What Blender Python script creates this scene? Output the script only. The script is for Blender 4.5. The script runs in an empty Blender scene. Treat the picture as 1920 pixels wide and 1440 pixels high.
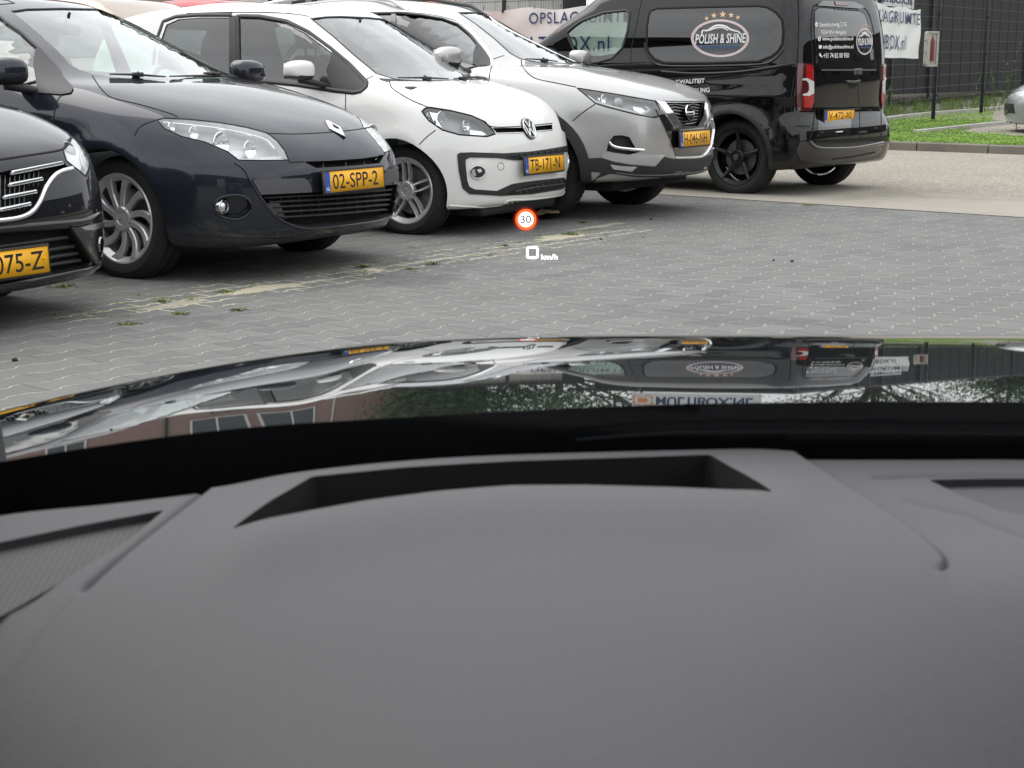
import bpy, bmesh, math, random
import numpy as np
from mathutils import Vector, Matrix
import mathutils.geometry as mgeo
from math import radians as R, sin, cos, pi, atan, atan2, sqrt
random.seed(3); np.random.seed(3)
S = bpy.context.scene
COL = S.collection
# ---------------------------------------------------------------- camera
F, YH, H = 2800.0, 138.0, 1.02
PITCH = atan((720 - YH) / F)
cd = bpy.data.cameras.new('camera'); cam = bpy.data.objects.new('camera', cd); COL.objects.link(cam)
cam.location = (0, 0, H); cam.rotation_euler = (pi / 2 - PITCH, 0, 0)
cd.sensor_width = 36; cd.sensor_fit = 'HORIZONTAL'; cd.lens = F / 1920 * 36
cd.clip_start = 0.05; cd.clip_end = 2000
cd.dof.use_dof = True; cd.dof.focus_distance = 9.0; cd.dof.aperture_fstop = 23.0
S.camera = cam
# ---------------------------------------------------------------- light: overcast day
SUN_EL, SUN_ROT = R(52), R(-60)
w = bpy.data.worlds.new("World"); S.world = w; w.use_nodes = True
nt = w.node_tree; nt.nodes.clear()
out = nt.nodes.new('ShaderNodeOutputWorld'); bg = nt.nodes.new('ShaderNodeBackground')
sky = nt.nodes.new('ShaderNodeTexSky'); sky.sky_type = 'NISHITA'; sky.sun_disc = False
sky.sun_elevation = SUN_EL; sky.sun_rotation = SUN_ROT; sky.dust_density = 4.0; sky.air_density = 1.0; sky.ozone_density = 1.0
bw = nt.nodes.new('ShaderNodeRGBToBW'); mixs = nt.nodes.new('ShaderNodeMix'); mixs.data_type = 'RGBA'
tc = nt.nodes.new('ShaderNodeTexCoord'); mp = nt.nodes.new('ShaderNodeMapping'); mp.inputs['Scale'].default_value = (1, 1, 2.6)
nz = nt.nodes.new('ShaderNodeTexNoise'); nz.inputs['Scale'].default_value = 2.2; nz.inputs['Detail'].default_value = 5; nz.inputs['Roughness'].default_value = .55
cr = nt.nodes.new('ShaderNodeValToRGB')
cr.color_ramp.elements[0].position = .3; cr.color_ramp.elements[0].color = (9.0, 9.2, 9.4, 1)
cr.color_ramp.elements[1].position = .72; cr.color_ramp.elements[1].color = (13.5, 13.6, 13.6, 1)
L = nt.links
L.new(tc.outputs['Generated'], mp.inputs[0]); L.new(mp.outputs[0], nz.inputs['Vector']); L.new(nz.outputs['Fac'], cr.inputs[0])
mixs.inputs[0].default_value = .84
L.new(sky.outputs[0], mixs.inputs[6]); L.new(cr.outputs[0], mixs.inputs[7]); L.new(mixs.outputs[2], bg.inputs[0])
bg.inputs[1].default_value = 0.13
# overcast sky: brighter overhead than at the horizon
sxyz = nt.nodes.new('ShaderNodeSeparateXYZ'); L.new(tc.outputs['Generated'], sxyz.inputs[0])
mrz = nt.nodes.new('ShaderNodeMapRange'); mrz.inputs[3].default_value = .88; mrz.inputs[4].default_value = 1.22; L.new(sxyz.outputs['Z'], mrz.inputs[0])
vm = nt.nodes.new('ShaderNodeVectorMath'); vm.operation = 'SCALE'; L.new(mixs.outputs[2], vm.inputs[0]); L.new(mrz.outputs[0], vm.inputs['Scale']); L.new(vm.outputs[0], bg.inputs[0])
L.new(bg.outputs[0], out.inputs[0])
sd = bpy.data.lights.new('sun', 'SUN'); sun = bpy.data.objects.new('sun', sd); COL.objects.link(sun)
sd.energy = .9; sd.angle = R(45); sd.color = (1, .97, .93)
_sv = Vector((sin(SUN_ROT) * cos(SUN_EL), cos(SUN_ROT) * cos(SUN_EL), sin(SUN_EL)))
sun.rotation_euler = _sv.to_track_quat('Z', 'Y').to_euler()
S.view_settings.view_transform = 'Standard'; S.view_settings.look = 'None'
S.view_settings.exposure = 0.2; S.view_settings.gamma = 1.0; S.view_settings.use_curve_mapping = False
S.render.engine = 'CYCLES'; S.cycles.use_denoising = True
S.cycles.max_bounces = 8; S.cycles.transparent_max_bounces = 16; S.cycles.caustics_reflective = False; S.cycles.caustics_refractive = False
# ---------------------------------------------------------------- pixel -> ray / ground
FW = np.array([0, cos(PITCH), -sin(PITCH)]); UP = np.array([0, sin(PITCH), cos(PITCH)]); CAMP = np.array([0, 0, H])
def ray(px, py):
    px = np.asarray(px, float); py = np.asarray(py, float)
    u = (px - 960) / F; v = -(py - 720) / F
    return u[..., None] * np.array([1., 0, 0]) + FW + v[..., None] * UP
def gp(px, py, z=0.0):
    d = ray(px, py); t = (z - H) / d[2]; p = CAMP + d * t
    return Vector((p[0], p[1], z))
def at(px, py, Y):
    d = ray(px, py); p = CAMP + d * (Y / d[1]); return Vector(p)
# ---------------------------------------------------------------- materials
MATS = {}
def new_mat(name):
    m = bpy.data.materials.new(name); m.use_nodes = True; MATS[name] = m
    return m, m.node_tree, m.node_tree.nodes['Principled BSDF']
def mat(name, col, rough=.5, metal=0, coat=0, spec=.5, emit=None, es=0, noise=0, bump=0, nscale=40, croft=.03):
    m, t, b = new_mat(name)
    b.inputs['Base Color'].default_value = (*col, 1); b.inputs['Roughness'].default_value = rough; b.inputs['Metallic'].default_value = metal
    b.inputs['Coat Weight'].default_value = coat; b.inputs['Coat Roughness'].default_value = croft; b.inputs['Specular IOR Level'].default_value = spec
    if emit: b.inputs['Emission Color'].default_value = (*emit, 1); b.inputs['Emission Strength'].default_value = es
    if noise or bump:
        c = t.nodes.new('ShaderNodeTexCoord'); n = t.nodes.new('ShaderNodeTexNoise'); n.inputs['Scale'].default_value = nscale; n.inputs['Detail'].default_value = 4
        t.links.new(c.outputs['Object'], n.inputs['Vector'])
        if noise:
            mx = t.nodes.new('ShaderNodeMix'); mx.data_type = 'RGBA'
            mx.inputs[6].default_value = (*[v * (1 - noise) for v in col], 1); mx.inputs[7].default_value = (*[min(1, v * (1 + noise)) for v in col], 1)
            t.links.new(n.outputs['Fac'], mx.inputs[0]); t.links.new(mx.outputs[2], b.inputs['Base Color'])
        if bump:
            bp = t.nodes.new('ShaderNodeBump'); bp.inputs['Strength'].default_value = bump; bp.inputs['Distance'].default_value = .003
            t.links.new(n.outputs['Fac'], bp.inputs['Height']); t.links.new(bp.outputs[0], b.inputs['Normal'])
    return m
def paint(name, col, metal=.0, rough=.35, dust=.05):
    """car paint: base under clear coat, a slight road dust towards the sills in the object's own space"""
    m, t, b = new_mat(name)
    b.inputs['Metallic'].default_value = metal; b.inputs['Roughness'].default_value = rough
    b.inputs['Coat Weight'].default_value = 1; b.inputs['Coat Roughness'].default_value = .02; b.inputs['Specular IOR Level'].default_value = 0.
    c = t.nodes.new('ShaderNodeTexCoord'); n = t.nodes.new('ShaderNodeTexNoise'); n.inputs['Scale'].default_value = 3.5; n.inputs['Detail'].default_value = 6
    t.links.new(c.outputs['Object'], n.inputs['Vector'])
    sx = t.nodes.new('ShaderNodeSeparateXYZ'); t.links.new(c.outputs['Object'], sx.inputs[0])
    mr = t.nodes.new('ShaderNodeMapRange'); mr.inputs[1].default_value = .6; mr.inputs[2].default_value = .15; mr.inputs[3].default_value = .15; mr.inputs[4].default_value = 1
    t.links.new(sx.outputs['Z'], mr.inputs[0])
    mu = t.nodes.new('ShaderNodeMath'); mu.operation = 'MULTIPLY'; t.links.new(mr.outputs[0], mu.inputs[0]); t.links.new(n.outputs['Fac'], mu.inputs[1])
    mu2 = t.nodes.new('ShaderNodeMath'); mu2.operation = 'MULTIPLY'; mu2.inputs[1].default_value = dust * 2; t.links.new(mu.outputs[0], mu2.inputs[0])
    mx = t.nodes.new('ShaderNodeMix'); mx.data_type = 'RGBA'; mx.inputs[6].default_value = (*col, 1); mx.inputs[7].default_value = (.2, .185, .16, 1)
    t.links.new(mu2.outputs[0], mx.inputs[0]); t.links.new(mx.outputs[2], b.inputs['Base Color'])
    ad = t.nodes.new('ShaderNodeMath'); ad.operation = 'MULTIPLY_ADD'; ad.inputs[1].default_value = dust * 1.2; ad.inputs[2].default_value = .015
    t.links.new(mu.outputs[0], ad.inputs[0]); t.links.new(ad.outputs[0], b.inputs['Coat Roughness'])
    return m
def glass(name, tint, refl=1.0, rough=.0):
    m, t, b = new_mat(name); t.nodes.remove(b); o = t.nodes['Material Output']
    tr = t.nodes.new('ShaderNodeBsdfTransparent'); tr.inputs[0].default_value = (*tint, 1)
    gl = t.nodes.new('ShaderNodeBsdfGlossy'); gl.inputs['Roughness'].default_value = rough; gl.inputs['Color'].default_value = (refl, refl, refl, 1)
    lw = t.nodes.new('ShaderNodeLayerWeight'); lw.inputs[0].default_value = .5
    pw = t.nodes.new('ShaderNodeMath'); pw.operation = 'POWER'; pw.inputs[1].default_value = 3.2; t.links.new(lw.outputs['Facing'], pw.inputs[0])
    fr = t.nodes.new('ShaderNodeMath'); fr.operation = 'MULTIPLY_ADD'; fr.inputs[1].default_value = .9; fr.inputs[2].default_value = .09; t.links.new(pw.outputs[0], fr.inputs[0])
    mx = t.nodes.new('ShaderNodeMixShader'); t.links.new(fr.outputs[0], mx.inputs[0]); t.links.new(tr.outputs[0], mx.inputs[1]); t.links.new(gl.outputs[0], mx.inputs[2])
    t.links.new(mx.outputs[0], o.inputs[0])
    return m
# ---------------------------------------------------------------- object helpers
def empty(name, label=None, cat=None, loc=(0, 0, 0), rz=0, group=None, kind=None, parent=None):
    o = bpy.data.objects.new(name, None); COL.objects.link(o); o.location = loc; o.rotation_euler = (0, 0, rz); o.empty_display_size = .2
    if parent: o.parent = parent
    tag(o, label, cat, group, kind); return o
def tag(o, label=None, cat=None, group=None, kind=None):
    if label: o['label'] = label
    if cat: o['category'] = cat
    if group: o['group'] = group
    if kind: o['kind'] = kind
    return o
def build(name, V, Fc, mats, parent=None, N=None, mi=None, smooth=True, auto=None):
    """one mesh object; N = per-vertex normals (custom)"""
    me = bpy.data.meshes.new(name); V = np.asarray(V, float)
    me.from_pydata([tuple(v) for v in V], [], [tuple(int(i) for i in f) for f in Fc])
    if not isinstance(mats, (list, tuple)): mats = [mats]
    for m in mats: me.materials.append(MATS[m] if isinstance(m, str) else m)
    if mi is not None: me.polygons.foreach_set('material_index', np.asarray(mi, dtype=np.int32))
    me.polygons.foreach_set('use_smooth', np.full(len(me.polygons), bool(smooth)))
    me.update()
    if auto is not None: me.set_sharp_from_angle(angle=R(auto))
    if N is not None: me.normals_split_custom_set_from_vertices([tuple(n) for n in N])
    o = bpy.data.objects.new(name, me); COL.objects.link(o)
    if parent: o.parent = parent
    return o
class MB:
    """collects simple shapes into one mesh"""
    def __init__(s): s.V = []; s.F = []; s.M = []; s.k = 0
    def add(s, V, Fc, m=None):
        n = len(s.V); s.V += [tuple(v) for v in V]; s.F += [tuple(int(i) + n for i in f) for f in Fc]; s.M += [s.k if m is None else m] * len(Fc); return s
    def box(s, c, d, rot=None, bev=0, taper=1.0, m=None):
        x, y, z = [v / 2 for v in d]
        if bev <= 0:
            P = [(a * x * (taper if k > 0 else 1), b * y * (taper if k > 0 else 1), k * z) for k in (-1, 1) for a, b in ((-1, -1), (1, -1), (1, 1), (-1, 1))]
            Q = [(0, 3, 2, 1), (4, 5, 6, 7), (0, 1, 5, 4), (1, 2, 6, 5), (2, 3, 7, 6), (3, 0, 4, 7)]
        else:
            bm = bmesh.new(); bmesh.ops.create_cube(bm, size=1)
            for v in bm.verts:
                f = taper if v.co.z > 0 else 1
                v.co = Vector((v.co.x * 2 * x * f, v.co.y * 2 * y * f, v.co.z * 2 * z))
            bmesh.ops.bevel(bm, geom=bm.edges[:], offset=bev, segments=3, affect='EDGES', profile=.5)
            bm.verts.index_update(); P = [tuple(v.co) for v in bm.verts]; Q = [tuple(v.index for v in f.verts) for f in bm.faces]; bm.free()
        M = Matrix.Translation(c) @ (rot.to_4x4() if rot is not None else Matrix())
        return s.add([tuple(M @ Vector(p)) for p in P], Q, m)
    def tube(s, pts, r, seg=8, closed=False, cap=True, m=None):
        P = [Vector(p) for p in pts]; n = len(P); rr = r if isinstance(r, (list, tuple)) else [r] * n
        V = []; up = None
        for i, p in enumerate(P):
            a = P[(i - 1) % n] if (closed or i > 0) else p; b = P[(i + 1) % n] if (closed or i < n - 1) else p
            t = (b - a).normalized()
            if up is None: up = t.orthogonal().normalized()
            up = (up - t * up.dot(t)).normalized(); sd_ = t.cross(up)
            for k in range(seg): q = 2 * pi * k / seg; V.append(p + (up * cos(q) + sd_ * sin(q)) * rr[i])
        Q = []
        for i in range(n if closed else n - 1):
            j = (i + 1) % n
            for k in range(seg): Q.append((i * seg + k, i * seg + (k + 1) % seg, j * seg + (k + 1) % seg, j * seg + k))
        if cap and not closed: Q.append(tuple(range(seg))[::-1]); Q.append(tuple((n - 1) * seg + k for k in range(seg)))
        return s.add(V, Q, m)
    def lathe(s, prof, seg=48, axis='Y', c=(0, 0, 0), m=None, wob=None, close=False):
        """prof: list of (h, r) along axis"""
        V = []
        for i, (h, r) in enumerate(prof):
            for k in range(seg):
                a = 2 * pi * k / seg; rk = r + (wob(i, k) if wob else 0)
                q = (rk * cos(a), h, rk * sin(a)) if axis == 'Y' else (rk * cos(a), rk * sin(a), h) if axis == 'Z' else (h, rk * cos(a), rk * sin(a))
                V.append((q[0] + c[0], q[1] + c[1], q[2] + c[2]))
        Q = []; n = len(prof)
        for i in range(n if close else n - 1):
            j = (i + 1) % n
            for k in range(seg): Q.append((i * seg + k, j * seg + k, j * seg + (k + 1) % seg, i * seg + (k + 1) % seg))
        return s.add(V, Q, m)
    def prism(s, poly, h0, h1, fn, m=None):
        """poly 2-D extruded between h0 and h1, fn(u,v,h)->xyz"""
        n = len(poly); V = [fn(u, v, h0) for u, v in poly] + [fn(u, v, h1) for u, v in poly]
        Q = [tuple(range(n))[::-1], tuple(range(n, 2 * n))] + [(i, (i + 1) % n, n + (i + 1) % n, n + i) for i in range(n)]
        return s.add(V, Q, m)
    def obj(s, name, mats, parent=None, smooth=True, auto=35, fix=True):
        o = build(name, s.V, s.F, mats, parent, mi=s.M, smooth=smooth)
        if fix:
            bm = bmesh.new(); bm.from_mesh(o.data); bmesh.ops.recalc_face_normals(bm, faces=bm.faces[:]); bm.to_mesh(o.data); bm.free()
        if auto: o.data.set_sharp_from_angle(angle=R(auto))
        return o
def cat_spline(pts, closed=False, n=8):
    P = np.array(pts, float); m = len(P); o = []
    rng = range(m) if closed else range(m - 1)
    for i in rng:
        p1 = P[i]; p2 = P[(i + 1) % m]
        p0 = P[(i - 1) % m] if (closed or i > 0) else 2 * p1 - p2
        p3 = P[(i + 2) % m] if (closed or i < m - 2) else 2 * p2 - p1
        for k in range(n):
            t = k / n
            o.append(.5 * ((2 * p1) + (-p0 + p2) * t + (2 * p0 - 5 * p1 + 4 * p2 - p3) * t * t + (-p0 + 3 * p1 - 3 * p2 + p3) * t ** 3))
    if not closed: o.append(P[-1])
    return np.array(o)
def resample(pts, step, closed=False):
    P = np.array(pts, float)
    if closed: P = np.vstack([P, P[:1]])
    o = []
    for a, b in zip(P[:-1], P[1:]):
        k = max(1, int(np.ceil(np.linalg.norm(b - a) / step)))
        for i in range(k): o.append(a + (b - a) * i / k)
    if not closed: o.append(P[-1])
    return np.array(o)
def rounded(pts, r, seg=4):
    """round the corners of a closed polygon"""
    P = [np.array(p, float) for p in pts]; n = len(P); o = []
    for i in range(n):
        a, b, c = P[i - 1], P[i], P[(i + 1) % n]
        la = np.linalg.norm(a - b); lc = np.linalg.norm(c - b); q = min(r, la * .45, lc * .45)
        s = b + (a - b) / la * q; e = b + (c - b) / lc * q
        for k in range(seg + 1):
            t = k / seg; o.append((1 - t) ** 2 * s + 2 * t * (1 - t) * b + t * t * e)
    return np.array(o)
def fill2d(pts, step):
    """triangulated fill of a 2-D outline cut along a grid -> verts2d, faces, boundary edges"""
    P = np.array(pts, float)
    if np.linalg.norm(P[0] - P[-1]) < 1e-9: P = P[:-1]
    lo = P.min(0); hi = P.max(0); n = len(P); A = P; Bq = np.roll(P, -1, 0)
    nx = max(1, int((hi[0] - lo[0]) / step)); ny = max(1, int((hi[1] - lo[1]) / step)); I = []
    for j in range(ny):
        for i in range(nx):
            q = lo + (hi - lo) * np.array([(i + .5 + (.25 if j % 2 else -.25)) / nx, (j + .5) / ny])
            c = ((A[:, 1] > q[1]) != (Bq[:, 1] > q[1])); xi = A[:, 0] + (q[1] - A[:, 1]) / np.where(np.abs(Bq[:, 1] - A[:, 1]) < 1e-12, 1e-12, Bq[:, 1] - A[:, 1]) * (Bq[:, 0] - A[:, 0])
            if (c & (xi > q[0])).sum() % 2 == 0: continue
            d = Bq - A; t = np.clip(((q - A) * d).sum(1) / ((d * d).sum(1) + 1e-12), 0, 1)
            if np.sqrt(((A + d * t[:, None] - q) ** 2).sum(1)).min() > step * .35: I.append(q)
    vs = [Vector(p) for p in P] + [Vector(q) for q in I]
    r = mgeo.delaunay_2d_cdt(vs, [(i, (i + 1) % n) for i in range(n)], [], 1, step * 1e-4)
    V = np.array([(v.x, v.y) for v in r[0]]); Fc = [tuple(f) for f in r[2]]
    cnt = {}
    for f in Fc:
        for k in range(len(f)): e = (f[k], f[(k + 1) % len(f)]); cnt[e] = 1
    B = [e for e in cnt if (e[1], e[0]) not in cnt]
    used = sorted({i for f in Fc for i in f}); mp_ = {i: k for k, i in enumerate(used)}
    return V[used], [tuple(mp_[i] for i in f) for f in Fc], [(mp_[a], mp_[b]) for a, b in B]
def text2d(s, size=1.0, bold=0.0, space=1.0, align='LEFT', res=3):
    c = bpy.data.curves.new('text', 'FONT'); c.body = s; c.size = size; c.space_character = space; c.align_x = align; c.resolution_u = res
    c.offset = bold
    o = bpy.data.objects.new('text', c); COL.objects.link(o)
    dg = bpy.context.evaluated_depsgraph_get(); me = bpy.data.meshes.new_from_object(o.evaluated_get(dg))
    V = np.array([(v.co.x, v.co.y) for v in me.vertices]) if len(me.vertices) else np.zeros((0, 2)); Fc = [tuple(p.vertices) for p in me.polygons]
    bpy.data.objects.remove(o); bpy.data.curves.remove(c); bpy.data.meshes.remove(me)
    return V, Fc
def fit_text(s, w, h, bold=0.0, **k):
    """text scaled to exactly w x h, origin bottom-left"""
    V, Fc = text2d(s, 1.0, bold, **k)
    lo = V.min(0); hi = V.max(0); V = (V - lo) / (hi - lo) * np.array([w, h]); return V, Fc
# ---------------------------------------------------------------- smooth car bodies from an implicit surface
def smax(a, b, r):
    m = np.maximum(r - np.abs(a - b), 0) / r
    return np.maximum(a, b) + m * m * m * r * (1 / 6.)
def sstep(a, b, x):
    t = np.clip((x - a) / (b - a), 0, 1); return t * t * (3 - 2 * t)
s_dbg = []
def bmesh_edges(me):
    bm = bmesh.new(); bm.from_mesh(me); r = [len(e.link_faces) for e in bm.edges]; bm.free(); return r
class Tab:
    def __init__(s, pts, sm=.03, step=.004):
        P = np.array(sorted(pts), float); pad = sm * 4 + .3
        s.x = np.arange(P[0, 0] - pad, P[-1, 0] + pad, step)
        # monotone cubic
        X, Y = P[:, 0], P[:, 1]; d = np.diff(Y) / np.diff(X); m = np.zeros(len(X)); m[0] = d[0]; m[-1] = d[-1]
        for i in range(1, len(X) - 1): m[i] = 0 if d[i - 1] * d[i] <= 0 else 2 * d[i - 1] * d[i] / (d[i - 1] + d[i])
        i = np.clip(np.searchsorted(X, s.x) - 1, 0, len(X) - 2); h = X[i + 1] - X[i]; t = (s.x - X[i]) / h
        y = (2 * t ** 3 - 3 * t ** 2 + 1) * Y[i] + (t ** 3 - 2 * t ** 2 + t) * h * m[i] + (-2 * t ** 3 + 3 * t ** 2) * Y[i + 1] + (t ** 3 - t ** 2) * h * m[i + 1]
        y = np.where(s.x < X[0], Y[0] + (s.x - X[0]) * m[0], y); y = np.where(s.x > X[-1], Y[-1] + (s.x - X[-1]) * m[-1], y)
        k = int(4 * sm / step)
        if k > 0:
            g = np.exp(-.5 * (np.arange(-k, k + 1) * step / sm) ** 2); g /= g.sum()
            y = np.convolve(np.pad(y, k, mode='reflect', reflect_type='odd'), g, mode='valid')
        s.y = y; s.dy = np.gradient(y, step)
    def __call__(s, v): return np.interp(v, s.x, s.y)
    def d(s, v): return np.interp(v, s.x, s.dy)
class Car:
    def __init__(s, name, label, X, Y, az, spec, z=0):
        s.name = name; s.az = az; s.p = spec; s.root = empty(name, label, spec.get('cat', 'car'), (X, Y, z), R(90 - az), group=spec.get('group'))
        a = R(90 - az); s.R = np.array([[cos(a), -sin(a), 0], [sin(a), cos(a), 0], [0, 0, 1]]); s.o = np.array([X, Y, z])
        p = spec; s.top = Tab(p['top'], p.get('topsm', .04)); s.fr = Tab(p['front'], p.get('frsm', .025)); s.re = Tab(p['rear'], .03)
        s.W = Tab(p['W'], p.get('Wsm', .025)); s.TF = Tab(p.get('taper', [(-3.5, .06), (-2.6, .01), (-1, 0), (0, .005), (.8, .03)]), .08)
        s.GT = Tab(p.get('gtaper', [(-3.5, .12), (-2.6, .05), (-1.5, 0), (0, 0)]), .08); s.rise = Tab(p.get('rise', [(-3.2, .08), (-1.5, .03), (0, 0), (1, 0)]), .1)
        s.bot = Tab(p.get('bot', [(-3.4, .3), (-2.9, .2), (-1, .17), (.4, .17), (.9, .19)]), .05)
    def f(s, P):
        p = s.p; x, y, z = P[:, 0], P[:, 1], P[:, 2]; ay = np.abs(y)
        a1, b1 = p['nose']; c2 = p.get('cowl', .42); a3, b3 = p.get('tail', (.12, .5))
        ay6 = np.minimum(ay, 1.1) ** 6
        k = sstep(-.1, .45, x); cf = (a1 * ay ** 2 + b1 * ay6) * k + c2 * ay ** 2 * (1 - k)
        t = sstep(-1.4, -2.2, x); xt = x + cf * (1 - t) - (a3 * ay ** 2 + b3 * ay6) * t
        dt = (z - s.top(xt)) / np.sqrt(1 + s.top.d(xt) ** 2)
        for (yc, x0, x1, hh, wd) in p.get('crease', []):   # raised lines on the bonnet: (y at x0, y at x1)
            u = np.clip((x - x0) / (x1 - x0), 0, 1); yy = yc[0] + (yc[1] - yc[0]) * u
            dt = dt - hh * sstep(x0 - .1, x0 + .15, x) * sstep(x1 + .1, x1 - .15, x) * (1 / (1 + np.exp((ay - yy) / wd)))
        df = (xt - s.fr(z)) / np.sqrt(1 + s.fr.d(z) ** 2)
        dr = (s.re(z) - xt) / np.sqrt(1 + s.re.d(z) ** 2)
        d = smax(dt, df, p.get('rf', .14)); d = smax(d, dr, p.get('rr', .16))
        zz = z - s.rise(x)
        wz = s.W(zz) - s.TF(x) - s.GT(x) * sstep(.7, 1.15, z)
        for xw in (0, -p['wb']):
            dd = np.sqrt((x - xw) ** 2 + (z - p['rw']) ** 2); ra = p['ra']
            wz = wz + p.get('flare', .014) * np.exp(-((dd - ra - .01) / .07) ** 2) * sstep(.0, .25, z)
        for (xa, za, xb, zb, hh, wd) in p.get('sidelines', []):
            u = (x - xa) / (xb - xa); zl = za + (zb - za) * u
            wz = wz + hh * np.exp(-((z - zl) / wd) ** 2) * sstep(-.05, .15, u) * sstep(1.05, .85, u)
        dsd = (ay - wz) / np.sqrt(1 + s.W.d(zz) ** 2)
        r2 = p.get('rh', .2) + (p.get('rg', .12) - p.get('rh', .2)) * sstep(.85, 1.15, z)
        r2 = np.where(z < .7, np.maximum(.06, r2 * sstep(.35, .7, z)), r2)
        d = smax(d, dsd, r2)
        return smax(d, s.bot(x) - z, .06)
    def grad(s, P, h=.004):
        g = np.zeros_like(P)
        for i in range(3):
            e = np.zeros(3); e[i] = h; g[:, i] = s.f(P + e) - s.f(P - e)
        return g / (np.linalg.norm(g, axis=1, keepdims=True) + 1e-12)
    def loc(s, W): return (np.asarray(W) - s.o) @ s.R
    def rays(s, pts, mode):
        P = np.asarray(pts, float)
        if mode == 'px':
            o = np.tile(s.loc(CAMP), (len(P), 1)); d = ray(P[:, 0], P[:, 1]) @ s.R; d /= np.linalg.norm(d, axis=1, keepdims=True)
            t0 = max(0, np.linalg.norm(s.loc(CAMP) - np.array([-.6, 0, .6])) - 3.6)
            return o + d * t0, d, 7.0
        n = len(P); z = np.zeros(n)
        if mode == 'R': return np.stack([P[:, 0], z - 1.6, P[:, 1]], 1), np.tile([0., 1, 0], (n, 1)), 1.6
        if mode == 'L': return np.stack([P[:, 0], z + 1.6, P[:, 1]], 1), np.tile([0., -1, 0], (n, 1)), 1.6
        if mode == 'F': return np.stack([z + 2., P[:, 0], P[:, 1]], 1), np.tile([-1., 0, 0], (n, 1)), 3.
        if mode == 'B': return np.stack([z - 5.5, P[:, 0], P[:, 1]], 1), np.tile([1., 0, 0], (n, 1)), 3.5
        if mode == 'T': return np.stack([P[:, 0], P[:, 1], z + 2.2], 1), np.tile([0., 0, -1], (n, 1)), 2.
    def hit(s, pts, mode):
        o, d, L_ = s.rays(pts, mode); n = len(o); st = .025; K = int(L_ / st)
        ts = np.arange(K) * st; Q = o[:, None, :] + d[:, None, :] * ts[None, :, None]
        f = np.empty((n, K)); 
        for i in range(0, n, 400): f[i:i + 400] = s.f(Q[i:i + 400].reshape(-1, 3)).reshape(-1, K)
        neg = f < 0; has = neg.any(1); i1 = np.where(has, neg.argmax(1), f.argmin(1)); i0 = np.maximum(i1 - 1, 0)
        a = ts[i0]; b = ts[i1]
        for _ in range(14):
            m = (a + b) / 2; fm = s.f(o + d * m[:, None]); ins = fm < 0; b = np.where(ins, m, b); a = np.where(ins, a, m)
        P = o + d * np.where(has, (a + b) / 2, ts[f.argmin(1)])[:, None]
        if (~has).any():
            for _ in range(4):
                g = s.grad(P[~has]); P[~has] = P[~has] - g * s.f(P[~has])[:, None]
        return P
    def xz(s, pts): return [(float(v[0]), float(v[2])) for v in s.hit(np.array(pts, float), 'px')]
    # -- meshes on the surface
    def _fin(s, name, V, Fc, m, N, mirror, parent):
        o1 = build(name, V, Fc, m, parent or s.root, N=N); r = [o1]
        if mirror:
            V2 = V * [1, -1, 1]; N2 = N * [1, -1, 1]
            r.append(build(name, V2, [f[::-1] for f in Fc], m, parent or s.root, N=N2))
        return r
    def mesh_on(s, V2, Fc, B, mode, off, skirt, step=None):
        P = s.hit(V2, mode); G = s.grad(P); V = P + G * off; N = G.copy()
        f0 = Fc[0]; nn = np.cross(V[f0[1]] - V[f0[0]], V[f0[2]] - V[f0[0]])
        flip = 0.
        for f_ in Fc[:60]: flip += np.dot(np.cross(V[f_[1]] - V[f_[0]], V[f_[2]] - V[f_[0]]), G[f_[0]])
        flip = flip < 0
        Fc = [f_[::-1] for f_ in Fc] if flip else list(Fc)
        if skirt and B:
            bi = sorted({i for e in B for i in e}); m = {i: k for k, i in enumerate(bi)}; n0 = len(V); nb = len(bi)
            cen = V[bi].mean(0); Ob = V[bi] - cen; Ob -= G[bi] * np.sum(Ob * G[bi], 1, keepdims=True); Ob /= np.linalg.norm(Ob, axis=1, keepdims=True) + 1e-9
            V = np.vstack([V, V[bi], V[bi] - G[bi] * skirt]); N = np.vstack([N, Ob, Ob])
            for a, b in B:
                q = (n0 + m[b], n0 + m[a], n0 + nb + m[a], n0 + nb + m[b]); Fc.append(q[::-1] if flip else q)
        return V, Fc, N
    def patch(s, name, m, pts, mode='px', off=.002, skirt=.006, step=None, smooth=0, mirror=True, parent=None, rnd=0):
        if rnd: pts = rounded(pts, rnd)
        if smooth: pts = cat_spline(pts, True, smooth)
        step = step or (10 if mode == 'px' else .035)
        pts = resample(pts, step, True)
        V2, Fc, B = fill2d(pts, step); V, Fc, N = s.mesh_on(V2, Fc, B, mode, off, skirt)
        return s._fin(name, V, Fc, m, N, mirror, parent)
    def sweep(s, name, m, pts, w_=.006, t_=.004, off=.001, mode='px', closed=False, smooth=6, mirror=True, parent=None, step=None, taper=False):
        if smooth and len(pts) > 2: pts = cat_spline(pts, closed, smooth)
        pts = resample(pts, step or (7 if mode == 'px' else .03), closed)
        P = s.hit(pts, mode); G = s.grad(P); n = len(P); V = []; N = []
        T = np.roll(P, -1, 0) - np.roll(P, 1, 0)
        if not closed: T[0] = P[1] - P[0]; T[-1] = P[-1] - P[-2]
        T /= np.linalg.norm(T, axis=1, keepdims=True) + 1e-9; Bn = np.cross(G, T); Bn /= np.linalg.norm(Bn, axis=1, keepdims=True) + 1e-9
        prof = [(-.5, -1), (-.5, .4), (-.36, .85), (0, 1), (.36, .85), (.5, .4), (.5, -1)]; k = len(prof)
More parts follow.
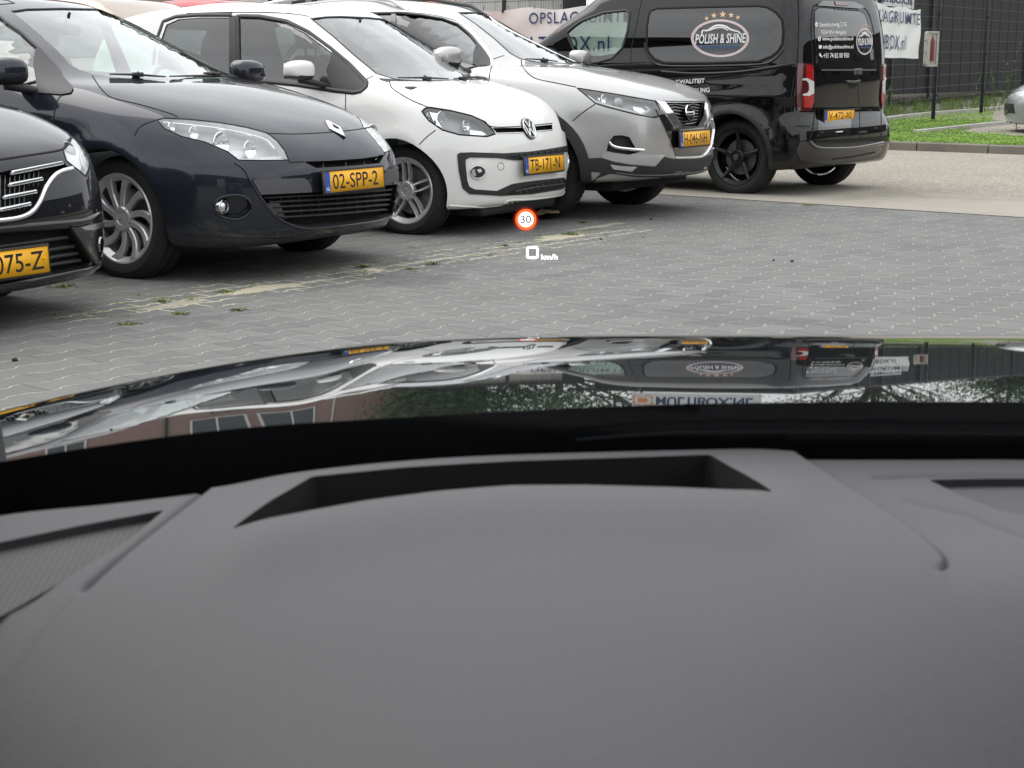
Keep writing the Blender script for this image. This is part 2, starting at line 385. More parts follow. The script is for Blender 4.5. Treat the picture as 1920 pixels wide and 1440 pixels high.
        for i in range(n):
            tp = min(1, .25 + 4 * min(i, n - 1 - i) / n) if taper else 1
            for (u, v) in prof: V.append(P[i] + Bn[i] * u * w_ * tp + G[i] * (off + (v * .5 + .5) * t_ if v > 0 else off - .004)); q = Bn[i] * u * 1.6 + G[i] * max(v, 0.05); N.append(q / np.linalg.norm(q))
        V = np.array(V); N = np.array(N); Fc = []
        for i in range(n if closed else n - 1):
            j = (i + 1) % n
            for a in range(k - 1): Fc.append((i * k + a, j * k + a, j * k + a + 1, i * k + a + 1))
        if not closed: Fc += [tuple(range(k)), tuple((n - 1) * k + a for a in range(k))[::-1]]
        f0 = Fc[k // 2]
        if np.dot(np.cross(V[f0[1]] - V[f0[0]], V[f0[2]] - V[f0[1]]), N[f0[0]]) < 0: Fc = [f_[::-1] for f_ in Fc]
        return s._fin(name, V, Fc, m, N, mirror, parent)
    def plug(s, pts, mode='px', out_=.04, dep=.08, step=None, smooth=0, rnd=0, mirror=True, dirn=None, mi=1):
        """closed cutter round a traced outline: from out_ above the surface to dep below"""
        if rnd: pts = rounded(pts, rnd)
        if smooth: pts = cat_spline(pts, True, smooth)
        step = step or (10 if mode == 'px' else .04); pts = resample(pts, step, True)
        V2, Fc, B = fill2d(pts, step); P = s.hit(V2, mode); G = s.grad(P)
        D = G if dirn is None else np.tile(np.array(dirn, float) / np.linalg.norm(dirn), (len(G), 1))
        if dirn is None: gm = G.mean(0); gm /= np.linalg.norm(gm); D = np.tile(gm, (len(G), 1))
        n = len(P); V = np.vstack([P + D * out_, P - D * dep]); flip = sum(np.dot(np.cross(V[f_[1]] - V[f_[0]], V[f_[2]] - V[f_[0]]), D[0]) for f_ in Fc) < 0
        A = [f_[::-1] for f_ in Fc] if flip else list(Fc); Q = list(A) + [tuple(i + n for i in f_[::-1]) for f_ in A]
        for a, b in B:
            q = (b, a, a + n, b + n); Q.append(q[::-1] if flip else q)
        s.cut.append((V, Q, mi))
        if mirror: s.cut.append((V * [1, -1, 1], [q[::-1] for q in Q], mi))
    def star(s, f, x0, x1, zc, nx, na, nc0, nc1):
        rings = []
        th = np.linspace(0, 2 * pi, na, endpoint=False)
        rad = np.stack([0 * th, np.sin(th), np.cos(th)], 1)
        D = []; O = []
        for i in range(nc0): ph = (pi / 2) * (1 - (i + .35) / nc0); D.append(rad * cos(ph) + np.array([-sin(ph), 0, 0])); O.append(x0)
        for x in np.linspace(x0, x1, nx): D.append(rad); O.append(x)
        for i in range(nc1): ph = (pi / 2) * ((i + .65) / nc1); D.append(rad * cos(ph) + np.array([sin(ph), 0, 0])); O.append(x1)
        nr = len(D); D = np.vstack(D); O3 = np.repeat(np.array([[x, 0, zc] for x in O]), na, 0)
        D = np.vstack([D, [[-1, 0, 0]], [[1, 0, 0]]]); O3 = np.vstack([O3, [[x0, 0, zc]], [[x1, 0, zc]]])
        a = np.zeros(len(D)); b = np.full(len(D), 2.5)
        for _ in range(26):
            m = (a + b) / 2; i = f(O3 + D * m[:, None]) < 0; a = np.where(i, m, a); b = np.where(i, b, m)
        V = O3 + D * ((a + b) / 2)[:, None]; Q = []
        for r in range(nr - 1):
            for k in range(na): j = (k + 1) % na; Q.append((r * na + k, r * na + j, (r + 1) * na + j, (r + 1) * na + k))
        pa, pb = nr * na, nr * na + 1
        for k in range(na): j = (k + 1) % na; Q.append((pa, j, k)); Q.append((pb, (nr - 1) * na + k, (nr - 1) * na + j))
        return V, Q
    def body(s, mats, res=1.0):
        """outer skin minus cabin, windows, wheel arches and pockets"""
        p = s.p; x0, x1 = p.get('core', (-2.75, .1)); na = int(170 * res)
        V, Q = s.star(s.f, x0, x1, p.get('zc', .52), int((x1 - x0) / .03 * res), na, int(24 * res), int(34 * res))
        n_ = np.cross(V[Q[0][1]] - V[Q[0][0]], V[Q[0][3]] - V[Q[0][0]]); c0 = V.mean(0)
        def mk(nm, V, Q, mi):
            me = bpy.data.meshes.new(nm); me.from_pydata([tuple(v) for v in V], [], [tuple(int(i) for i in q) for q in Q])
            for m in mats: me.materials.append(MATS[m])
            me.polygons.foreach_set('material_index', np.full(len(Q), mi, dtype=np.int32))
            bm = bmesh.new(); bm.from_mesh(me); bmesh.ops.recalc_face_normals(bm, faces=bm.faces[:]); bm.to_mesh(me); bm.free()
            nm_ = sum(1 for e in bmesh_edges(me) if e != 2)
            if nm_: print('NONMANIFOLD', s.name, nm, len(s_dbg), nm_, len(V))
            s_dbg.append(1)
            o = bpy.data.objects.new(nm, me); COL.objects.link(o); return o
        o = mk('body', V, Q, 0); o.parent = s.root
        cx0, cx1 = p['cabin']; cz = p.get('floor', .42)
        def fc(P): 
            d = s.f(P) + p.get('wall', .035); d = np.maximum(d, cz - P[:, 2]); d = np.maximum(d, P[:, 0] - cx1 - .35 * (P[:, 2] - .9) * 0); return np.maximum(d, cx0 - P[:, 0])
        V, Q = s.star(fc, cx0 + .35, cx1 - .3, .78, 60, 96, 14, 14); s.cut.append((V, Q, 1))
        for xw in (0, -p['wb']):
            for sg in (-1, 1):
                b = MB(); b.lathe([(sg * (p['tr'] - .15), .001), (sg * (p['tr'] - .15), p['ra']), (sg * 1.4, p['ra']), (sg * 1.4, .001)], 72, c=(xw, 0, p['rw']), close=True)
                Vb = np.array(b.V); Qb = b.F; s.cut.append((Vb, Qb, 1))
        tmp = []; dm = o.data
        for i, (V, Q, mi) in enumerate(s.cut):
            c = mk('cut', V, Q, mi); c.matrix_world = Matrix.Translation(s.o) @ Matrix(s.R.tolist()).to_4x4(); tmp.append(c)
            md = o.modifiers.new('b', 'BOOLEAN'); md.operation = 'DIFFERENCE'; md.object = c; md.solver = s.p.get('solver', 'MANIFOLD')
        bpy.context.view_layer.update()
        dg = bpy.context.evaluated_depsgraph_get(); me = bpy.data.meshes.new_from_object(o.evaluated_get(dg), depsgraph=dg)
        o.modifiers.clear(); o.data = me; bpy.data.meshes.remove(dm)
        for c in tmp: m_ = c.data; bpy.data.objects.remove(c); bpy.data.meshes.remove(m_)
        nv = len(me.vertices); co = np.empty(nv * 3); me.vertices.foreach_get('co', co); co = co.reshape(-1, 3)
        fv = s.f(co); G = s.grad(co)
        nl = len(me.loops); li = np.empty(nl, dtype=np.int32); me.loops.foreach_get('vertex_index', li)
        np_ = len(me.polygons); ls = np.empty(np_, dtype=np.int32); me.polygons.foreach_get('loop_start', ls); lt = np.empty(np_, dtype=np.int32); me.polygons.foreach_get('loop_total', lt)
        pn = np.empty(np_ * 3); me.polygons.foreach_get('normal', pn); pn = pn.reshape(-1, 3); fi = np.repeat(np.arange(np_), lt)
        me.polygons.foreach_set('use_smooth', np.ones(np_, dtype=bool))
        on = (np.abs(fv[li]) < .003) & (np.sum(pn[fi] * G[li], 1) > .6)
        LN = np.where(on[:, None], G[li], pn[fi]); me.normals_split_custom_set([tuple(v) for v in LN])
        for k, m in enumerate(mats):
            if k >= len(me.materials): me.materials.append(MATS[m])
            else: me.materials[k] = MATS[m]
        s.bodyo = o; return o
# ---------------------------------------------------------------- shared materials
paint('slate_paint', (.0165, .0196, .0295), .35, .30)
paint('white_paint', (.80, .80, .77), 0, .4, .05)
paint('silver_paint', (.43, .427, .42), .75, .36, .03)
paint('dark_paint', (.009, .010, .015), .3, .3)
paint('black_paint', (.003, .003, .0035), 0, .3, .03)
paint('beige_paint', (.36, .30, .25), .5, .35)
paint('red_paint', (.35, .02, .03), .2, .35)
paint('pale_silver_paint', (.45, .46, .48), .6, .36, .03)
mat('black_plastic', (.018, .018, .02), .5, bump=.15, nscale=900)
mat('gloss_black', (.006, .006, .007), .08, coat=1)
mat('dark_liner', (.006, .006, .006), .9)
mat('grey_plastic', (.075, .075, .078), .5, bump=.2, nscale=900)
mat('bumper_black', (.005, .005, .0055), .22, coat=.7)
mat('seam', (.002, .002, .002), .8)
mat('chrome', (.82, .83, .84), .08, 1)
mat('satin_chrome', (.72, .73, .74), .25, 1)
mat('lamp_liner', (.80, .81, .82), .3, .35)
mat('lamp_dark', (.34, .345, .35), .35, .2)
mat('tyre', (.016, .016, .017), .78, noise=.35, bump=.4, nscale=60)
mat('alloy', (.60, .60, .60), .28, .5, noise=.08, coat=.5)
mat('dark_alloy', (.006, .006, .007), .4, 0, coat=.2)
mat('brake', (.25, .24, .23), .4, .9)
mat('seat_cloth', (.035, .036, .04), .9, noise=.2, nscale=90)
mat('cabin_plastic', (.03, .031, .034), .7)
mat('cabin_light', (.42, .42, .40), .85)
mat('plate_yellow', (.95, .47, .010), .38, noise=.05, nscale=8)
mat('plate_ink', (.006, .006, .006), .45)
mat('plate_blue', (.02, .09, .42), .4)
mat('white_ink', (.8, .8, .8), .5)
mat('red_lens', (.07, .002, .004), .12, coat=1)
mat('bright_red_lens', (.36, .008, .012), .12, coat=1)
mat('clear_lens_white', (.62, .6, .58), .15, coat=1)
mat('amber', (.7, .25, .02), .2)
glass('car_glass', (.62, .75, .70)); glass('dark_glass', (.22, .26, .25)); glass('lamp_glass', (.97, .98, .98), 1.0); glass('black_glass', (.02, .02, .02), .9)
mat('green_note', (.05, .45, .25), .6); mat('paper', (.75, .78, .82), .7)
BM = ['', 'dark_liner', 'lamp_liner', 'black_plastic', 'lamp_dark', 'gloss_black']
# ---------------------------------------------------------------- shared car parts
def wheel(c, x, sd, Rt, wd, Rr, style, yf, rim='alloy', steer=0, det=True, load=.015, seg=96):
    e = empty('wheel', parent=c.root, loc=(x, sd * yf, Rt - load)); e.rotation_euler = (0, 0, R(steer) + (pi if sd < 0 else 0))
    m = MB(); h = wd / 2; k = Rt - Rr
    prof = [(-h - h + .02, Rr - .005), (-2 * h + .005, Rr + .02), (-2 * h - .004, Rr + k * .45), (-2 * h + .008, Rt - .022), (-2 * h + .03, Rt - .004), (-1.62 * h, Rt), (-1.6 * h, Rt - .008), (-1.52 * h, Rt - .008), (-1.5 * h, Rt),
            (-1.08 * h, Rt + .001), (-1.06 * h, Rt - .008), (-.96 * h, Rt - .008), (-.94 * h, Rt + .001), (-.5 * h, Rt), (-.48 * h, Rt - .008), (-.4 * h, Rt - .008), (-.38 * h, Rt), (-.03, Rt - .004), (-.018, Rt - .012), (-.006, Rt - .026), (.002, Rt - k * .5), (-.001, Rr + .022), (-.005, Rr + .012), (-.014, Rr + .004), (-.02, Rr - .004)]
    wob = lambda i, q: (-.0045 if (q % 2 == 0 and i in (3, 4, 5, 17, 18, 19)) else 0)
    m.lathe(prof, 132 if det else 48, wob=wob if det else None)
    m.obj('tyre', ['tyre'], e, auto=30)
    m = MB(); y0 = -.012
    m.lathe([(-wd + .03, Rr - .008), (-.03, Rr - .03), (-.012, Rr - .012), (-.004, Rr - .004), (-.002, Rr + .004), (-.008, Rr + .009), (-.018, Rr + .004), (-wd + .03, Rr)], seg, m=0)
    hub = .056
    m.lathe([(y0 - .03, hub + .012), (y0 - .008, hub + .008), (y0 - .002, hub), (y0 - .004, .034), (y0 - .009, .031), (y0 - .007, .026), (y0 - .006, .0005)], 40, m=0)
    n, kind = style
    for i in range(n):
        a0 = 2 * pi * i / n + pi / 2
        subs = [(-.19, .020), (.19, .020)] if kind == 'double' else [(0, .05)] if kind == 'twist' else [(0, .055)]
        for da, wdh in subs:
            P = []; K = 9
            for j in range(K):
                t = j / (K - 1); r = hub - .01 + (Rr - .012 - hub + .01) * t
                tw = {'twist': .30 * t * t - .02, 'double': da * (1 - t * .15) * (.15 / max(r, .08)) * .9, 'five': 0}[kind]
                a = a0 + tw
                ww = {'twist': .033 - .004 * t + .030 * t ** 3, 'double': wdh * (.75 + .1 * t), 'five': .050 - .022 * t}[kind]
                dy = -.004 - .012 * sin(pi * t) * (1 if kind != 'five' else .2) - (.03 * (1 - t) if kind == 'five' else .012 * (1 - t))
                P.append((r, a, ww, dy + y0 * .3))
            V = []; 
            for (r, a, ww, dy) in P:
                cx, cz = r * cos(a), r * sin(a); tx, tz = -sin(a), cos(a)
                for (u, v) in ((-.5, -.028), (-.5, -.006), (-.36, 0), (0, -.002 if kind != 'five' else .004), (.36, 0), (.5, -.006), (.5, -.028)):
                    V.append((cx + tx * u * ww, dy + v, cz + tz * u * ww))
            Q = []; k7 = 7
            for j in range(K - 1):
                for q in range(k7): q2 = (q + 1) % k7; Q.append((j * k7 + q, j * k7 + q2, (j + 1) * k7 + q2, (j + 1) * k7 + q))
            m.add(V, Q, 0)
    if det:
        for i in range(5):
            a = 2 * pi * i / 5 + pi / 2 + pi / 5; m.lathe([(y0 - .03, .010), (y0 - .005, .010), (y0 - .002, .007), (y0 - .002, .0005)], 10, c=(.054 * cos(a), -.002, .054 * sin(a)), m=1)
    m.lathe([(-.085, .001), (-.085, .15), (-.095, .155), (-.105, .15)], 48, m=2)
    m.lathe([(-wd * .8, Rr - .02), (-wd * .8, .001)], 32, m=3)
    m.obj('rim', [rim, 'seam', 'brake', 'dark_liner'], e, auto=30)
    return e
def plate(c, text, x, z, yc=0, rear=False, tilt=2, country=True, screws=False):
    s = -1 if rear else 1
    e = build('licence_plate', *_plate_base(), ['plate_yellow'], c.root); 
    e.location = (x, yc, z); e.rotation_euler = Matrix(((0, 0, s), (s, 0, 0), (0, 1, 0))).to_euler(); e.rotation_euler.rotate_axis('X', R(-tilt))
    short = len(text) < 7; V, Fc = fit_text(text, .395 if not short else .25, .076, bold=.006)
    o = build('plate_number', np.c_[V + [(-.02 if short else -.192), -.038], np.full(len(V), .0045)], Fc, 'plate_ink', e, smooth=False)
    b = MB(); b.add(*_rect(-.256, -.052, -.213, .052, .0044)); b.obj('country_band', ['plate_blue'], e, auto=None, fix=False)
    if country:
        V, Fc = fit_text('NL', .03, .018, .01); o = build('country_code', np.c_[V + [-.249, -.042], np.full(len(V), .005)], Fc, 'white_ink', e, smooth=False)
    m = MB(); m.box((0, 0, -.004), (.536, .126, .01), bev=.003); m.obj('plate_holder', ['black_plastic'], e)
    m = MB()
    for (a, b_, c_, d_) in ((-.26, -.055, .26, -.0525), (-.26, .0525, .26, .055), (-.26, -.0525, -.2575, .0525), (.2575, -.0525, .26, .0525)): m.box(((a + c_) / 2, (b_ + d_) / 2, .004), (c_ - a, d_ - b_, .003))
    m.obj('plate_rim', ['plate_ink'], e)
    if screws:
        m = MB(); m.lathe([(.004, .007), (.008, .006), (.0085, .001)], 12, axis='Z', c=(.235, .005, 0)); m.obj('plate_screw', ['plate_yellow'], e)
    return e
def _rect(x0, y0, x1, y1, z): return [(x0, y0, z), (x1, y0, z), (x1, y1, z), (x0, y1, z)], [(0, 1, 2, 3)]
def _plate_base():
    m = MB(); m.box((0, 0, .002), (.52, .11, .004)); return m.V, m.F
def cabin(c, xs=-1.35, y=.37, zs=.5, roof=1.4, wheel_y=.37, light=False, rear=True, sc=1.0):
    p = c.root
    for sg in (-1, 1):
        m = MB(); m.box((xs, sg * y, zs), (.5, .5, .16), bev=.05)
        rt = Matrix.Rotation(R(-14), 3, 'Y')
        m.box((xs - .3, sg * y, zs + .33), (.13, .48, .62), rot=rt, bev=.055, taper=.86)
        m.tube([(xs - .36, sg * y - .06, zs + .6), (xs - .38, sg * y - .06, zs + .72)], .008); m.tube([(xs - .36, sg * y + .06, zs + .6), (xs - .38, sg * y + .06, zs + .72)], .008)
        m.box((xs - .385, sg * y, zs + .77), (.11, .26, .19), rot=rt, bev=.05)
        m.obj('front_seat', ['seat_cloth'], p)
    if rear:
        m = MB(); m.box((xs - .95, 0, zs), (.5, 1.2, .2), bev=.05); m.box((xs - 1.25, 0, zs + .3), (.14, 1.2, .55), rot=Matrix.Rotation(R(-16), 3, 'Y'), bev=.05)
        for yy in (-.38, .38): m.box((xs - 1.33, yy, zs + .66), (.09, .24, .14), bev=.04)
        m.obj('rear_seat', ['seat_cloth'], p)
    x1 = c.p['cabin'][1]; zc = c.p.get('dashz', .93)
    m = MB(); m.box((x1 - .16, 0, zc - .12), (.36, 1.36, .2), bev=.05); m.box((x1 - .26, wheel_y, zc + .0), (.22, .36, .08), bev=.035); m.obj('cabin_dashboard', ['cabin_plastic'], p)
    m = MB(); n = 28; cx, cz = x1 - .52, zc - .04
    m.tube([(cx - .18 * sin(2 * pi * i / n) * .42, wheel_y + .18 * cos(2 * pi * i / n), cz + .18 * sin(2 * pi * i / n) * .9) for i in range(n)], .014, 8, closed=True)
    m.box((cx, wheel_y, cz), (.06, .14, .1), rot=Matrix.Rotation(R(-25), 3, 'Y'), bev=.02); m.box((cx, wheel_y, cz + .0), (.02, .33, .03), bev=.006); m.box((cx + .03, wheel_y, cz - .08), (.02, .03, .14), bev=.006)
    m.obj('steering_wheel', ['cabin_plastic'], p)
    xr = c.p.get('mirx', -.95); zr = c.p.get('mirz', 1.3)
    m = MB(); m.box((xr, 0, zr), (.03, .24, .065), bev=.014); m.tube([(xr, 0, zr + .02), (xr + .05, 0, zr + .09)], .009); m.obj('rear_view_mirror', ['cabin_plastic'], p)
def side_mirror(c, P, size, m_shell, sd=-1, both=True, foot=(.08, -.06)):
    """door mirror: rounded shell with black foot, P local centre"""
    for s_ in ((sd, -sd) if both else (sd,)):
        x, y, z = P; y = abs(y) * s_; a, b, h = size
        bm = bmesh.new(); bmesh.ops.create_uvsphere(bm, u_segments=28, v_segments=18, radius=1)
        for v in bm.verts:
            q = v.co; e_ = .6
            sx = math.copysign(abs(q.x) ** e_, q.x); sy = math.copysign(abs(q.y) ** e_, q.y); sz = math.copysign(abs(q.z) ** e_, q.z)
            if sx < -.35: sx = -.35 + (sx + .35) * .15
            tp = 1 - .22 * (sy * s_ > 0) * abs(sy)
            v.co = Vector((sx * a * tp + x, sy * b + y, sz * h * tp * (1 if sz > 0 else .8) + z))
        bm.verts.index_update(); V = [tuple(v.co) for v in bm.verts]; Fc = [tuple(v.index for v in f.verts) for f in bm.faces]; mi = [1 if sum(bm.verts[i].co.z for i in f) / len(f) < z - h * .52 else 0 for f in Fc] if False else None
        cz = np.array([np.mean([V[i][2] for i in f]) for f in Fc]); bm.free()
        o = build('side_mirror', V, Fc, [m_shell, 'black_plastic'], c.root, mi=(cz < z - h * .42).astype(int))
        m = MB(); m.tube([(x + .01, y, z - h * .75), (x + foot[0], y - s_ * b * 1.0, z - h * .9 + foot[1] * .3), (x + foot[0] * 1.2, y - s_ * b * 1.55, z - h * .9 + foot[1] * .6)], [h * .35, h * .28, h * .32], 12)
        m.obj('mirror_foot', ['black_plastic'], o)
        m = MB(); m.box((x - a * .44, y, z), (.004, b * 1.6, h * 1.4), bev=.001); m.obj('mirror_glass', ['chrome'], o)
def lamp_bowl(c, parent, pxs, mode='px', mirror=True, inset=.046):
    """round reflectors behind a lens: (px, py, radius m, kind)"""
    P = c.hit(np.array([(a, b) for a, b, _, _ in pxs]), mode)
    for sg in ((1, -1) if mirror else (1,)):
        par = parent[0] if sg == 1 else parent[-1]
        m = MB()
        for (q, (_, _, r, kd)) in zip(P, pxs):
            q = q - np.array([1, 0, 0]) * inset - np.array([0, np.sign(q[1]) * .012, 0]); cc = (q[0], q[1] * sg, q[2])
            if kd == 'bowl':
                m.lathe([(-r * .8, r * .1), (-r * .72, r * .45), (-r * .45, r * .8), (-r * .05, r), (0, r * 1.05), (-.004, r * 1.1)], 32, axis='X', c=cc, m=0)
                m.lathe([(-r * .75, r * .14), (-r * .1, r * .14), (0, r * .1), (.004, .0004)], 14, axis='X', c=cc, m=1)
            elif kd == 'lens':
                m.lathe([(-r, r * 1.1), (-r * .15, r * 1.12), (0, r * 1.05), (-.003, r * .95), (r * .15, r * .8), (r * .3, r * .5), (r * .36, r * .05)], 32, axis='X', c=cc, m=2)
            else: m.box(cc, (.01, r * 2, r * .5), bev=.003, m=0)
        m.obj('reflector', ['chrome', 'satin_chrome', 'lamp_dark'], par)
def wipers(c, lines, off=.012):
    for (a, b, piv) in lines:
        P = c.hit(np.array([a, b, piv]), 'px'); G = c.grad(P)
        m = MB(); q = [P[i] + G[i] * off for i in range(3)]
        m.tube([q[0], (q[0] + q[1]) / 2 + G[0] * .004, q[1]], [.004, .007, .004], 6); m.tube([q[2] + G[2] * .004, (q[0] + q[1]) / 2 + G[0] * .018], [.011, .006], 6); m.box(Vector(q[2]), (.05, .05, .025), bev=.008)
        m.obj('wiper', ['black_plastic'], c.root)
def ell(cx, cy, rx, ry, n=28, rot=0):
    a = R(rot); return [(cx + rx * cos(t) * cos(a) - ry * sin(t) * sin(a), cy + rx * cos(t) * sin(a) + ry * sin(t) * cos(a)) for t in np.linspace(0, 2 * pi, n, endpoint=False)]
def under(c, z0=.16, z1=.34, x0=None, x1=None, hw=.62):
    x0 = x0 if x0 is not None else -c.p['wb'] - .5; x1 = x1 if x1 is not None else .55
    m = MB(); m.box(((x0 + x1) / 2, 0, (z0 + z1) / 2), (x1 - x0, hw * 2, z1 - z0), bev=.03)
    for xw in (0, -c.p['wb']): m.tube([(xw, -.7, .3), (xw, .7, .3)], .035)
    m.obj('underbody', ['dark_liner'], c.root)
def arch(xw, zw, r0, r1, a0=-25, a1=205, n=28):
    t = np.radians(np.linspace(a0, a1, n)); return [(xw + r1 * cos(a), zw + r1 * sin(a)) for a in t] + [(xw + r0 * cos(a), zw + r0 * sin(a)) for a in t[::-1]]
# ================================================================ the setting
def nodes(m): return m.node_tree.nodes, m.node_tree.links
class NX:
    """tiny expression helper over shader math nodes"""
    def __init__(s, t): s.t = t
    def m(s, op, a, b=None, c=None):
        n = s.t.nodes.new('ShaderNodeMath'); n.operation = op
        for i, v in enumerate((a, b, c)):
            if v is None: continue
            if isinstance(v, (int, float)): n.inputs[i].default_value = v
            else: s.t.links.new(v, n.inputs[i])
        return n.outputs[0]
    def noise(s, vec, sc, det=3, rough=.5):
        n = s.t.nodes.new('ShaderNodeTexNoise'); n.inputs['Scale'].default_value = sc; n.inputs['Detail'].default_value = det; n.inputs['Roughness'].default_value = rough
        s.t.links.new(vec, n.inputs['Vector']); return n.outputs['Fac']
    def mix(s, f, a, b):
        n = s.t.nodes.new('ShaderNodeMix'); n.data_type = 'RGBA'
        for i, v in ((0, f), (6, a), (7, b)):
            if isinstance(v, (int, float)): n.inputs[i].default_value = v
            elif isinstance(v, tuple): n.inputs[i].default_value = (*v, 1)
            else: s.t.links.new(v, n.inputs[i])
        return n.outputs[2]
    def rng(s, v, a, b, c=0., d=1.):
        n = s.t.nodes.new('ShaderNodeMapRange'); n.inputs[1].default_value = a; n.inputs[2].default_value = b; n.inputs[3].default_value = c; n.inputs[4].default_value = d
        s.t.links.new(v, n.inputs[0]); return n.outputs[0]
AZB = 40.0       # direction of the zigzag paving courses
SAND = [(515, 538, .32, .08, .9), (1050, 444, .28, .11, .95), (440, 549, .28, .05, .6), (1120, 425, .3, .06, .5), (330, 570, .28, .05, .5), (800, 490, .25, .04, .4)]
def paver_mat():
    m, t, b = new_mat('paving'); X = NX(t); tc_ = t.nodes.new('ShaderNodeTexCoord'); ob = tc_.outputs['Object']
    sp = t.nodes.new('ShaderNodeSeparateXYZ'); t.links.new(ob, sp.inputs[0]); x, y = sp.outputs[0], sp.outputs[1]
    a = R(AZB); Lp, w_, amp = .2, .142, .0115
    p = X.m('ADD', X.m('MULTIPLY', x, sin(a)), X.m('MULTIPLY', y, cos(a))); q = X.m('SUBTRACT', X.m('MULTIPLY', x, cos(a)), X.m('MULTIPLY', y, sin(a)))
    def trap(pp):      # +1 at the block ends, -1 at the waists
        u = X.m('PINGPONG', pp, Lp / 2); u = X.m('DIVIDE', u, Lp / 2); u = X.m('SUBTRACT', 1.0, X.m('MULTIPLY', u, 2.0))
        return X.m('MAXIMUM', X.m('MINIMUM', X.m('MULTIPLY', u, 4.2), 1.0), -1.0)
    kk = X.m('ROUND', X.m('DIVIDE', q, w_)); par = X.m('FLOORED_MODULO', X.m('SUBTRACT', kk, 1.0), 2.0)
    pq_ = X.m('ADD', p, X.m('MULTIPLY', par, Lp / 2)); tr = trap(pq_); uu = X.m('ABSOLUTE', X.m('SUBTRACT', 1.0, X.m('MULTIPLY', X.m('DIVIDE', X.m('PINGPONG', pq_, Lp / 2), Lp / 2), 2.0)))
    bq = X.m('ADD', X.m('MULTIPLY', kk, w_), X.m('MULTIPLY', tr, amp)); sd_ = X.m('SUBTRACT', q, bq); d1 = X.m('ABSOLUTE', sd_)
    above = X.m('GREATER_THAN', sd_, 0.0); k2 = X.m('ADD', X.m('SUBTRACT', kk, 1.0), above); par2 = X.m('FLOORED_MODULO', k2, 2.0)
    p2 = X.m('ADD', p, X.m('MULTIPLY', par2, Lp / 2)); n2 = X.m('ROUND', X.m('DIVIDE', p2, Lp)); d2 = X.m('ABSOLUTE', X.m('SUBTRACT', p2, X.m('MULTIPLY', n2, Lp)))
    # block id for tone
    cb = t.nodes.new('ShaderNodeCombineXYZ'); t.links.new(k2, cb.inputs[0]); t.links.new(X.m('FLOOR', X.m('DIVIDE', p2, Lp)), cb.inputs[1])
    wn = t.nodes.new('ShaderNodeTexWhiteNoise'); t.links.new(cb.outputs[0], wn.inputs['Vector'])
    fine = X.noise(ob, 260, 2); big = X.noise(ob, .55, 4, .6); mid = X.noise(ob, 5, 4)
    tone = X.mix(wn.outputs['Value'], (.118, .118, .116), (.182, .181, .176)); tone = X.mix(X.rng(big, .35, .7), tone, (.160, .158, .152)); tone = X.mix(X.rng(fine, .35, .75, 0, .5), tone, (.11, .11, .11))
    tone = X.mix(X.rng(mid, .55, .8, 0, .35), tone, (.125, .122, .118))
    # joints: sand swept mostly into the zigzags, dark slots elsewhere
    jn = X.noise(ob, 9, 3); jn2 = X.noise(ob, 1.3, 3)
    j1 = X.rng(d1, .0013, .0031, 1, 0); j2 = X.rng(d2, .0012, .0028, 1, 0)
    corner = X.rng(uu, .95, .70, 0, 1); dot = X.m('MULTIPLY', X.m('LESS_THAN', uu, .12), X.m('LESS_THAN', d1, .007))
    zone = X.m('MULTIPLY', X.rng(X.m('ADD', x, X.m('MULTIPLY', jn2, .9)), .2, -1.4), .5); near = X.rng(y, 8.5, 5.5)
    sand1 = X.m('MINIMUM', X.m('ADD', corner, X.m('MULTIPLY', zone, 1.0)), 1.0); sand1 = X.m('MULTIPLY', sand1, X.rng(jn, .28, .44))
    # sand patch strip in front of the row of cars
    A, B = gp(120, 600), gp(1260, 418); dx, dy = (B - A).normalized()[:2]
    off = X.m('SUBTRACT', X.m('MULTIPLY', X.m('SUBTRACT', x, A.x), dy), X.m('MULTIPLY', X.m('SUBTRACT', y, A.y), dx)); off = X.m('ABSOLUTE', off)
    along = X.m('ADD', X.m('MULTIPLY', X.m('SUBTRACT', x, A.x), dx), X.m('MULTIPLY', X.m('SUBTRACT', y, A.y), dy)); ln = (B - A).length
    strip = X.m('MULTIPLY', X.rng(off, .65, .05), X.m('MULTIPLY', X.rng(along, -.6, .4), X.rng(along, ln + .3, ln - .8)))
    sn = X.noise(ob, 3.1, 5, .6); wide = X.rng(strip, 0, 1, .0, .007); j1w = X.m('LESS_THAN', d1, X.m('ADD', .0035, wide)); j2w = X.m('LESS_THAN', d2, X.m('ADD', .0026, X.m('MULTIPLY', wide, .6)))
    jw = X.m('MULTIPLY', X.m('MAXIMUM', j1w, j2w), X.m('GREATER_THAN', X.m('ADD', X.m('MULTIPLY', strip, .5), X.m('MULTIPLY', sn, .9)), .84))
    patch = X.m('MULTIPLY', X.rng(X.m('ADD', X.m('MULTIPLY', strip, .36), sn), .99, 1.03), X.m('GREATER_THAN', strip, .15))
    dark = (.022, .021, .02); sandc = X.mix(X.noise(ob, 60, 2), (.37, .36, .24), (.50, .47, .36))
    col = X.mix(X.m('MULTIPLY', j2, .85), tone, X.mix(X.m('MULTIPLY', zone, X.rng(jn, .40, .58)), dark, sandc)); col = X.mix(j1, col, X.mix(sand1, dark, sandc))
    col = X.mix(X.m('MULTIPLY', X.m('MULTIPLY', dot, X.rng(zone, .2, .6)), X.rng(jn, .42, .5)), col, sandc); col = X.mix(jw, col, sandc); col = X.mix(patch, col, X.mix(X.noise(ob, 30, 4), (.42, .37, .24), (.60, .55, .42)))
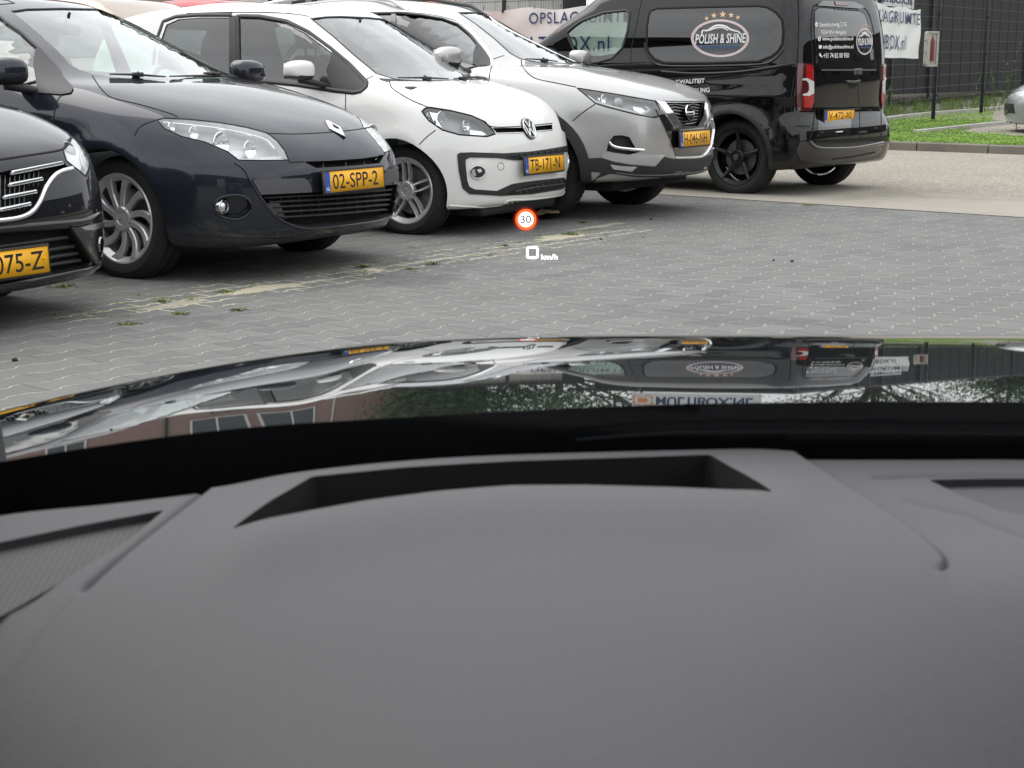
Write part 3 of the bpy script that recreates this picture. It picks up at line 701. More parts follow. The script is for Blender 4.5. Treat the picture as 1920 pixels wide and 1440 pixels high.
    for (cx_, cy_, ra_, rb_, th_) in SAND:
        c0 = gp(cx_, cy_); du = X.m('ADD', X.m('MULTIPLY', X.m('SUBTRACT', x, c0.x), dx), X.m('MULTIPLY', X.m('SUBTRACT', y, c0.y), dy)); dv = X.m('SUBTRACT', X.m('MULTIPLY', X.m('SUBTRACT', x, c0.x), dy), X.m('MULTIPLY', X.m('SUBTRACT', y, c0.y), dx))
        rr_ = X.m('SQRT', X.m('ADD', X.m('POWER', X.m('DIVIDE', X.m('ABSOLUTE', du), ra_), 2.0), X.m('POWER', X.m('DIVIDE', X.m('ABSOLUTE', dv), rb_), 2.0)))
        mk = X.rng(X.m('ADD', rr_, X.m('MULTIPLY', X.m('SUBTRACT', X.noise(ob, 6, 5, .65), .5), 2.6)), 1.0, .75); col = X.mix(X.m('MULTIPLY', mk, th_), col, X.mix(X.noise(ob, 30, 4), (.36, .32, .22), (.55, .51, .39)))
    # a little oil and tyre dirt
    oil = X.rng(X.noise(ob, .9, 6, .7), .54, .68, 0, .55); col = X.mix(oil, col, (.07, .07, .068))
    t.links.new(col, b.inputs['Base Color']); b.inputs['Roughness'].default_value = .82
    hgt = X.m('SUBTRACT', X.m('MULTIPLY', X.m('MINIMUM', X.rng(d1, 0, .007), X.rng(d2, 0, .006)), 1.0), X.m('MULTIPLY', fine, .25))
    bp = t.nodes.new('ShaderNodeBump'); bp.inputs['Strength'].default_value = .55; bp.inputs['Distance'].default_value = .004; t.links.new(hgt, bp.inputs['Height']); t.links.new(bp.outputs[0], b.inputs['Normal'])
paver_mat()
def gravel_mat(name, c0, c1, sc, dark, bump=.6):
    m, t, b = new_mat(name); X = NX(t); tc_ = t.nodes.new('ShaderNodeTexCoord'); ob = tc_.outputs['Object']
    v = t.nodes.new('ShaderNodeTexVoronoi'); v.inputs['Scale'].default_value = sc; t.links.new(ob, v.inputs['Vector'])
    sp = t.nodes.new('ShaderNodeSeparateColor'); t.links.new(v.outputs['Color'], sp.inputs[0])
    col = X.mix(sp.outputs[0], c0, c1); col = X.mix(X.rng(v.outputs['Distance'], .35, .75, 0, .7), col, dark); col = X.mix(X.rng(X.noise(ob, .8, 4), .4, .7, 0, .3), col, tuple(k * .75 for k in c0)); 
    t.links.new(col, b.inputs['Base Color']); b.inputs['Roughness'].default_value = .9
    bp = t.nodes.new('ShaderNodeBump'); bp.inputs['Strength'].default_value = bump; bp.inputs['Distance'].default_value = .006; bp.invert = True; t.links.new(v.outputs['Distance'], bp.inputs['Height']); t.links.new(bp.outputs[0], b.inputs['Normal'])
gravel_mat('road_chippings', (.25, .225, .185), (.45, .415, .355), 42, (.16, .14, .11))
gravel_mat('yard_gravel', (.26, .235, .19), (.40, .37, .30), 30, (.14, .13, .10))
def concrete_mat(name, c0, c1, stain):
    m, t, b = new_mat(name); X = NX(t); tc_ = t.nodes.new('ShaderNodeTexCoord'); ob = tc_.outputs['Object']
    col = X.mix(X.noise(ob, 2.2, 6, .65), c0, c1); col = X.mix(X.rng(X.noise(ob, 1.0, 5, .7), .52, .68, 0, .6), col, stain); col = X.mix(X.rng(X.noise(ob, 120, 2), .5, .8, 0, .35), col, stain)
    t.links.new(col, b.inputs['Base Color']); b.inputs['Roughness'].default_value = .88
    bp = t.nodes.new('ShaderNodeBump'); bp.inputs['Strength'].default_value = .25; bp.inputs['Distance'].default_value = .004; t.links.new(X.noise(ob, 90, 3), bp.inputs['Height']); t.links.new(bp.outputs[0], b.inputs['Normal'])
concrete_mat('concrete', (.27, .245, .205), (.36, .335, .285), (.17, .155, .13)); concrete_mat('kerb_stone', (.15, .14, .12), (.22, .205, .175), (.09, .08, .07)); concrete_mat('pale_kerb', (.42, .40, .37), (.52, .50, .46), (.3, .28, .25))
concrete_mat('earth', (.10, .085, .055), (.17, .145, .10), (.06, .06, .03)); mat('turf_base', (.045, .085, .018), .95, noise=.4, nscale=12)
# road frame: axis u along heading 130 deg (towards the viewer's right), v across it going away
U = Vector((sin(R(131)), cos(R(131)), 0)); Vv = Vector((sin(R(41)), cos(R(41)), 0)); O0 = gp(1700, 394.4)
def uv(px, py, z=0): d = gp(px, py, z) - O0; return d.dot(U), d.dot(Vv)
def W(u, v, z=0): p = O0 + U * u + Vv * v; return (p.x, p.y, z)
v_con = 0.0; v_road = uv(1700, 361)[1]; v_kerb = uv(1800, 286)[1]
def sheet(name, quad, m, z, kind='structure'):
    o = build(name, [W(u, v, z) for u, v in quad], [(0, 1, 2, 3)], m, smooth=False); o['kind'] = kind; return o
gz = lambda v: max(0, v - v_kerb) * .014
ground = build('ground', [(-400, -60, -.012), (400, -60, -.012), (400, 700, -.012), (-400, 700, -.012)], [(0, 1, 2, 3)], 'earth', smooth=False); ground['kind'] = 'structure'
o = build('parking_paving', [(-60, -30, 0), (60, -30, 0), (60, 60, 0), (-60, 60, 0)], [(0, 1, 2, 3)], 'paving', smooth=False); o['kind'] = 'structure'
bm = bmesh.new(); bm.from_mesh(o.data); bmesh.ops.bisect_plane(bm, geom=bm.verts[:] + bm.edges[:] + bm.faces[:], plane_co=O0, plane_no=Vv, clear_outer=True); bm.to_mesh(o.data); bm.free()
sheet('concrete_strip', [(-60, v_con), (60, v_con), (60, v_road), (-60, v_road)], 'concrete', .004)
sheet('road', [(-60, v_road), (60, v_road), (60, v_kerb + .3), (-60, v_kerb + .3)], 'road_chippings', .002)
# yard behind the row of cars, and rising verge and yard beyond the road
# kerb
m = MB(); bl = .98
for k in range(-8, 14):
    u0 = k * 1.0; P = [W(u0, v_kerb, -.01), W(u0 + bl, v_kerb, -.01), W(u0 + bl, v_kerb + .13, -.01), W(u0, v_kerb + .13, -.01)]; z = .115 + random.uniform(-.004, .004)
    T = [(p[0], p[1], z) for p in (W(u0 + .01, v_kerb + .02), W(u0 + bl - .01, v_kerb + .02), W(u0 + bl - .01, v_kerb + .12), W(u0 + .01, v_kerb + .12))]; m.add(P + [(p[0], p[1], z - .015) for p in P] + T, [(0, 1, 5, 4), (1, 2, 6, 5), (2, 3, 7, 6), (3, 0, 4, 7), (4, 5, 9, 8), (5, 6, 10, 9), (6, 7, 11, 10), (7, 4, 8, 11), (8, 9, 10, 11)])
o = m.obj('kerb', ['kerb_stone'], auto=30); o['kind'] = 'structure'
# verge (turf) ground
def slab(name, quad, m_, z0): 
    o = build(name, [W(u, v, z0 + gz(v)) for u, v in quad], [(0, 1, 2, 3)], m_, smooth=False); o['kind'] = 'structure'; return o
fz = lambda px, py: None
# fence geometry (world)
AF = R(31.6); fd = Vector((sin(AF), cos(AF), 0)); pb1 = at(1750, 211, 27.0); pb0 = pb1 - fd * 3.9
CORN = Vector((5.9, 24.2, 0)); ZF = pb1.z
slab('verge', [(-14, v_kerb + .13), (16, v_kerb + .13), (16, v_kerb + 7.2), (-14, v_kerb + 7.2)], 'turf_base', .10)
slab('yard', [(-40, v_kerb + 7.2), (40, v_kerb + 7.2), (40, v_kerb + 60), (-40, v_kerb + 60)], 'yard_gravel', .10)
def ribbon_kerb(name, pxs, Z0, h, w_, m_):
    """low kerb following pixels on the verge"""
    pts = []
    for px, py in pxs:
        d = ray(px, py); t = 20
        for _ in range(30):
            p = CAMP + d * t; v = (Vector(p) - O0).dot(Vv); zt = .10 + gz(v) + h; t = (zt - H) / d[2] if abs(d[2]) > 1e-6 else t
        pts.append(Vector((p[0], p[1], zt)))
    m = MB()
    for a, b in zip(pts[:-1], pts[1:]):
        d = (b - a).normalized(); n = Vector((-d.y, d.x, 0)) * w_; dn = Vector((0, 0, -h - .05))
        V = [a, b, b + n, a + n]; m.add([v + dn for v in V] + V, [(4, 5, 6, 7), (0, 1, 5, 4), (1, 2, 6, 5), (2, 3, 7, 6), (3, 0, 4, 7)])
    o = m.obj(name, [m_], auto=30); o['kind'] = 'structure'; return pts
ribbon_kerb('kerb_edging', [(1640, 224), (1700, 215), (1760, 209), (1830, 204), (1875, 200), (1990, 190)], 25, .07, .12, 'pale_kerb')
e2 = ribbon_kerb('bay_edging', [(1724, 244), (1800, 236), (1868, 229), (1900, 226)], 23, .07, .10, 'pale_kerb')
def onverge(px, py):
    d = ray(px, py); t = 20
    for _ in range(30):
        p = CAMP + d * t; v = (Vector(p) - O0).dot(Vv); t = (.10 + gz(v) - H) / d[2]
    return Vector(p)
bay = [onverge(*p) for p in ((1798, 248), (1868, 231), (2040, 215), (2300, 240), (1905, 256))]
o = build('bay_surface', [(p.x, p.y, p.z + .012) for p in bay], [tuple(range(5))], 'road_chippings', smooth=False); o['kind'] = 'structure'
# ---- grass cover: blades and clover leaves as one mass
def blades(name, place, n, hmin, hmax, wd, cols, kind='stuff'):
    V = []; Fc = []; mi = []
    k = 0
    while k < n:
        p = place()
        if p is None: continue
        k += 1; cl = random.random()
        a = random.uniform(0, 2 * pi); h = random.uniform(hmin, hmax); w_ = wd * random.uniform(.6, 1.3); ln = Vector((cos(a), sin(a), 0)); le = Vector((-sin(a), cos(a), 0)) * random.uniform(.1, .8) * h
        b = len(V); V += [p - ln * w_, p + ln * w_, p + ln * w_ * .7 + le * .5 + Vector((0, 0, h * .7)), p - ln * w_ * .7 + le * .5 + Vector((0, 0, h * .7)), p + le * 1.1 + Vector((0, 0, h))]
        Fc += [(b, b + 1, b + 2, b + 3), (b + 3, b + 2, b + 4)]; q = random.choices(range(len(cols)), weights=[3] + [1] * (len(cols) - 1))[0]; mi += [q, q]
    o = build(name, V, Fc, cols, mi=mi, smooth=False); 
    if kind: o['kind'] = kind
    return o
def leaves(name, place, n, hmin, hmax, sz, cols, kind='stuff'):
    V = []; Fc = []; mi = []; k = 0
    while k < n:
        p = place()
        if p is None: continue
        k += 1; a = random.uniform(0, 2 * pi); s_ = sz * random.uniform(.6, 1.4); c_ = p + Vector((0, 0, hmin + (hmax - hmin) * random.random() ** .8 * (.6 + .4 * sin(p.x * 5) * cos(p.y * 4.1))))
        t1 = Vector((cos(a), sin(a), random.uniform(-.5, .7))).normalized() * s_; t2 = Vector((-sin(a), cos(a), random.uniform(-.4, .4))).normalized() * s_ * .55
        b = len(V); V += [c_ - t1, c_ + t2, c_ + t1, c_ - t2]; Fc.append((b, b + 1, b + 2, b + 3)); mi.append(random.choices(range(len(cols)), weights=[4, 3, 2, .8][:len(cols)])[0])
    o = build(name, V, Fc, cols, mi=mi, smooth=False)
    if kind: o['kind'] = kind
    return o
def leafmat(name, c):
    m, t, b = new_mat(name); b.inputs['Base Color'].default_value = (*c, 1); b.inputs['Roughness'].default_value = .6; b.inputs['Subsurface Weight'].default_value = 0
    tl = t.nodes.new('ShaderNodeBsdfTranslucent'); tl.inputs[0].default_value = (c[0] * 1.3, c[1] * 1.4, c[2], 1); mx = t.nodes.new('ShaderNodeMixShader'); mx.inputs[0].default_value = .3
    t.links.new(b.outputs[0], mx.inputs[1]); t.links.new(tl.outputs[0], mx.inputs[2]); t.links.new(mx.outputs[0], t.nodes['Material Output'].inputs[0])
leafmat('leaf_bright', (.26, .41, .06)); leafmat('leaf_mid', (.13, .25, .04)); leafmat('leaf_dark', (.05, .12, .02)); leafmat('leaf_olive', (.15, .19, .05)); leafmat('leaf_dry', (.30, .26, .13)); leafmat('leaf_tree', (.045, .085, .03))
baypoly = [(p.x, p.y) for p in bay]
def inpoly(x, y, P):
    c = False
    for i in range(len(P)):
        (x1, y1), (x2, y2) = P[i - 1], P[i]
        if (y1 > y) != (y2 > y) and x < (x2 - x1) * (y - y1) / (y2 - y1) + x1: c = not c
    return c
def pv():
    px = random.uniform(1600, 1960); py = random.uniform(206, 290); p = onverge(px, py); v = (p - O0).dot(Vv)
    if v < v_kerb + .14 or inpoly(p.x, p.y, baypoly) or (px > 1862 and py < 246): return None
    if py < 223 - (px - 1640) * .085 and random.random() > .06: return None
    return p - Vector((0, 0, .01))
g = leaves('grass', pv, 34000, .0, .075, .016, ['leaf_bright', 'leaf_bright', 'leaf_mid', 'leaf_dark'])
def pw():
    px = random.uniform(1640, 1930); py = random.uniform(194, 222) - (px - 1640) * .06; p = onverge(px, py)
    return p if random.random() < .6 + .4 * sin(px * .11) else None
blades('rough_grass', pw, 2600, .05, .17, .009, ['leaf_mid', 'leaf_olive', 'leaf_dark', 'leaf_dry'])
def py_():
    px = random.uniform(1640, 1930); py = random.uniform(168, 178); p = onverge(px, py); return p
blades('yard_weeds', py_, 1500, .04, .16, .016, ['leaf_olive', 'leaf_mid', 'leaf_dry'])
# ---- weeds in the paving
def tuft(px, py, r, n, h, label):
    c_ = gp(px, py)
    def pp(): a = random.uniform(0, 2 * pi); q = r * .9 * random.random(); q *= (.35 + .65 * abs(sin(a * 1.5 + px))); return Vector((c_.x + cos(a) * q * 1.3 + sin(px) * .3 * r, c_.y + sin(a) * q, 0))
    o = leaves('weed_tuft', pp, int(n * 1.3), .0, h * .38, .008, ['leaf_olive', 'leaf_dark', 'leaf_dry', 'leaf_mid'], kind=None); tag(o, label, 'weed', 'weed tufts in the paving joints')
for (px, py, r, n, h, lb) in ((1064, 440, .10, 160, .07, 'largest tuft on the pale sand patch below the white car'), (815, 496, .05, 90, .06, 'small bright tuft below the slate car nose'), (683, 501, .05, 90, .05, 'dark small tuft under the right end of the slate bumper'),
        (312, 566, .05, 60, .035, 'flat tuft at the sandy joint right of the alloy wheel'), (343, 589, .04, 60, .035, 'tuft nearest the viewer in the sandy joints'), (425, 548, .05, 60, .03, 'thin tuft on the long sand streak'), (125, 538, .09, 120, .035, 'dry tuft by the left-edge saloon bumper'),
        (228, 608, .07, 70, .03, 'browned tuft in the paving alone, nearest the bonnet'), (450, 582, .05, 70, .03, 'low tuft at the lower edge of the sand streak'), (948, 461, .05, 60, .03, 'yellowing tuft left of the speed display'), (1098, 418, .05, 60, .03, 'tuft up and right of the sand patch'), (1510, 385, .07, 80, .03, 'tuft at the edge of the concrete strip'), (770, 505, .05, 60, .025, 'flat tuft between two sandy joints below the slate car')):
    tuft(px, py, r, n, h, lb)
V = []; Fc = []
for k in range(60):
    u_ = k / 59.; px = 110 + 1130 * u_ + random.uniform(-25, 25); py = 590 - 172 * u_ + random.gauss(0, 13)
    c_ = gp(px, py)
    for j in range(random.randint(14, 40)):
        a = random.uniform(0, 2 * pi); q = abs(random.gauss(0, .022)); p = Vector((c_.x + cos(a) * q * 1.8, c_.y + sin(a) * q, random.uniform(.001, .009))); b0 = random.uniform(0, 2 * pi); s_ = random.uniform(.003, .007); t1 = Vector((cos(b0), sin(b0), .4)) * s_; t2 = Vector((-sin(b0), cos(b0), .2)) * s_ * .6; n0 = len(V); V += [p - t1, p + t2, p + t1, p - t2]; Fc.append((n0, n0 + 1, n0 + 2, n0 + 3))
build('moss', V, Fc, ['leaf_olive', 'leaf_dry', 'leaf_mid'], mi=[random.randint(0, 2) for _ in Fc], smooth=False)['kind'] = 'stuff'
for (px, py, r, lb) in ((28, 677, .012, 'dark pebble on the paving at the left edge'), (1485, 491, .010, 'dark pebble on the open paving far right of the speed display'), (1127, 449, .009, 'dark pebble right of the speed display'), (1221, 412, .010, 'dark pebble below the crossover nose'), (1450, 489, .008, 'small dark crumb beside the pebble far right')):
    bm = bmesh.new(); bmesh.ops.create_icosphere(bm, subdivisions=2, radius=r)
    for v in bm.verts: v.co = v.co * random.uniform(.8, 1.2); v.co.z = v.co.z * .6 + r * .45
    me = bpy.data.meshes.new('pebble'); bm.to_mesh(me); bm.free(); me.materials.append(MATS['tyre']); o = bpy.data.objects.new('pebble', me); COL.objects.link(o); o.location = gp(px, py); tag(o, lb, 'pebble', 'dark pebbles on the paving')
# ---- scrap of cardboard under the white car
def scrap():
    a = gp(1008, 413); Y = a.y; P = [(1004, 400), (1018, 394), (1032, 392), (1047, 395), (1049, 399), (1030, 399), (1024, 406), (1010, 405)]
    V = []
    for i, (px, py) in enumerate(P): q = at(px, py, Y + .0); V.append((q.x, Y + (.10 if i in (1, 2, 3) else -.02), max(.004, q.z)))
    o = build('cardboard_scrap', [tuple(v) for v in V] + [(v[0], v[1], v[2] + .005) for v in V], [tuple(range(8))[::-1], tuple(range(8, 16))] + [(i, (i + 1) % 8, 8 + (i + 1) % 8, 8 + i) for i in range(8)], 'cardboard', smooth=False)
    tag(o, 'torn tan scrap of cardboard on the paving under the white car nose', 'litter')
mat('cardboard', (.36, .26, .16), .9, noise=.3, nscale=20); scrap()
def onplane(px, py, P0, d):
    r_ = ray(px, py); n = Vector((-d.y, d.x, 0)); t = (P0 - Vector(CAMP)).dot(n) / Vector(r_).dot(n); return Vector(CAMP) + Vector(r_) * t
# ---- fence: posts and double wire panels; banners hang on it
mat('fence_black', (.008, .010, .013), .45); mat('fence_wire', (.06, .063, .067), .5, .3); mat('banner_cloth', (.80, .81, .79), .6, noise=.06, nscale=3); mat('ink_navy', (.022, .045, .16), .5); mat('logo_orange', (.75, .26, .06), .5)
def fence(a, d, n, sp_, z0, slope, label, hgt=2.0, fine=True, wm='fence_wire'):
    root = empty('mesh_fence', label, 'fence', loc=(a.x, a.y, z0), group='wire mesh fences round the storage yard')
    for k in range(n + 1):
        m = MB(); q = d * (k * sp_); zz = slope * k * sp_; m.box((q.x, q.y, zz + hgt / 2 - .1), (.065, .045, hgt + .25), rot=Matrix.Rotation(atan2(d.y, d.x) + pi / 2, 3, 'Z'), bev=.006); m.box((q.x, q.y, zz + hgt + .03), (.07, .05, .015), rot=Matrix.Rotation(atan2(d.y, d.x) + pi / 2, 3, 'Z'))
        for hz in (.3, 1.0, 1.7): m.box((q.x, q.y - .03, zz + hz), (.09, .03, .04), rot=Matrix.Rotation(atan2(d.y, d.x) + pi / 2, 3, 'Z'))
        m.obj('post', ['fence_black'], root)
    for k in range(n):
        m = MB(); a0 = d * (k * sp_ + .03); a1 = d * ((k + 1) * sp_ - .03); z_a = slope * k * sp_; z_b = slope * (k + 1) * sp_
        for j in range(int(hgt / .2) + 1): 
            for s_ in (-.008, .008): nrm = Vector((-d.y, d.x, 0)) * s_; m.tube([a0 + nrm + Vector((0, 0, z_a + .05 + j * .2)), a1 + nrm + Vector((0, 0, z_b + .05 + j * .2))], .0042, 4)
        if fine:
            for i in range(int(sp_ / .05)):
                t = i / (sp_ / .05); q = a0.lerp(a1, t); zz = z_a + (z_b - z_a) * t; m.tube([q + Vector((0, 0, zz + .03)), q + Vector((0, 0, zz + hgt - .02))], .0016, 3, cap=False)
        m.obj('wire_panel', [wm], root)
    return root
zf = pb1.z
SPF = (onplane(1840, 204, pb1, fd) - pb1).to_2d().length; corner = pb1 - fd * (SPF * 2)
fence(corner, fd, 7, SPF, zf - 2 * SPF * .0143, .0143, 'black wire mesh fence on the right with two tall posts on the verge', hgt=2.4)
bd = Vector((-sin(R(126)), -cos(R(126)), 0))
fence(corner, bd, 9, 2.6, zf - .05, .0, 'black wire mesh fence along the back behind the crossover and van roofs', hgt=2.4, wm='fence_black')
def banner(c0, d, w_, h_, z_top, label, lines, sag=.03, n=24):
    root = None; V = []; Fc = []; nrm = Vector((d.y, -d.x, 0)); 
    if nrm.y > 0: nrm = -nrm
    for j in range(9):
        for i in range(n + 1):
            u = i / n; v = j / 8; s_ = (sin(u * pi * 5) * .5 + .5) * sag * (1 - v) * .8 + .012 * sin(u * 17 + v * 5) 
            p = c0 + d * (w_ * u) + nrm * (.05 + .012 * sin(u * 23 + j)); V.append((p.x, p.y, z_top - h_ * v - s_ * (1 if j == 0 else .3)))
    for j in range(8):
        for i in range(n): a = j * (n + 1) + i; Fc.append((a, a + 1, a + n + 2, a + n + 1))
    o = build('banner', V, Fc, 'banner_cloth'); tag(o, label, 'banner', 'storage banners hung on the fence')
    for (tx, u0, u1, v0, v1, mm) in lines:
        T, F2 = fit_text(tx, 1, 1, bold=.004, space=1.12); P = [c0 + d * (w_ * (u0 + (u1 - u0) * t[0])) + nrm * .075 + Vector((0, 0, z_top - h_ * (v1 - (v1 - v0) * t[1]))) for t in T]
        build('lettering', [tuple(p) for p in P], F2, mm, o, smooth=False)
    for u in np.linspace(.02, .98, 7): m = MB(); p = c0 + d * (w_ * u) + nrm * .06; m.tube([(p.x, p.y, z_top - .01), (p.x, p.y, z_top + .05)], .004, 5); m.obj('cable_tie', ['fence_black'], o)
    return o
LN = [('OPSLAGRUIMTE', .04, .96, .10, .33, 'ink_navy'), ('MULTIBOX.nl', .06, .74, .56, .84, 'ink_navy')]
# right banner: right edge at px 1722, y 17..110
qr = onplane(1722, 17, pb1, fd); ql = onplane(1606, 15, pb1, fd); qb = onplane(1720, 110, pb1, fd)
banner(Vector((ql.x, ql.y, 0)), fd, (qr - ql).to_2d().length, qr.z - qb.z, qr.z, 'white OPSLAGRUIMTE MULTIBOX.nl banner on the fence just right of the van', LN)
bl_ = onplane(905, 15, corner, bd); br_ = onplane(1218, 12, corner, bd); zt = onplane(1040, 14, corner, bd).z; zb = onplane(1040, 112, corner, bd).z
banner(Vector((bl_.x, bl_.y, 0)), Vector((-bd.x, -bd.y, 0)), (br_ - bl_).to_2d().length, zt - zb, zt, 'white OPSLAGRUIMTE MULTIBOX.nl banner on the back fence, between crossover and van', [('OPSLAGRUIMTE', .31, .90, .09, .31, 'ink_navy'), ('MULTIBOX.nl', .16, .79, .55, .85, 'ink_navy')])
# ---- dark clad storage hall beyond the right fence
def cladding(name, c, pitch):
    m, t, b = new_mat(name); X = NX(t); tc_ = t.nodes.new('ShaderNodeTexCoord'); sp = t.nodes.new('ShaderNodeSeparateXYZ'); t.links.new(tc_.outputs['Object'], sp.inputs[0])
    b.inputs['Roughness'].default_value = .65; b.inputs['Specular IOR Level'].default_value = .25; b.inputs['Base Color'].default_value = (*c, 1); t.links.new(X.mix(X.noise(tc_.outputs['Object'], 1.2, 4), tuple(k * .85 for k in c), tuple(k * 1.2 for k in c)), b.inputs['Base Color'])
cladding('hall_cladding', (.013, .0135, .016), .2); mat('hall_trim', (.012, .012, .014), .4); mat('white_sign', (.72, .73, .74), .5); mat('grey_box', (.42, .42, .38), .6, noise=.1, nscale=6); mat('extinguisher_red', (.20, .035, .035), .5)
def wall_ribs(mb, a, b_, z0, z1, pitch=.9, dep=.012, m=0):
    d = (b_ - a); L_ = d.length; d = d.normalized(); n = Vector((d.y, -d.x, 0)); n = n if n.y < 0 else -n; V = []; k = int(L_ / pitch)
    for i in range(k):
        for (u, o_) in ((0, 0), (.94, 0), (.955, dep), (.985, dep), (1.0, 0)): p = a + d * (i + u) * pitch + n * o_; V.append(p)
    nv = len(V); mb.add([(p.x, p.y, z0) for p in V] + [(p.x, p.y, z1) for p in V], [(i, i + 1, nv + i + 1, nv + i) for i in range(nv - 1)], m)
w1 = onplane(1655, 174, at(1760, 166, 36.0), fd); wd0 = at(1760, 166, 36.0); hall_a = wd0 - fd * 9; hall_b = wd0 + fd * 32; zb_ = wd0.z - .1
e = empty('storage_hall', 'black clad storage hall with white signs, behind the right fence', 'building', loc=(0, 0, 0))
m = MB(); wall_ribs(m, hall_a, hall_b, zb_, 3.3); hb2 = Vector((-bd.x, -bd.y, 0)); back = hall_a + Vector((-fd.y, fd.x, 0)) * -0; side = hall_a + bd * 5.2; wall_ribs(m, hall_a, side, zb_, 3.3)
m.obj('wall', ['hall_cladding'], e, fix=False)
m = MB(); far_ = hall_b + bd * 5.2
m.prism([(hall_a.x, hall_a.y), (hall_b.x, hall_b.y), (far_.x, far_.y), (side.x, side.y)], 3.3, 3.42, lambda u, v, h: (u, v, h)); m.obj('roof', ['hall_trim'], e, smooth=False)
# sign high on the hall: MULTIBOX.NL with a block logo
def wallsign(name, a, d, w_, z0, h_, tx, parent, logo_=True, nrm=None, off=.12):
    nrm = nrm or Vector((d.y, -d.x, 0)); nrm = nrm if nrm.y < 0 else -nrm
    f = lambda u, v, h: tuple(a + d * u + nrm * (off + h) + Vector((0, 0, z0 + v - a.z)))
    m = MB(); m.prism([(0, 0), (w_, 0), (w_, h_), (0, h_)], 0, .06, f); s_ = m.obj(name, ['white_sign'], parent, smooth=False)
    x0 = w_ * (.20 if logo_ else .05)
    V, Fc = fit_text(tx, w_ * .95 - x0, h_ * .56, bold=.03); build('lettering', [f(x0 + v[0], h_ * .22 + v[1], .065) for v in V], Fc, 'ink_navy', s_, smooth=False)
    if logo_:
        m = MB(); q = h_ * .30; c0 = w_ * .09; m.prism([(c0 - q * .5, h_ / 2 - q * .5), (c0 + q * .5, h_ / 2 - q * .5), (c0 + q * .5, h_ / 2 + q * .5), (c0 - q * .5, h_ / 2 + q * .5)], .06, .07, f)
        for (sx, sy) in ((-1, -1), (1, -1), (1, 1), (-1, 1)):
            for (wx, hy, ox, oy) in ((.75, .16, .55, 1.0), (.16, .75, 1.0, .55)): cx = c0 + sx * q * ox; cy = h_ / 2 + sy * q * oy; m.prism([(cx - wx * q / 2, cy - hy * q / 2), (cx + wx * q / 2, cy - hy * q / 2), (cx + wx * q / 2, cy + hy * q / 2), (cx - wx * q / 2, cy + hy * q / 2)], .06, .07, f)
        m.obj('sign_logo', ['logo_orange'], s_, smooth=False)
    return s_
s1 = onplane(1612, -14, hall_a, fd); s2 = onplane(1698, 17, hall_a, fd)
wallsign('wall_sign', Vector((s1.x, s1.y, 0)), fd, (s2 - s1).to_2d().length, s2.z, s1.z - s2.z + .1, 'MULTIBOX.nl', e, logo_=False)
for xp in (1620, 1668, 1740): 
    q = onplane(xp, 150, hall_a, fd); m = MB(); m.box((q.x, q.y - .08, 1.7), (.05, .06, 3.2), rot=Matrix.Rotation(atan2(fd.y, fd.x), 3, 'Z')); m.obj('downpipe', ['hall_trim'], e)
# extinguisher cabinet on the fence
q = onplane(1741, 92, pb1, fd); rz_ = atan2(fd.y, fd.x)
ex = empty('extinguisher_cabinet', 'pale grey cabinet with a red extinguisher, hung on the fence between banner and post', 'cabinet', loc=(q.x + .02, q.y - .14, q.z), rz=R(22))
m = MB(); m.box((0, .05, 0), (.22, .12, .60), bev=.04)
m.obj('cabinet_box', ['grey_box'], ex); m = MB(); m.lathe([(-.2, .001), (-.2, .038), (.12, .038), (.17, .025), (.2, .012), (.24, .001)], 20, axis='Z', c=(0, -.01, 0)); m.obj('extinguisher', ['extinguisher_red'], ex)
m = MB(); m.box((0, -.02, .28), (.22, .03, .035)); m.box((0, -.02, -.28), (.22, .03, .035)); m.box((-.095, -.02, 0), (.035, .03, .56)); m.box((.095, -.02, 0), (.035, .03, .56)); m.obj('cabinet_rim', ['grey_box'], ex)
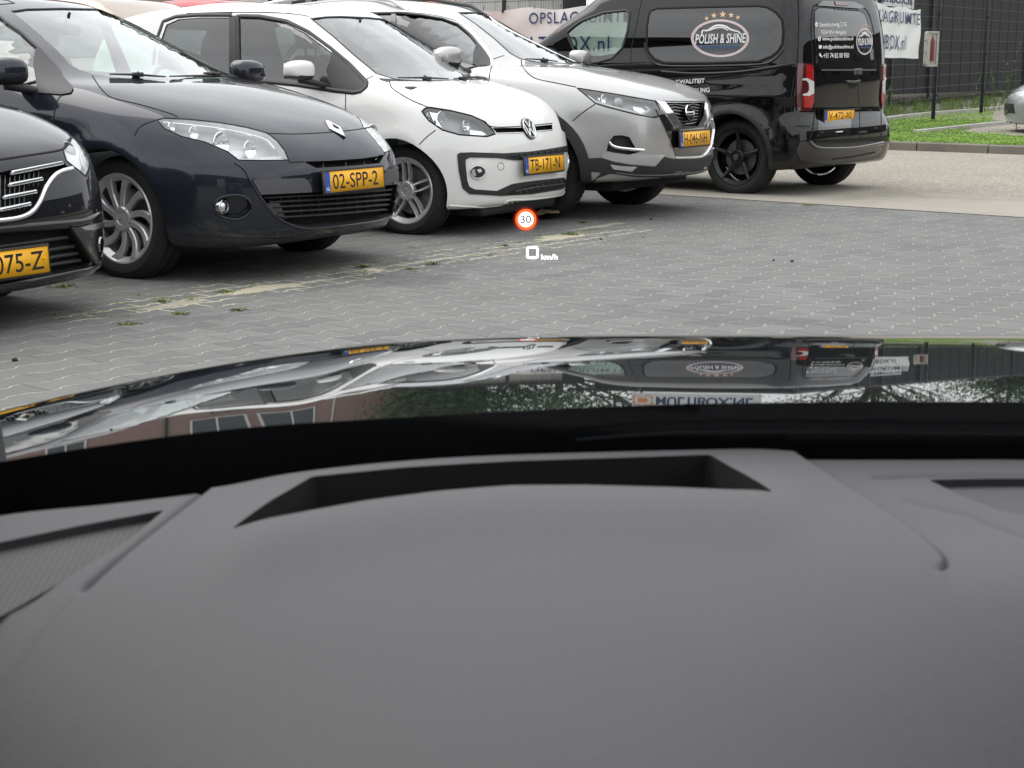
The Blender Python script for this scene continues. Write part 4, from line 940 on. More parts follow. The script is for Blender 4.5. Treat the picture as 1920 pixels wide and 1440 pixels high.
# ================================================================ slate hatchback, second from the left
def make_slate():
    sp = dict(wb=2.641, rw=.30, ra=.358, tr=.70, nose=(.227, .82), cowl=.50, tail=(.1, .6), cabin=(-3.1, -.12), floor=.4, mirx=-1.14, mirz=1.27, dashz=.94,
        top=[(-3.47, .9), (-3.36, 1.08), (-3.2, 1.27), (-2.95, 1.375), (-2.4, 1.445), (-1.8, 1.472), (-1.45, 1.448), (-1.1, 1.35), (-.7, 1.185), (-.32, 1.025), (-.17, .985), (0, .965), (.3, .90), (.55, .815), (.72, .735), (.84, .64)],
        front=[(.1, .74), (.2, .80), (.3, .84), (.42, .862), (.52, .86), (.6, .845), (.7, .78), (.8, .66), (1.0, .2)],
        rear=[(.2, -3.36), (.4, -3.43), (.7, -3.44), (.9, -3.40), (1.1, -3.3), (1.5, -3.0)],
        W=[(.1, .70), (.18, .79), (.3, .855), (.5, .885), (.7, .895), (.82, .885), (.9, .86), (.965, .825), (1.02, .805), (1.15, .765), (1.3, .705), (1.42, .635), (1.6, .5)],
        crease=[((.28, .50), .62, -.15, .020, .028)], sidelines=[(-.2, .78, -3.2, .86, .012, .045)], flare=.02)
    c = Car('slate_hatchback', 'slate grey hatchback showing its nose, yellow plate 02-SPP-2, beside the white city car', -1.581, 8.231, 120.1, sp); c.cut = []
    ws = [(22, 21), (50, 17), (117, 15.5), (183, 17), (250, 23), (283, 29), (320, 41), (360, 66), (400, 90), (444, 123), (474, 147), (444, 147), (311, 149), (209, 144), (170, 138), (150, 131), (133, 122), (107, 94), (73, 63)]
    dlo = c.xz([(114, 145), (95, 116), (72, 90), (40, 61), (0, 31)]) + [(-1.4, 1.375), (-1.8, 1.38), (-2.4, 1.355), (-2.8, 1.27), (-3.0, 1.15), (-2.75, 1.09), (-2.2, 1.05), (-1.2, 1.0), (-.6, .965)]
    c.plug(ws, out_=.06, dep=.09, mirror=False, dirn=(.55, 0, .83), step=14)
    c.plug(dlo, 'R', out_=.08, dep=.14, dirn=(0, -1, 0.15))
    rw = [(-.52, 1.33), (.52, 1.33), (.6, 1.12), (.5, 1.05), (-.5, 1.05), (-.6, 1.12)]
    c.plug(rw, 'B', out_=.2, dep=.12, dirn=(-1, 0, .3), mirror=False)
    hl = [(294.3, 224.3), (308.6, 221), (358, 223.5), (410, 229), (462, 238), (501, 248.5), (519.6, 263), (534, 281.6), (541.7, 299.8), (495, 300.5), (447, 299.8), (425.8, 283.5), (384, 266), (340, 255.5), (308.6, 241)]
    c.plug(hl, out_=.03, dep=.085, mi=2)
    up = [(569, 303), (620, 301), (680, 297), (720, 291), (712, 306), (650, 311.5), (592.5, 315)]
    c.plug(up, out_=.03, dep=.06, mi=1, mirror=False)
    lo = [(488, 365), (540, 363.5), (605, 360), (690, 352), (759, 343), (757, 380), (740, 402), (706, 413), (640, 422), (579, 427), (545, 420), (514, 401)]
    c.plug(lo, out_=.03, dep=.07, mi=1, mirror=False)
    fog = [(402, 386), (408, 375), (424, 367.5), (446.7, 366), (463, 372), (472, 384), (470, 397), (452, 410), (430, 410.5), (410, 402)]
    c.plug(fog, out_=.03, dep=.05, mi=0)
    BM[0] = 'slate_paint'; c.body(BM)
    c.patch('windscreen', 'car_glass', ws, off=-.004, skirt=0, mirror=False, step=14)
    c.patch('side_window', 'car_glass', dlo, 'R', off=-.006, skirt=0, step=.06)
    c.patch('rear_window', 'dark_glass', rw, 'B', off=-.004, skirt=0, mirror=False, step=.08)
    c.sweep('windscreen_seal', 'black_plastic', ws[:10], .012, .003, .0, smooth=0, mirror=False)
    c.sweep('window_seal', 'black_plastic', dlo, .016, .006, .0, 'R', closed=True, smooth=0)
    c.patch('pillar_trim', 'black_plastic', [(-1.42, 1.0), (-1.50, 1.375), (-1.58, 1.378), (-1.55, 1.0)], 'R', off=.001)
    c.patch('mirror_triangle', 'black_plastic', [(117, 143), (138, 165), (134, 175), (115, 178), (72, 175), (62, 120), (66, 92), (74, 92), (95, 116)], off=.006, skirt=.012, rnd=3)
    # headlight
    h = c.patch('headlight', 'lamp_glass', hl, off=-.001, skirt=0)
    lamp_bowl(c, h, [(426, 270, .054, 'bowl'), (480, 281, .042, 'bowl'), (374, 250, .030, 'bowl'), (332, 239, .022, 'bowl')])
    c.sweep('lamp_rim', 'seam', hl, .006, .002, -.001, closed=True, smooth=0, parent=None)
    for k in range(7): c.sweep('lamp_fluting', 'chrome', [(497 + k * 6, 292 - k * .6), (488 + k * 6, 296)], .004, .004, -.02, smooth=0)
    c.sweep('lamp_lower_strip', 'chrome', [(450, 297), (495, 297.5), (538, 296.5)], .012, .008, -.02, smooth=4)
    c.sweep('lamp_upper_strip', 'satin_chrome', [(305, 225), (358, 230), (410, 236), (462, 246), (500, 258), (517, 275)], .010, .006, -.016, smooth=4)
    # shut lines
    for n_, ln, mir in (('bonnet_gap', [(173, 142), (180, 153), (187, 163), (200, 177), (217, 185), (267, 197), (320, 213), (333, 219.5)], True), ('bonnet_front_gap', [(501, 250), (540, 251), (566, 250.8), (618, 248), (671, 242.5), (707, 235)], False),
                        ('door_gap', [(116, 178), (108, 188), (103, 207), (101, 222), (100, 250), (104, 290)], True), ('wing_gap', [(293, 225), (270, 233), (258, 243), (252, 255)], True), ('bumper_gap', [(542, 301), (545, 304), (569, 303)], True)):
        c.sweep(n_, 'seam', ln, .006, .0012, .0003, mirror=mir)
    c.sweep('bumper_crease', 'slate_paint', [(440, 305), (458, 318), (470, 340), (486, 366), (512, 401), (543, 421), (579, 429), (640, 424), (706, 415), (741, 404), (759, 382)], .012, .006, -.001, mirror=False)
    c.patch('grille_surround', 'gloss_black', [(560, 333), (583, 358), (605, 360), (604, 330)], off=-.02, mirror=False)
    # bumper strips
    c.patch('bumper_strip', 'grey_plastic', [(472.7, 337), (569, 334), (577, 340), (584, 360), (489, 365)], off=.008, skirt=.014, rnd=2)
    # slot ribs and lower grille
    for x in (612, 655, 690): c.sweep('slot_rib', 'black_plastic', [(x, 299), (x + 1, 313)], .012, .006, -.03, smooth=0, mirror=False)
    m_ = []
    for i, (ya, yb) in enumerate(((372, 356), (381, 366), (391, 376), (401, 386), (411, 396))):
        xa = 500 + i * 9; xb = 757 - i * 5
        c.sweep('grille_bar', 'black_plastic', [(xa, ya), ((xa + xb) / 2, (ya + yb) / 2 + 1), (xb, yb)], .010, .012, -.035, mirror=False)
    for k in range(12):
        x = 535 + k * 18; c.sweep('grille_rib', 'seam' if k % 2 else 'black_plastic', [(x, 366 - k * 1.4), (x + 4, 420 - k * 1.6)], .008, .008, -.05, smooth=0, mirror=False)
    c.patch('grille_corner', 'grey_plastic', [(500, 384), (530, 382), (543, 416), (520, 404)], off=-.03, mirror=False)
    c.patch('bumper_lip', 'black_plastic', [(345, 441), (450, 446), (560, 447), (660, 436), (745, 416), (752, 428), (700, 444), (600, 462), (480, 466), (380, 462), (346, 452)], off=.003, skirt=.02, mirror=False)
    # fog lamp
    P = c.hit(np.array([(424, 388)]), 'px')[0]
    for sg in (1, -1):
        m = MB(); m.lathe([(-.04, .026), (-.005, .028), (0, .025), (.006, .018), (.008, .0005)], 28, axis='X', c=(P[0] - .012, P[1] * sg, P[2])); m.lathe([(-.03, .034), (-.002, .036), (.0, .032), (-.004, .030)], 28, axis='X', c=(P[0] - .012, P[1] * sg, P[2]))
        m.obj('fog_lamp', ['satin_chrome'], c.root)
    c.sweep('fog_rim', 'slate_paint', fog, .010, .005, -.002, closed=True, smooth=3)
    # emblem (rhombus)
    P = c.hit(np.array([(628, 242)]), 'px')[0]; G = c.grad(P[None])[0]
    xx = Vector(G); yy = Vector((0, 1, 0)); zz = xx.cross(yy).normalized(); e = empty('emblem', parent=c.root, loc=tuple(P))
    e.rotation_euler = Matrix((yy, zz, xx)).transposed().to_euler()
    m = MB(); o = [(0, .072), (.046, 0), (0, -.072), (-.046, 0)]; i_ = [(0.0, .034), (.021, 0), (0, -.034), (-.021, 0)]
    V = [(a, b, .004) for a, b in o] + [(a * .8, b * .82, .014) for a, b in o] + [(a, b, .014) for a, b in i_] + [(a, b, .004) for a, b in i_]
    Q = [(a + k * 4, (a + 1) % 4 + k * 4, (a + 1) % 4 + k * 4 + 4, a + k * 4 + 4) for k in range(3) for a in range(4)]; m.add(V, Q)
    m.obj('emblem_badge', ['chrome'], e, smooth=False, auto=None)
    m = MB(); m.prism([(a * 1.15, b * 1.12) for a, b in o], -.01, .005, lambda u, v, h: (u, v, h)); m.obj('emblem_base', ['gloss_black'], e, smooth=False)
    plate(c, '02-SPP-2', .885, .482, tilt=4)
    for x in (0, -2.641):
        for sd in (-1, 1): wheel(c, x, sd, .316, .205, .222, (10, 'twist'), .80, steer=-3 if x == 0 else 0, det=(sd < 0))
    cabin(c, -1.35, .36, .50); under(c)
    side_mirror(c, (-.60, -.95, 1.025), (.09, .125, .078), 'slate_paint')
    wipers(c, [((205, 143), (310, 148), (258, 144)), ((318, 147), (440, 147.5), (402, 143))])
    m = MB(); P = c.hit(np.array([(318, 131)]), 'px')[0]; m.box((P[0] - .12, P[1], P[2] - .09), (.1, .07, .002), rot=Matrix.Rotation(R(20), 3, 'Y')); m.obj('paper_note', ['paper'], c.root)
    c.sweep('roof_gap', 'seam', [(-20, 10), (27, 6), (15, 1), (0, -1)], .01, .002, 0, mirror=False, smooth=0)
    return c
make_slate()
# ================================================================ white city car
def make_white():
    sp = dict(wb=2.407, rw=.285, ra=.335, tr=.62, nose=(.22, .95), cowl=.42, tail=(.1, .7), cabin=(-2.75, .02), floor=.4, mirx=-.90, mirz=1.30, dashz=.96, core=(-2.35, -.05),
        top=[(-3.02, .9), (-2.98, 1.1), (-2.88, 1.3), (-2.7, 1.41), (-2.2, 1.475), (-1.6, 1.504), (-1.2, 1.49), (-.92, 1.43), (-.6, 1.26), (-.25, 1.07), (-.02, .975), (.15, .94), (.35, .885), (.48, .82), (.56, .74), (.6, .66)],
        front=[(.1, .52), (.2, .57), (.3, .585), (.45, .595), (.6, .58), (.7, .545), (.78, .49), (.88, .38), (1.0, .1)],
        rear=[(.2, -2.92), (.4, -3.0), (.7, -3.01), (.9, -2.98), (1.2, -2.9), (1.5, -2.7)],
        W=[(.1, .66), (.18, .74), (.3, .79), (.5, .815), (.68, .82), (.8, .81), (.9, .785), (.96, .76), (1.02, .735), (1.15, .695), (1.3, .635), (1.42, .575), (1.6, .45)],
        taper=[(-3.1, .06), (-2.4, .01), (-1, 0), (0, .0), (.6, .02)], gtaper=[(-3.0, .08), (-2.4, .03), (-1.5, 0), (0, 0)], rise=[(-3.2, .04), (-1.5, .01), (0, 0), (1, 0)],
        bot=[(-3.0, .26), (-2.6, .2), (-1, .17), (.3, .17), (.6, .19)], rh=.16, rg=.10, rf=.12, flare=.018, sidelines=[(-.3, .80, -2.6, .84, .008, .04)])
    c = Car('white_city_car', 'white city car with black hexagon bumper frame, yellow plate TB-171-N', -.324, 10.269, 120.9, sp); c.cut = []
    ws = [(583, 35), (610, 32), (638.5, 31), (690.6, 33), (730, 37), (756, 42), (785, 54), (820, 75), (868, 110), (906, 143), (904, 149), (836, 150.5), (780, 152), (743, 149), (706, 138), (664.6, 104), (625.5, 69)]
    c.plug(ws, out_=.06, dep=.09, mirror=False, dirn=(.55, 0, .83))
    dlo = c.xz([(448, 33), (487, 34), (534, 43), (573, 62), (612, 91), (647, 119), (651, 155), (625, 166), (560, 156), (500, 150), (447, 146)])
    rr = c.xz([(432, 33), (375, 33), (335, 36), (312, 46), (300, 80), (296, 120), (330, 138), (432, 146)])
    c.plug(dlo, 'R', out_=.08, dep=.14, dirn=(0, -1, .15)); c.plug(rr, 'R', out_=.08, dep=.14, dirn=(0, -1, .15))
    rw = [(-.5, 1.36), (.5, 1.36), (.58, 1.02), (.5, .96), (-.5, .96), (-.58, 1.02)]
    c.plug(rw, 'B', out_=.2, dep=.12, dirn=(-1, 0, .2), mirror=False)
    hl = [(791, 209), (797, 203), (806, 201), (845, 207), (884, 216.5), (909, 228), (922, 241), (929, 251), (913, 256), (861, 252.5), (829.5, 243.5), (804, 226)]
    c.plug(hl, out_=.03, dep=.07, mi=4)
    slot = [(923, 240), (980, 239), (1035, 233.5), (1036, 242.5), (980, 247.5), (931, 249)]
    c.plug(slot, out_=.03, dep=.04, mi=1, mirror=False)
    mesh1 = [(948, 293), (1010, 288), (1058, 279), (1052, 286), (1010, 291), (966, 297)]
    mesh2 = [(952, 361), (990, 347), (1052, 337), (1062, 344), (1045, 353), (995, 361), (950, 365)]
    BM[0] = 'white_paint'; c.body(BM)
    c.patch('windscreen', 'car_glass', ws, off=-.004, skirt=0, mirror=False)
    c.patch('side_window', 'car_glass', dlo, 'R', off=-.006, skirt=0, step=.06); c.patch('rear_side_window', 'car_glass', rr, 'R', off=-.006, skirt=0, step=.06)
    c.patch('rear_window', 'dark_glass', rw, 'B', off=-.004, skirt=0, mirror=False, step=.08)
    c.sweep('windscreen_seal', 'black_plastic', ws, .014, .003, .0, smooth=0, mirror=False, closed=True)
    c.patch('cowl_corner', 'black_plastic', [(908, 143), (930, 150.5), (905, 151.5)], off=.002, mirror=True)
    c.sweep('window_seal', 'black_plastic', [(447, 146), (445, 30), (487, 31), (536, 39.5), (577, 59), (617, 88), (652, 117), (687, 154), (686, 163), (676, 171), (662, 173.5), (625, 169.5), (560, 159), (500, 153), (447, 149)], .030, .006, -.001, smooth=0)
    c.patch('pillar_trim', 'black_plastic', [(446, 29), (430, 29), (429, 150), (447, 150)], off=.001)
    c.sweep('rear_window_seal', 'black_plastic', [(434, 28), (370, 28), (330, 31), (306, 40), (292, 80), (288, 122)], .03, .006, -.001, smooth=0)
    c.patch('mirror_triangle', 'black_plastic', [(651, 117), (686, 155), (684, 164), (664, 173), (628, 168), (616, 150), (612, 130), (618, 118), (622, 96)], off=.004, skirt=.01, rnd=3)
    h = c.patch('headlight', 'lamp_glass', hl, off=-.001, skirt=0)
    lamp_bowl(c, h, [(838, 229, .062, 'bowl'), (884, 236, .036, 'bowl'), (815, 218, .026, 'bowl')])
    c.patch('indicator_reflector', 'chrome', [(884, 241), (908, 244), (916, 250), (905, 253), (884, 251)], off=-.025)
    c.patch('lamp_inner_panel', 'chrome', [(806, 206), (822, 208), (820, 222), (830, 238), (815, 230)], off=-.025)
    c.sweep('lamp_rim', 'seam', hl, .010, .002, -.001, closed=True, smooth=0)
    for n_, ln, mir in (('bonnet_gap', [(729.7, 151), (735, 165), (755.7, 179), (770, 187), (788, 195), (803, 201)], True), ('bonnet_front_gap', [(909, 227), (924, 238), (980, 236.5), (1036, 231)], False), ('wing_gap', [(816.7, 244), (800, 257), (786, 271)], True),
                        ('pillar_gap', [(685, 150), (693, 145), (701, 142)], True), ('door_gap', [(648, 172), (648, 200), (647, 240), (652, 300)], True), ('fuel_gap', [(440, 150), (440, 260)], False)):
        c.sweep(n_, 'seam', ln, .006, .0012, .0003, mirror=mir, smooth=3)
    c.sweep('bonnet_chrome', 'satin_chrome', [(931, 250.5), (980, 249), (1036, 244)], .006, .003, 0, mirror=False, smooth=3)
    fr = [(857, 290), (862, 286.5), (881, 285.5), (944.5, 287.5), (990, 284.5), (1027, 279.5), (1064, 273), (1069, 275.5), (1070, 281.5), (1047, 290), (1010, 296), (964, 300.5), (931.7, 296), (880, 295), (873, 299), (872.6, 307), (875.8, 338.7), (880, 350), (890, 355), (931.7, 358), (960, 345), (1000, 339), (1056, 333), (1068, 343), (1053, 354.6), (995.6, 364), (938, 367), (880, 363.5), (867, 353), (860, 320)]
    c.patch('bumper_frame', 'black_plastic', fr, off=.006, skirt=.012, mirror=False, step=7)
    for mm_ in (mesh1, mesh2): c.patch('grille_mesh', 'seam', mm_, off=.009, skirt=0, mirror=False)
    for (xa, xb, ya, yb, n) in ((975, 1045, 292, 282, 7), (972, 1050, 358, 340, 8)):
        for k in range(n):
            u = k / (n - 1); c.sweep('grille_web', 'grey_plastic', [(xa + (xb - xa) * u - 2, ya + (yb - ya) * u - 3), (xa + (xb - xa) * u + 2, ya + (yb - ya) * u + 4)], .008, .004, .009, smooth=0, mirror=False, step=3)
    c.sweep('grille_web', 'grey_plastic', [(965, 358), (1000, 351), (1055, 344)], .007, .004, .009, mirror=False)
    P = c.hit(np.array([(896, 323)]), 'px')[0]
    c.patch('fog_lamp_bezel', 'white_paint', ell(898, 322, 19, 16), off=.004, skirt=.01)
    fg = c.patch('fog_lamp', 'gloss_black', ell(895, 322.5, 13.5, 11.8), off=.008, skirt=.01, step=5)
    c.sweep('fog_rim', 'satin_chrome', ell(895, 322.5, 13.5, 11.8), .006, .003, .007, closed=True, smooth=0, step=4)
    c.patch('fog_reflector', 'chrome', [(885, 318), (889, 316), (890, 322), (892, 329), (887, 330), (883.5, 325)], off=.0095, skirt=.003, step=4)
    c.patch('fog_bulb', 'lamp_liner', [(893, 318), (900, 316), (903, 321), (897, 324)], off=.0095, skirt=.003, step=4)
    c.sweep('tow_cover_gap', 'seam', ell(939, 312, 6, 7), .003, .001, 0, closed=True, smooth=0, mirror=False, step=3)
    c.sweep('chin_edge', 'white_paint', [(842, 386), (880, 388), (935, 390), (952, 377), (1000, 374), (1050, 367), (1066, 360)], .014, .007, -.003, mirror=False, smooth=3)
    c.patch('lower_intake', 'black_plastic', [(938, 391), (954, 379), (1000, 376), (1049, 370), (1054, 378), (1010, 384), (985, 388)], off=.001, mirror=False)
    m = MB(); m.box((.2, 0, .165), (.5, .96, .10), bev=.03); m.obj('front_valance', ['black_plastic'], c.root)
    P = c.hit(np.array([(991, 241)]), 'px')[0]; G = c.grad(P[None])[0]; xx = Vector(G); yy = Vector((0, 1, 0)); zz = xx.cross(yy).normalized()
    e = empty('emblem', parent=c.root, loc=tuple(P)); e.rotation_euler = Matrix((yy, zz, xx)).transposed().to_euler()
    m = MB(); r = .072; m.lathe([(-.01, r * 1.05), (.004, r * 1.05), (.008, r * 1.0), (.004, r * .98)], 48, axis='Z', m=1); m.lathe([(.003, r), (.010, r * .97), (.012, r * .92), (.008, r * .86), (.003, r * .86)], 48, axis='Z', m=0); m.lathe([(.003, r * .9), (.0035, .0005)], 48, axis='Z', m=1)
    def bar(a, b, w_=.0095):
        a = Vector((*a, .008)) ; b = Vector((*b, .008)); d = b - a; m.box((a + b) / 2, (d.length, w_, .008), rot=Matrix.Rotation(atan2(d.y, d.x), 3, 'Z'), bev=.002, m=0)
    for sg in (-1, 1):
        bar((sg * .030, .052), (sg * .003, .008)); bar((sg * .054, .030), (sg * .028, -.052)); bar((sg * .028, -.052), (sg * .003, -.004))
    bar((-.006, .006), (.006, .006), .006)
    m.obj('emblem_badge', ['chrome', 'gloss_black'], e)
    plate(c, 'TB-171-N', .628, .435, tilt=3, country=True)
    for x in (0, -2.407):
        for sd in (-1, 1): wheel(c, x, sd, .296, .185, .208, (5, 'double'), .72, det=(sd < 0))
    cabin(c, -1.2, .34, .52, rear=True); under(c, hw=.5, x1=.25)
    P = c.hit(np.array([(600, 150)]), 'px')[0]
    side_mirror(c, (P[0] - .05, -.92, 1.035), (.085, .115, .070), 'white_paint')
    wipers(c, [((745, 149), (840, 151), (800, 150.5)), ((850, 151), (900, 147), (868, 150))])
    m = MB(); P = c.hit(np.array([(712, 122)]), 'px')[0]; m.box((P[0] - .03, P[1], P[2] - .03), (.03, .05, .02), bev=.008); m.obj('parking_tag', ['green_note'], c.root)
    c.sweep('roof_gap', 'seam', [(583, 33), (565, 28), (520, 24), (440, 23), (350, 25)], .006, .002, 0, mirror=True)
    return c
make_white()
# ================================================================ silver crossover
def make_silver():
    sp = dict(wb=2.646, rw=.335, ra=.40, tr=.68, nose=(.12, .95), cowl=.45, tail=(.1, .6), cabin=(-3.1, -.1), floor=.5, mirx=-1.18, mirz=1.40, dashz=1.04,
        top=[(-3.5, 1.0), (-3.42, 1.2), (-3.3, 1.38), (-3.0, 1.50), (-2.4, 1.565), (-1.8, 1.592), (-1.45, 1.575), (-1.12, 1.49), (-.7, 1.29), (-.34, 1.13), (-.2, 1.085), (0, 1.065), (.3, 1.02), (.52, .97), (.70, .915), (.84, .85)],
        front=[(.1, .66), (.22, .74), (.33, .82), (.45, .85), (.6, .855), (.75, .84), (.85, .80), (.93, .70), (1.1, .2)],
        rear=[(.2, -3.4), (.4, -3.5), (.7, -3.52), (.9, -3.5), (1.15, -3.4), (1.6, -3.1)],
        W=[(.1, .70), (.2, .80), (.35, .865), (.55, .885), (.78, .893), (.92, .885), (1.0, .86), (1.06, .825), (1.12, .80), (1.25, .765), (1.4, .70), (1.52, .63), (1.7, .5)],
        crease=[((.36, .52), .66, -.15, .016, .03)], sidelines=[(-.3, .86, -3.2, .95, .012, .05)], rf=.09, flare=.03, bot=[(-3.4, .34), (-2.9, .26), (-1, .25), (.4, .27), (.9, .29)])
    c = Car('silver_crossover', 'silver crossover with chrome V grille and roof rails, yellow plate H-046-NH', .572, 11.429, 121.2, sp); c.cut = []
    ws = [(860, 23.5), (902.5, 23), (957, 25), (986, 30), (1048, 54.5), (1079.6, 77), (1111, 102), (1127, 118), (1059, 119), (1006.7, 116.5), (975.4, 110), (957, 100), (927.5, 73), (892, 45)]
    c.plug(ws, out_=.07, dep=.1, mirror=False, dirn=(.5, 0, .86))
    dlo = c.xz([(917, 120), (915, 110), (905, 93), (883, 66), (858, 45), (830, 35), (790, 28), (748, 24)]) + [(-2.3, 1.46), (-2.75, 1.38), (-2.95, 1.26), (-2.8, 1.17), (-2.2, 1.12), (-1.2, 1.07), (-.6, 1.04)]
    c.plug(dlo, 'R', out_=.08, dep=.14, dirn=(0, -1, .15))
    rw = [(-.5, 1.45), (.5, 1.45), (.6, 1.2), (.5, 1.12), (-.5, 1.12), (-.6, 1.2)]; c.plug(rw, 'B', out_=.2, dep=.12, dirn=(-1, 0, .3), mirror=False)
    hl = [(1081, 164.5), (1097, 167), (1160, 177), (1227.8, 189), (1237, 203), (1241, 216), (1228, 221), (1194, 215), (1139, 201), (1116.7, 194), (1100, 180)]
    c.plug(hl, out_=.03, dep=.06, mi=4)
    gri = [(1245, 192.5), (1282, 192.5), (1319, 191.5), (1317, 216), (1306, 236), (1279, 236.5), (1267, 219)]
    c.plug(gri, out_=.04, dep=.05, mi=1, mirror=False)
    fogc = [(1137, 283), (1141, 266), (1151, 254.5), (1166, 253.5), (1180, 257), (1192, 278), (1200, 285), (1180, 290), (1150, 286)]
    c.plug(fogc, out_=.03, dep=.05, mi=3)
    BM[0] = 'silver_paint'; c.body(BM)
    c.patch('windscreen', 'car_glass', ws, off=-.004, skirt=0, mirror=False); c.patch('side_window', 'dark_glass', dlo, 'R', off=-.006, skirt=0, step=.06)
    c.patch('rear_window', 'dark_glass', rw, 'B', off=-.004, skirt=0, mirror=False, step=.08)
    c.sweep('windscreen_seal', 'black_plastic', ws, .014, .003, 0, smooth=0, mirror=False, closed=True)
    c.sweep('window_chrome', 'chrome', [(742, 21), (790, 24.5), (830, 31), (861, 41), (888, 62), (910, 90), (921, 110), (922, 122)], .026, .008, 0)
    c.sweep('window_seal', 'black_plastic', dlo, .02, .005, .0, 'R', closed=True, smooth=0)
    c.patch('mirror_triangle', 'black_plastic', [(918, 122), (916, 110), (906, 94), (893, 80), (888, 96), (886, 120), (900, 125)], off=.004, skirt=.01)
    c.patch('pillar_trim', 'gloss_black', [(742, 24), (734, 24), (726, 90), (742, 90)], off=.002)
    h = c.patch('headlight', 'lamp_glass', hl, off=-.001, skirt=0)
    lamp_bowl(c, h, [(1142, 187, .036, 'bowl'), (1174, 194, .036, 'lens')]); c.sweep('lamp_rim', 'seam', hl, .008, .002, -.001, closed=True, smooth=0)
    c.sweep('daytime_light', 'clear_lens_white', [(1103, 178), (1115, 189), (1140, 197), (1170, 205), (1207, 214), (1221, 205), (1212, 198)], .014, .008, -.018, smooth=0)
    c.patch('indicator_reflector', 'chrome', [(1190, 196), (1212, 201), (1219, 207), (1207, 211), (1192, 205)], off=-.03)
    c.patch('lamp_inner_panel', 'chrome', [(1120, 179), (1134, 182), (1136, 190), (1126, 189)], off=-.028)
    V_ = [(1228, 189.7), (1244.4, 191.7), (1266.7, 219.4), (1277.8, 236.5), (1305.6, 236.5), (1316.7, 216.7), (1319.4, 191.7), (1324, 191.7), (1326, 216.7), (1317.5, 239), (1308, 245.5), (1275, 245.5), (1261, 233), (1241, 204)]
    c.patch('grille_chrome', 'chrome', V_, off=.012, skirt=.02, mirror=False, step=6)
    c.patch('grille_mesh', 'seam', gri, off=-.03, skirt=0, mirror=False)
    for k in range(7): c.sweep('mesh_bar', 'gloss_black', [(1250 + k * 2.5, 197 + k * 6), (1268, 193 + k * 6.4), (1285, 197 + k * 6), (1302, 193 + k * 6.4), (1318 - k * 1.5, 197 + k * 5.4)], .012, .010, -.02, smooth=0, mirror=False, step=5)
    low = [(1230, 206), (1242, 208), (1260, 235), (1274, 248), (1309, 248), (1321, 240), (1330, 222), (1334, 240), (1331, 270), (1322, 284), (1312, 292), (1267, 293), (1257, 264), (1246, 240)]
    c.patch('grille_lower', 'gloss_black', low, off=.004, skirt=.01, mirror=False, step=6)
    c.sweep('grille_side_chrome', 'chrome', [(1334, 224), (1338, 240), (1334, 268), (1328, 282), (1313, 294), (1267, 296)], .018, .008, .003, mirror=False, smooth=3)
    c.sweep('fog_chrome', 'chrome', [(1142, 266), (1148, 273), (1165, 278), (1208, 282)], .022, .014, -.01, smooth=3)
    c.patch('skid_chrome', 'satin_chrome', [(1133, 284.7), (1170, 290), (1210, 290), (1246, 290), (1228, 311), (1180, 307), (1150, 302), (1128, 295)], off=.008, skirt=.02, step=6)
    c.patch('lower_cladding', 'black_plastic', [(1096, 297), (1127, 296), (1150, 303.5), (1180, 309), (1228, 313), (1246, 294), (1267, 299), (1313, 297), (1336, 288), (1342, 305), (1340, 318), (1325, 324), (1250, 332), (1190, 331), (1150, 326), (1110, 322), (1088, 318)], off=.006, skirt=.02, mirror=False, step=8)
    c.patch('bumper_underside', 'black_plastic', [(-.78, .37), (.78, .37), (.8, .24), (-.8, .24)], 'F', off=.003, mirror=False, step=.06)
    c.sweep('lip_edge', 'grey_plastic', [(1155, 324), (1200, 328), (1250, 327), (1310, 321), (1340, 313)], .01, .006, .006, mirror=False)
    c.patch('fog_lamp', 'chrome', [(1144, 308), (1165, 311), (1194, 312), (1184, 321), (1150, 317)], off=.01, skirt=.01)
    ap = arch(0, .335, .40, .47); c.patch('arch_cladding', 'black_plastic', ap, 'R', off=.008, skirt=.02, step=.04)
    ap = arch(-2.646, .335, .40, .47); c.patch('arch_cladding', 'black_plastic', ap, 'R', off=.008, skirt=.02, step=.04)
    c.patch('sill_cladding', 'black_plastic', [(-.42, .2), (-.46, .38), (-2.2, .38), (-2.24, .2)], 'R', off=.008, skirt=.02, step=.06)
    for n_, ln, mir in (('bonnet_gap', [(977.5, 112), (979, 123), (990, 137.5), (1006.7, 148), (1040, 155), (1080, 163)], True), ('bonnet_front_gap', [(1228, 188.5), (1260, 190), (1322, 189.8)], False), ('wing_gap', [(1116, 195), (1100, 206), (1085, 217), (1074, 227)], True), ('door_gap', [(922, 124), (918, 140), (916, 170), (918, 220)], True), ('pillar_gap', [(924, 111), (945, 104)], True)):
        c.sweep(n_, 'seam', ln, .007, .0012, .0003, mirror=mir, smooth=3)
    # roof rails
    for sg in (1, -1):
        P = c.hit(np.array([(x, sg * .56) for x in (-1.25, -1.4, -1.8, -2.3, -2.8, -3.0)]), 'T'); m = MB(); m.tube([tuple(p + np.array([0, 0, h_])) for p, h_ in zip(P, (0, .03, .045, .045, .03, 0))], [.012, .016, .016, .016, .016, .012], 10); m.obj('roof_rail', ['satin_chrome' if sg < 0 else 'grey_plastic'], c.root)
    P = c.hit(np.array([(1290, 213)]), 'px')[0]; G = c.grad(P[None])[0]; xx = Vector(G); yy = Vector((0, 1, 0)); zz = xx.cross(yy).normalized()
    e = empty('emblem', parent=c.root, loc=tuple(P + G * .01)); e.rotation_euler = Matrix((yy, zz, xx)).transposed().to_euler()
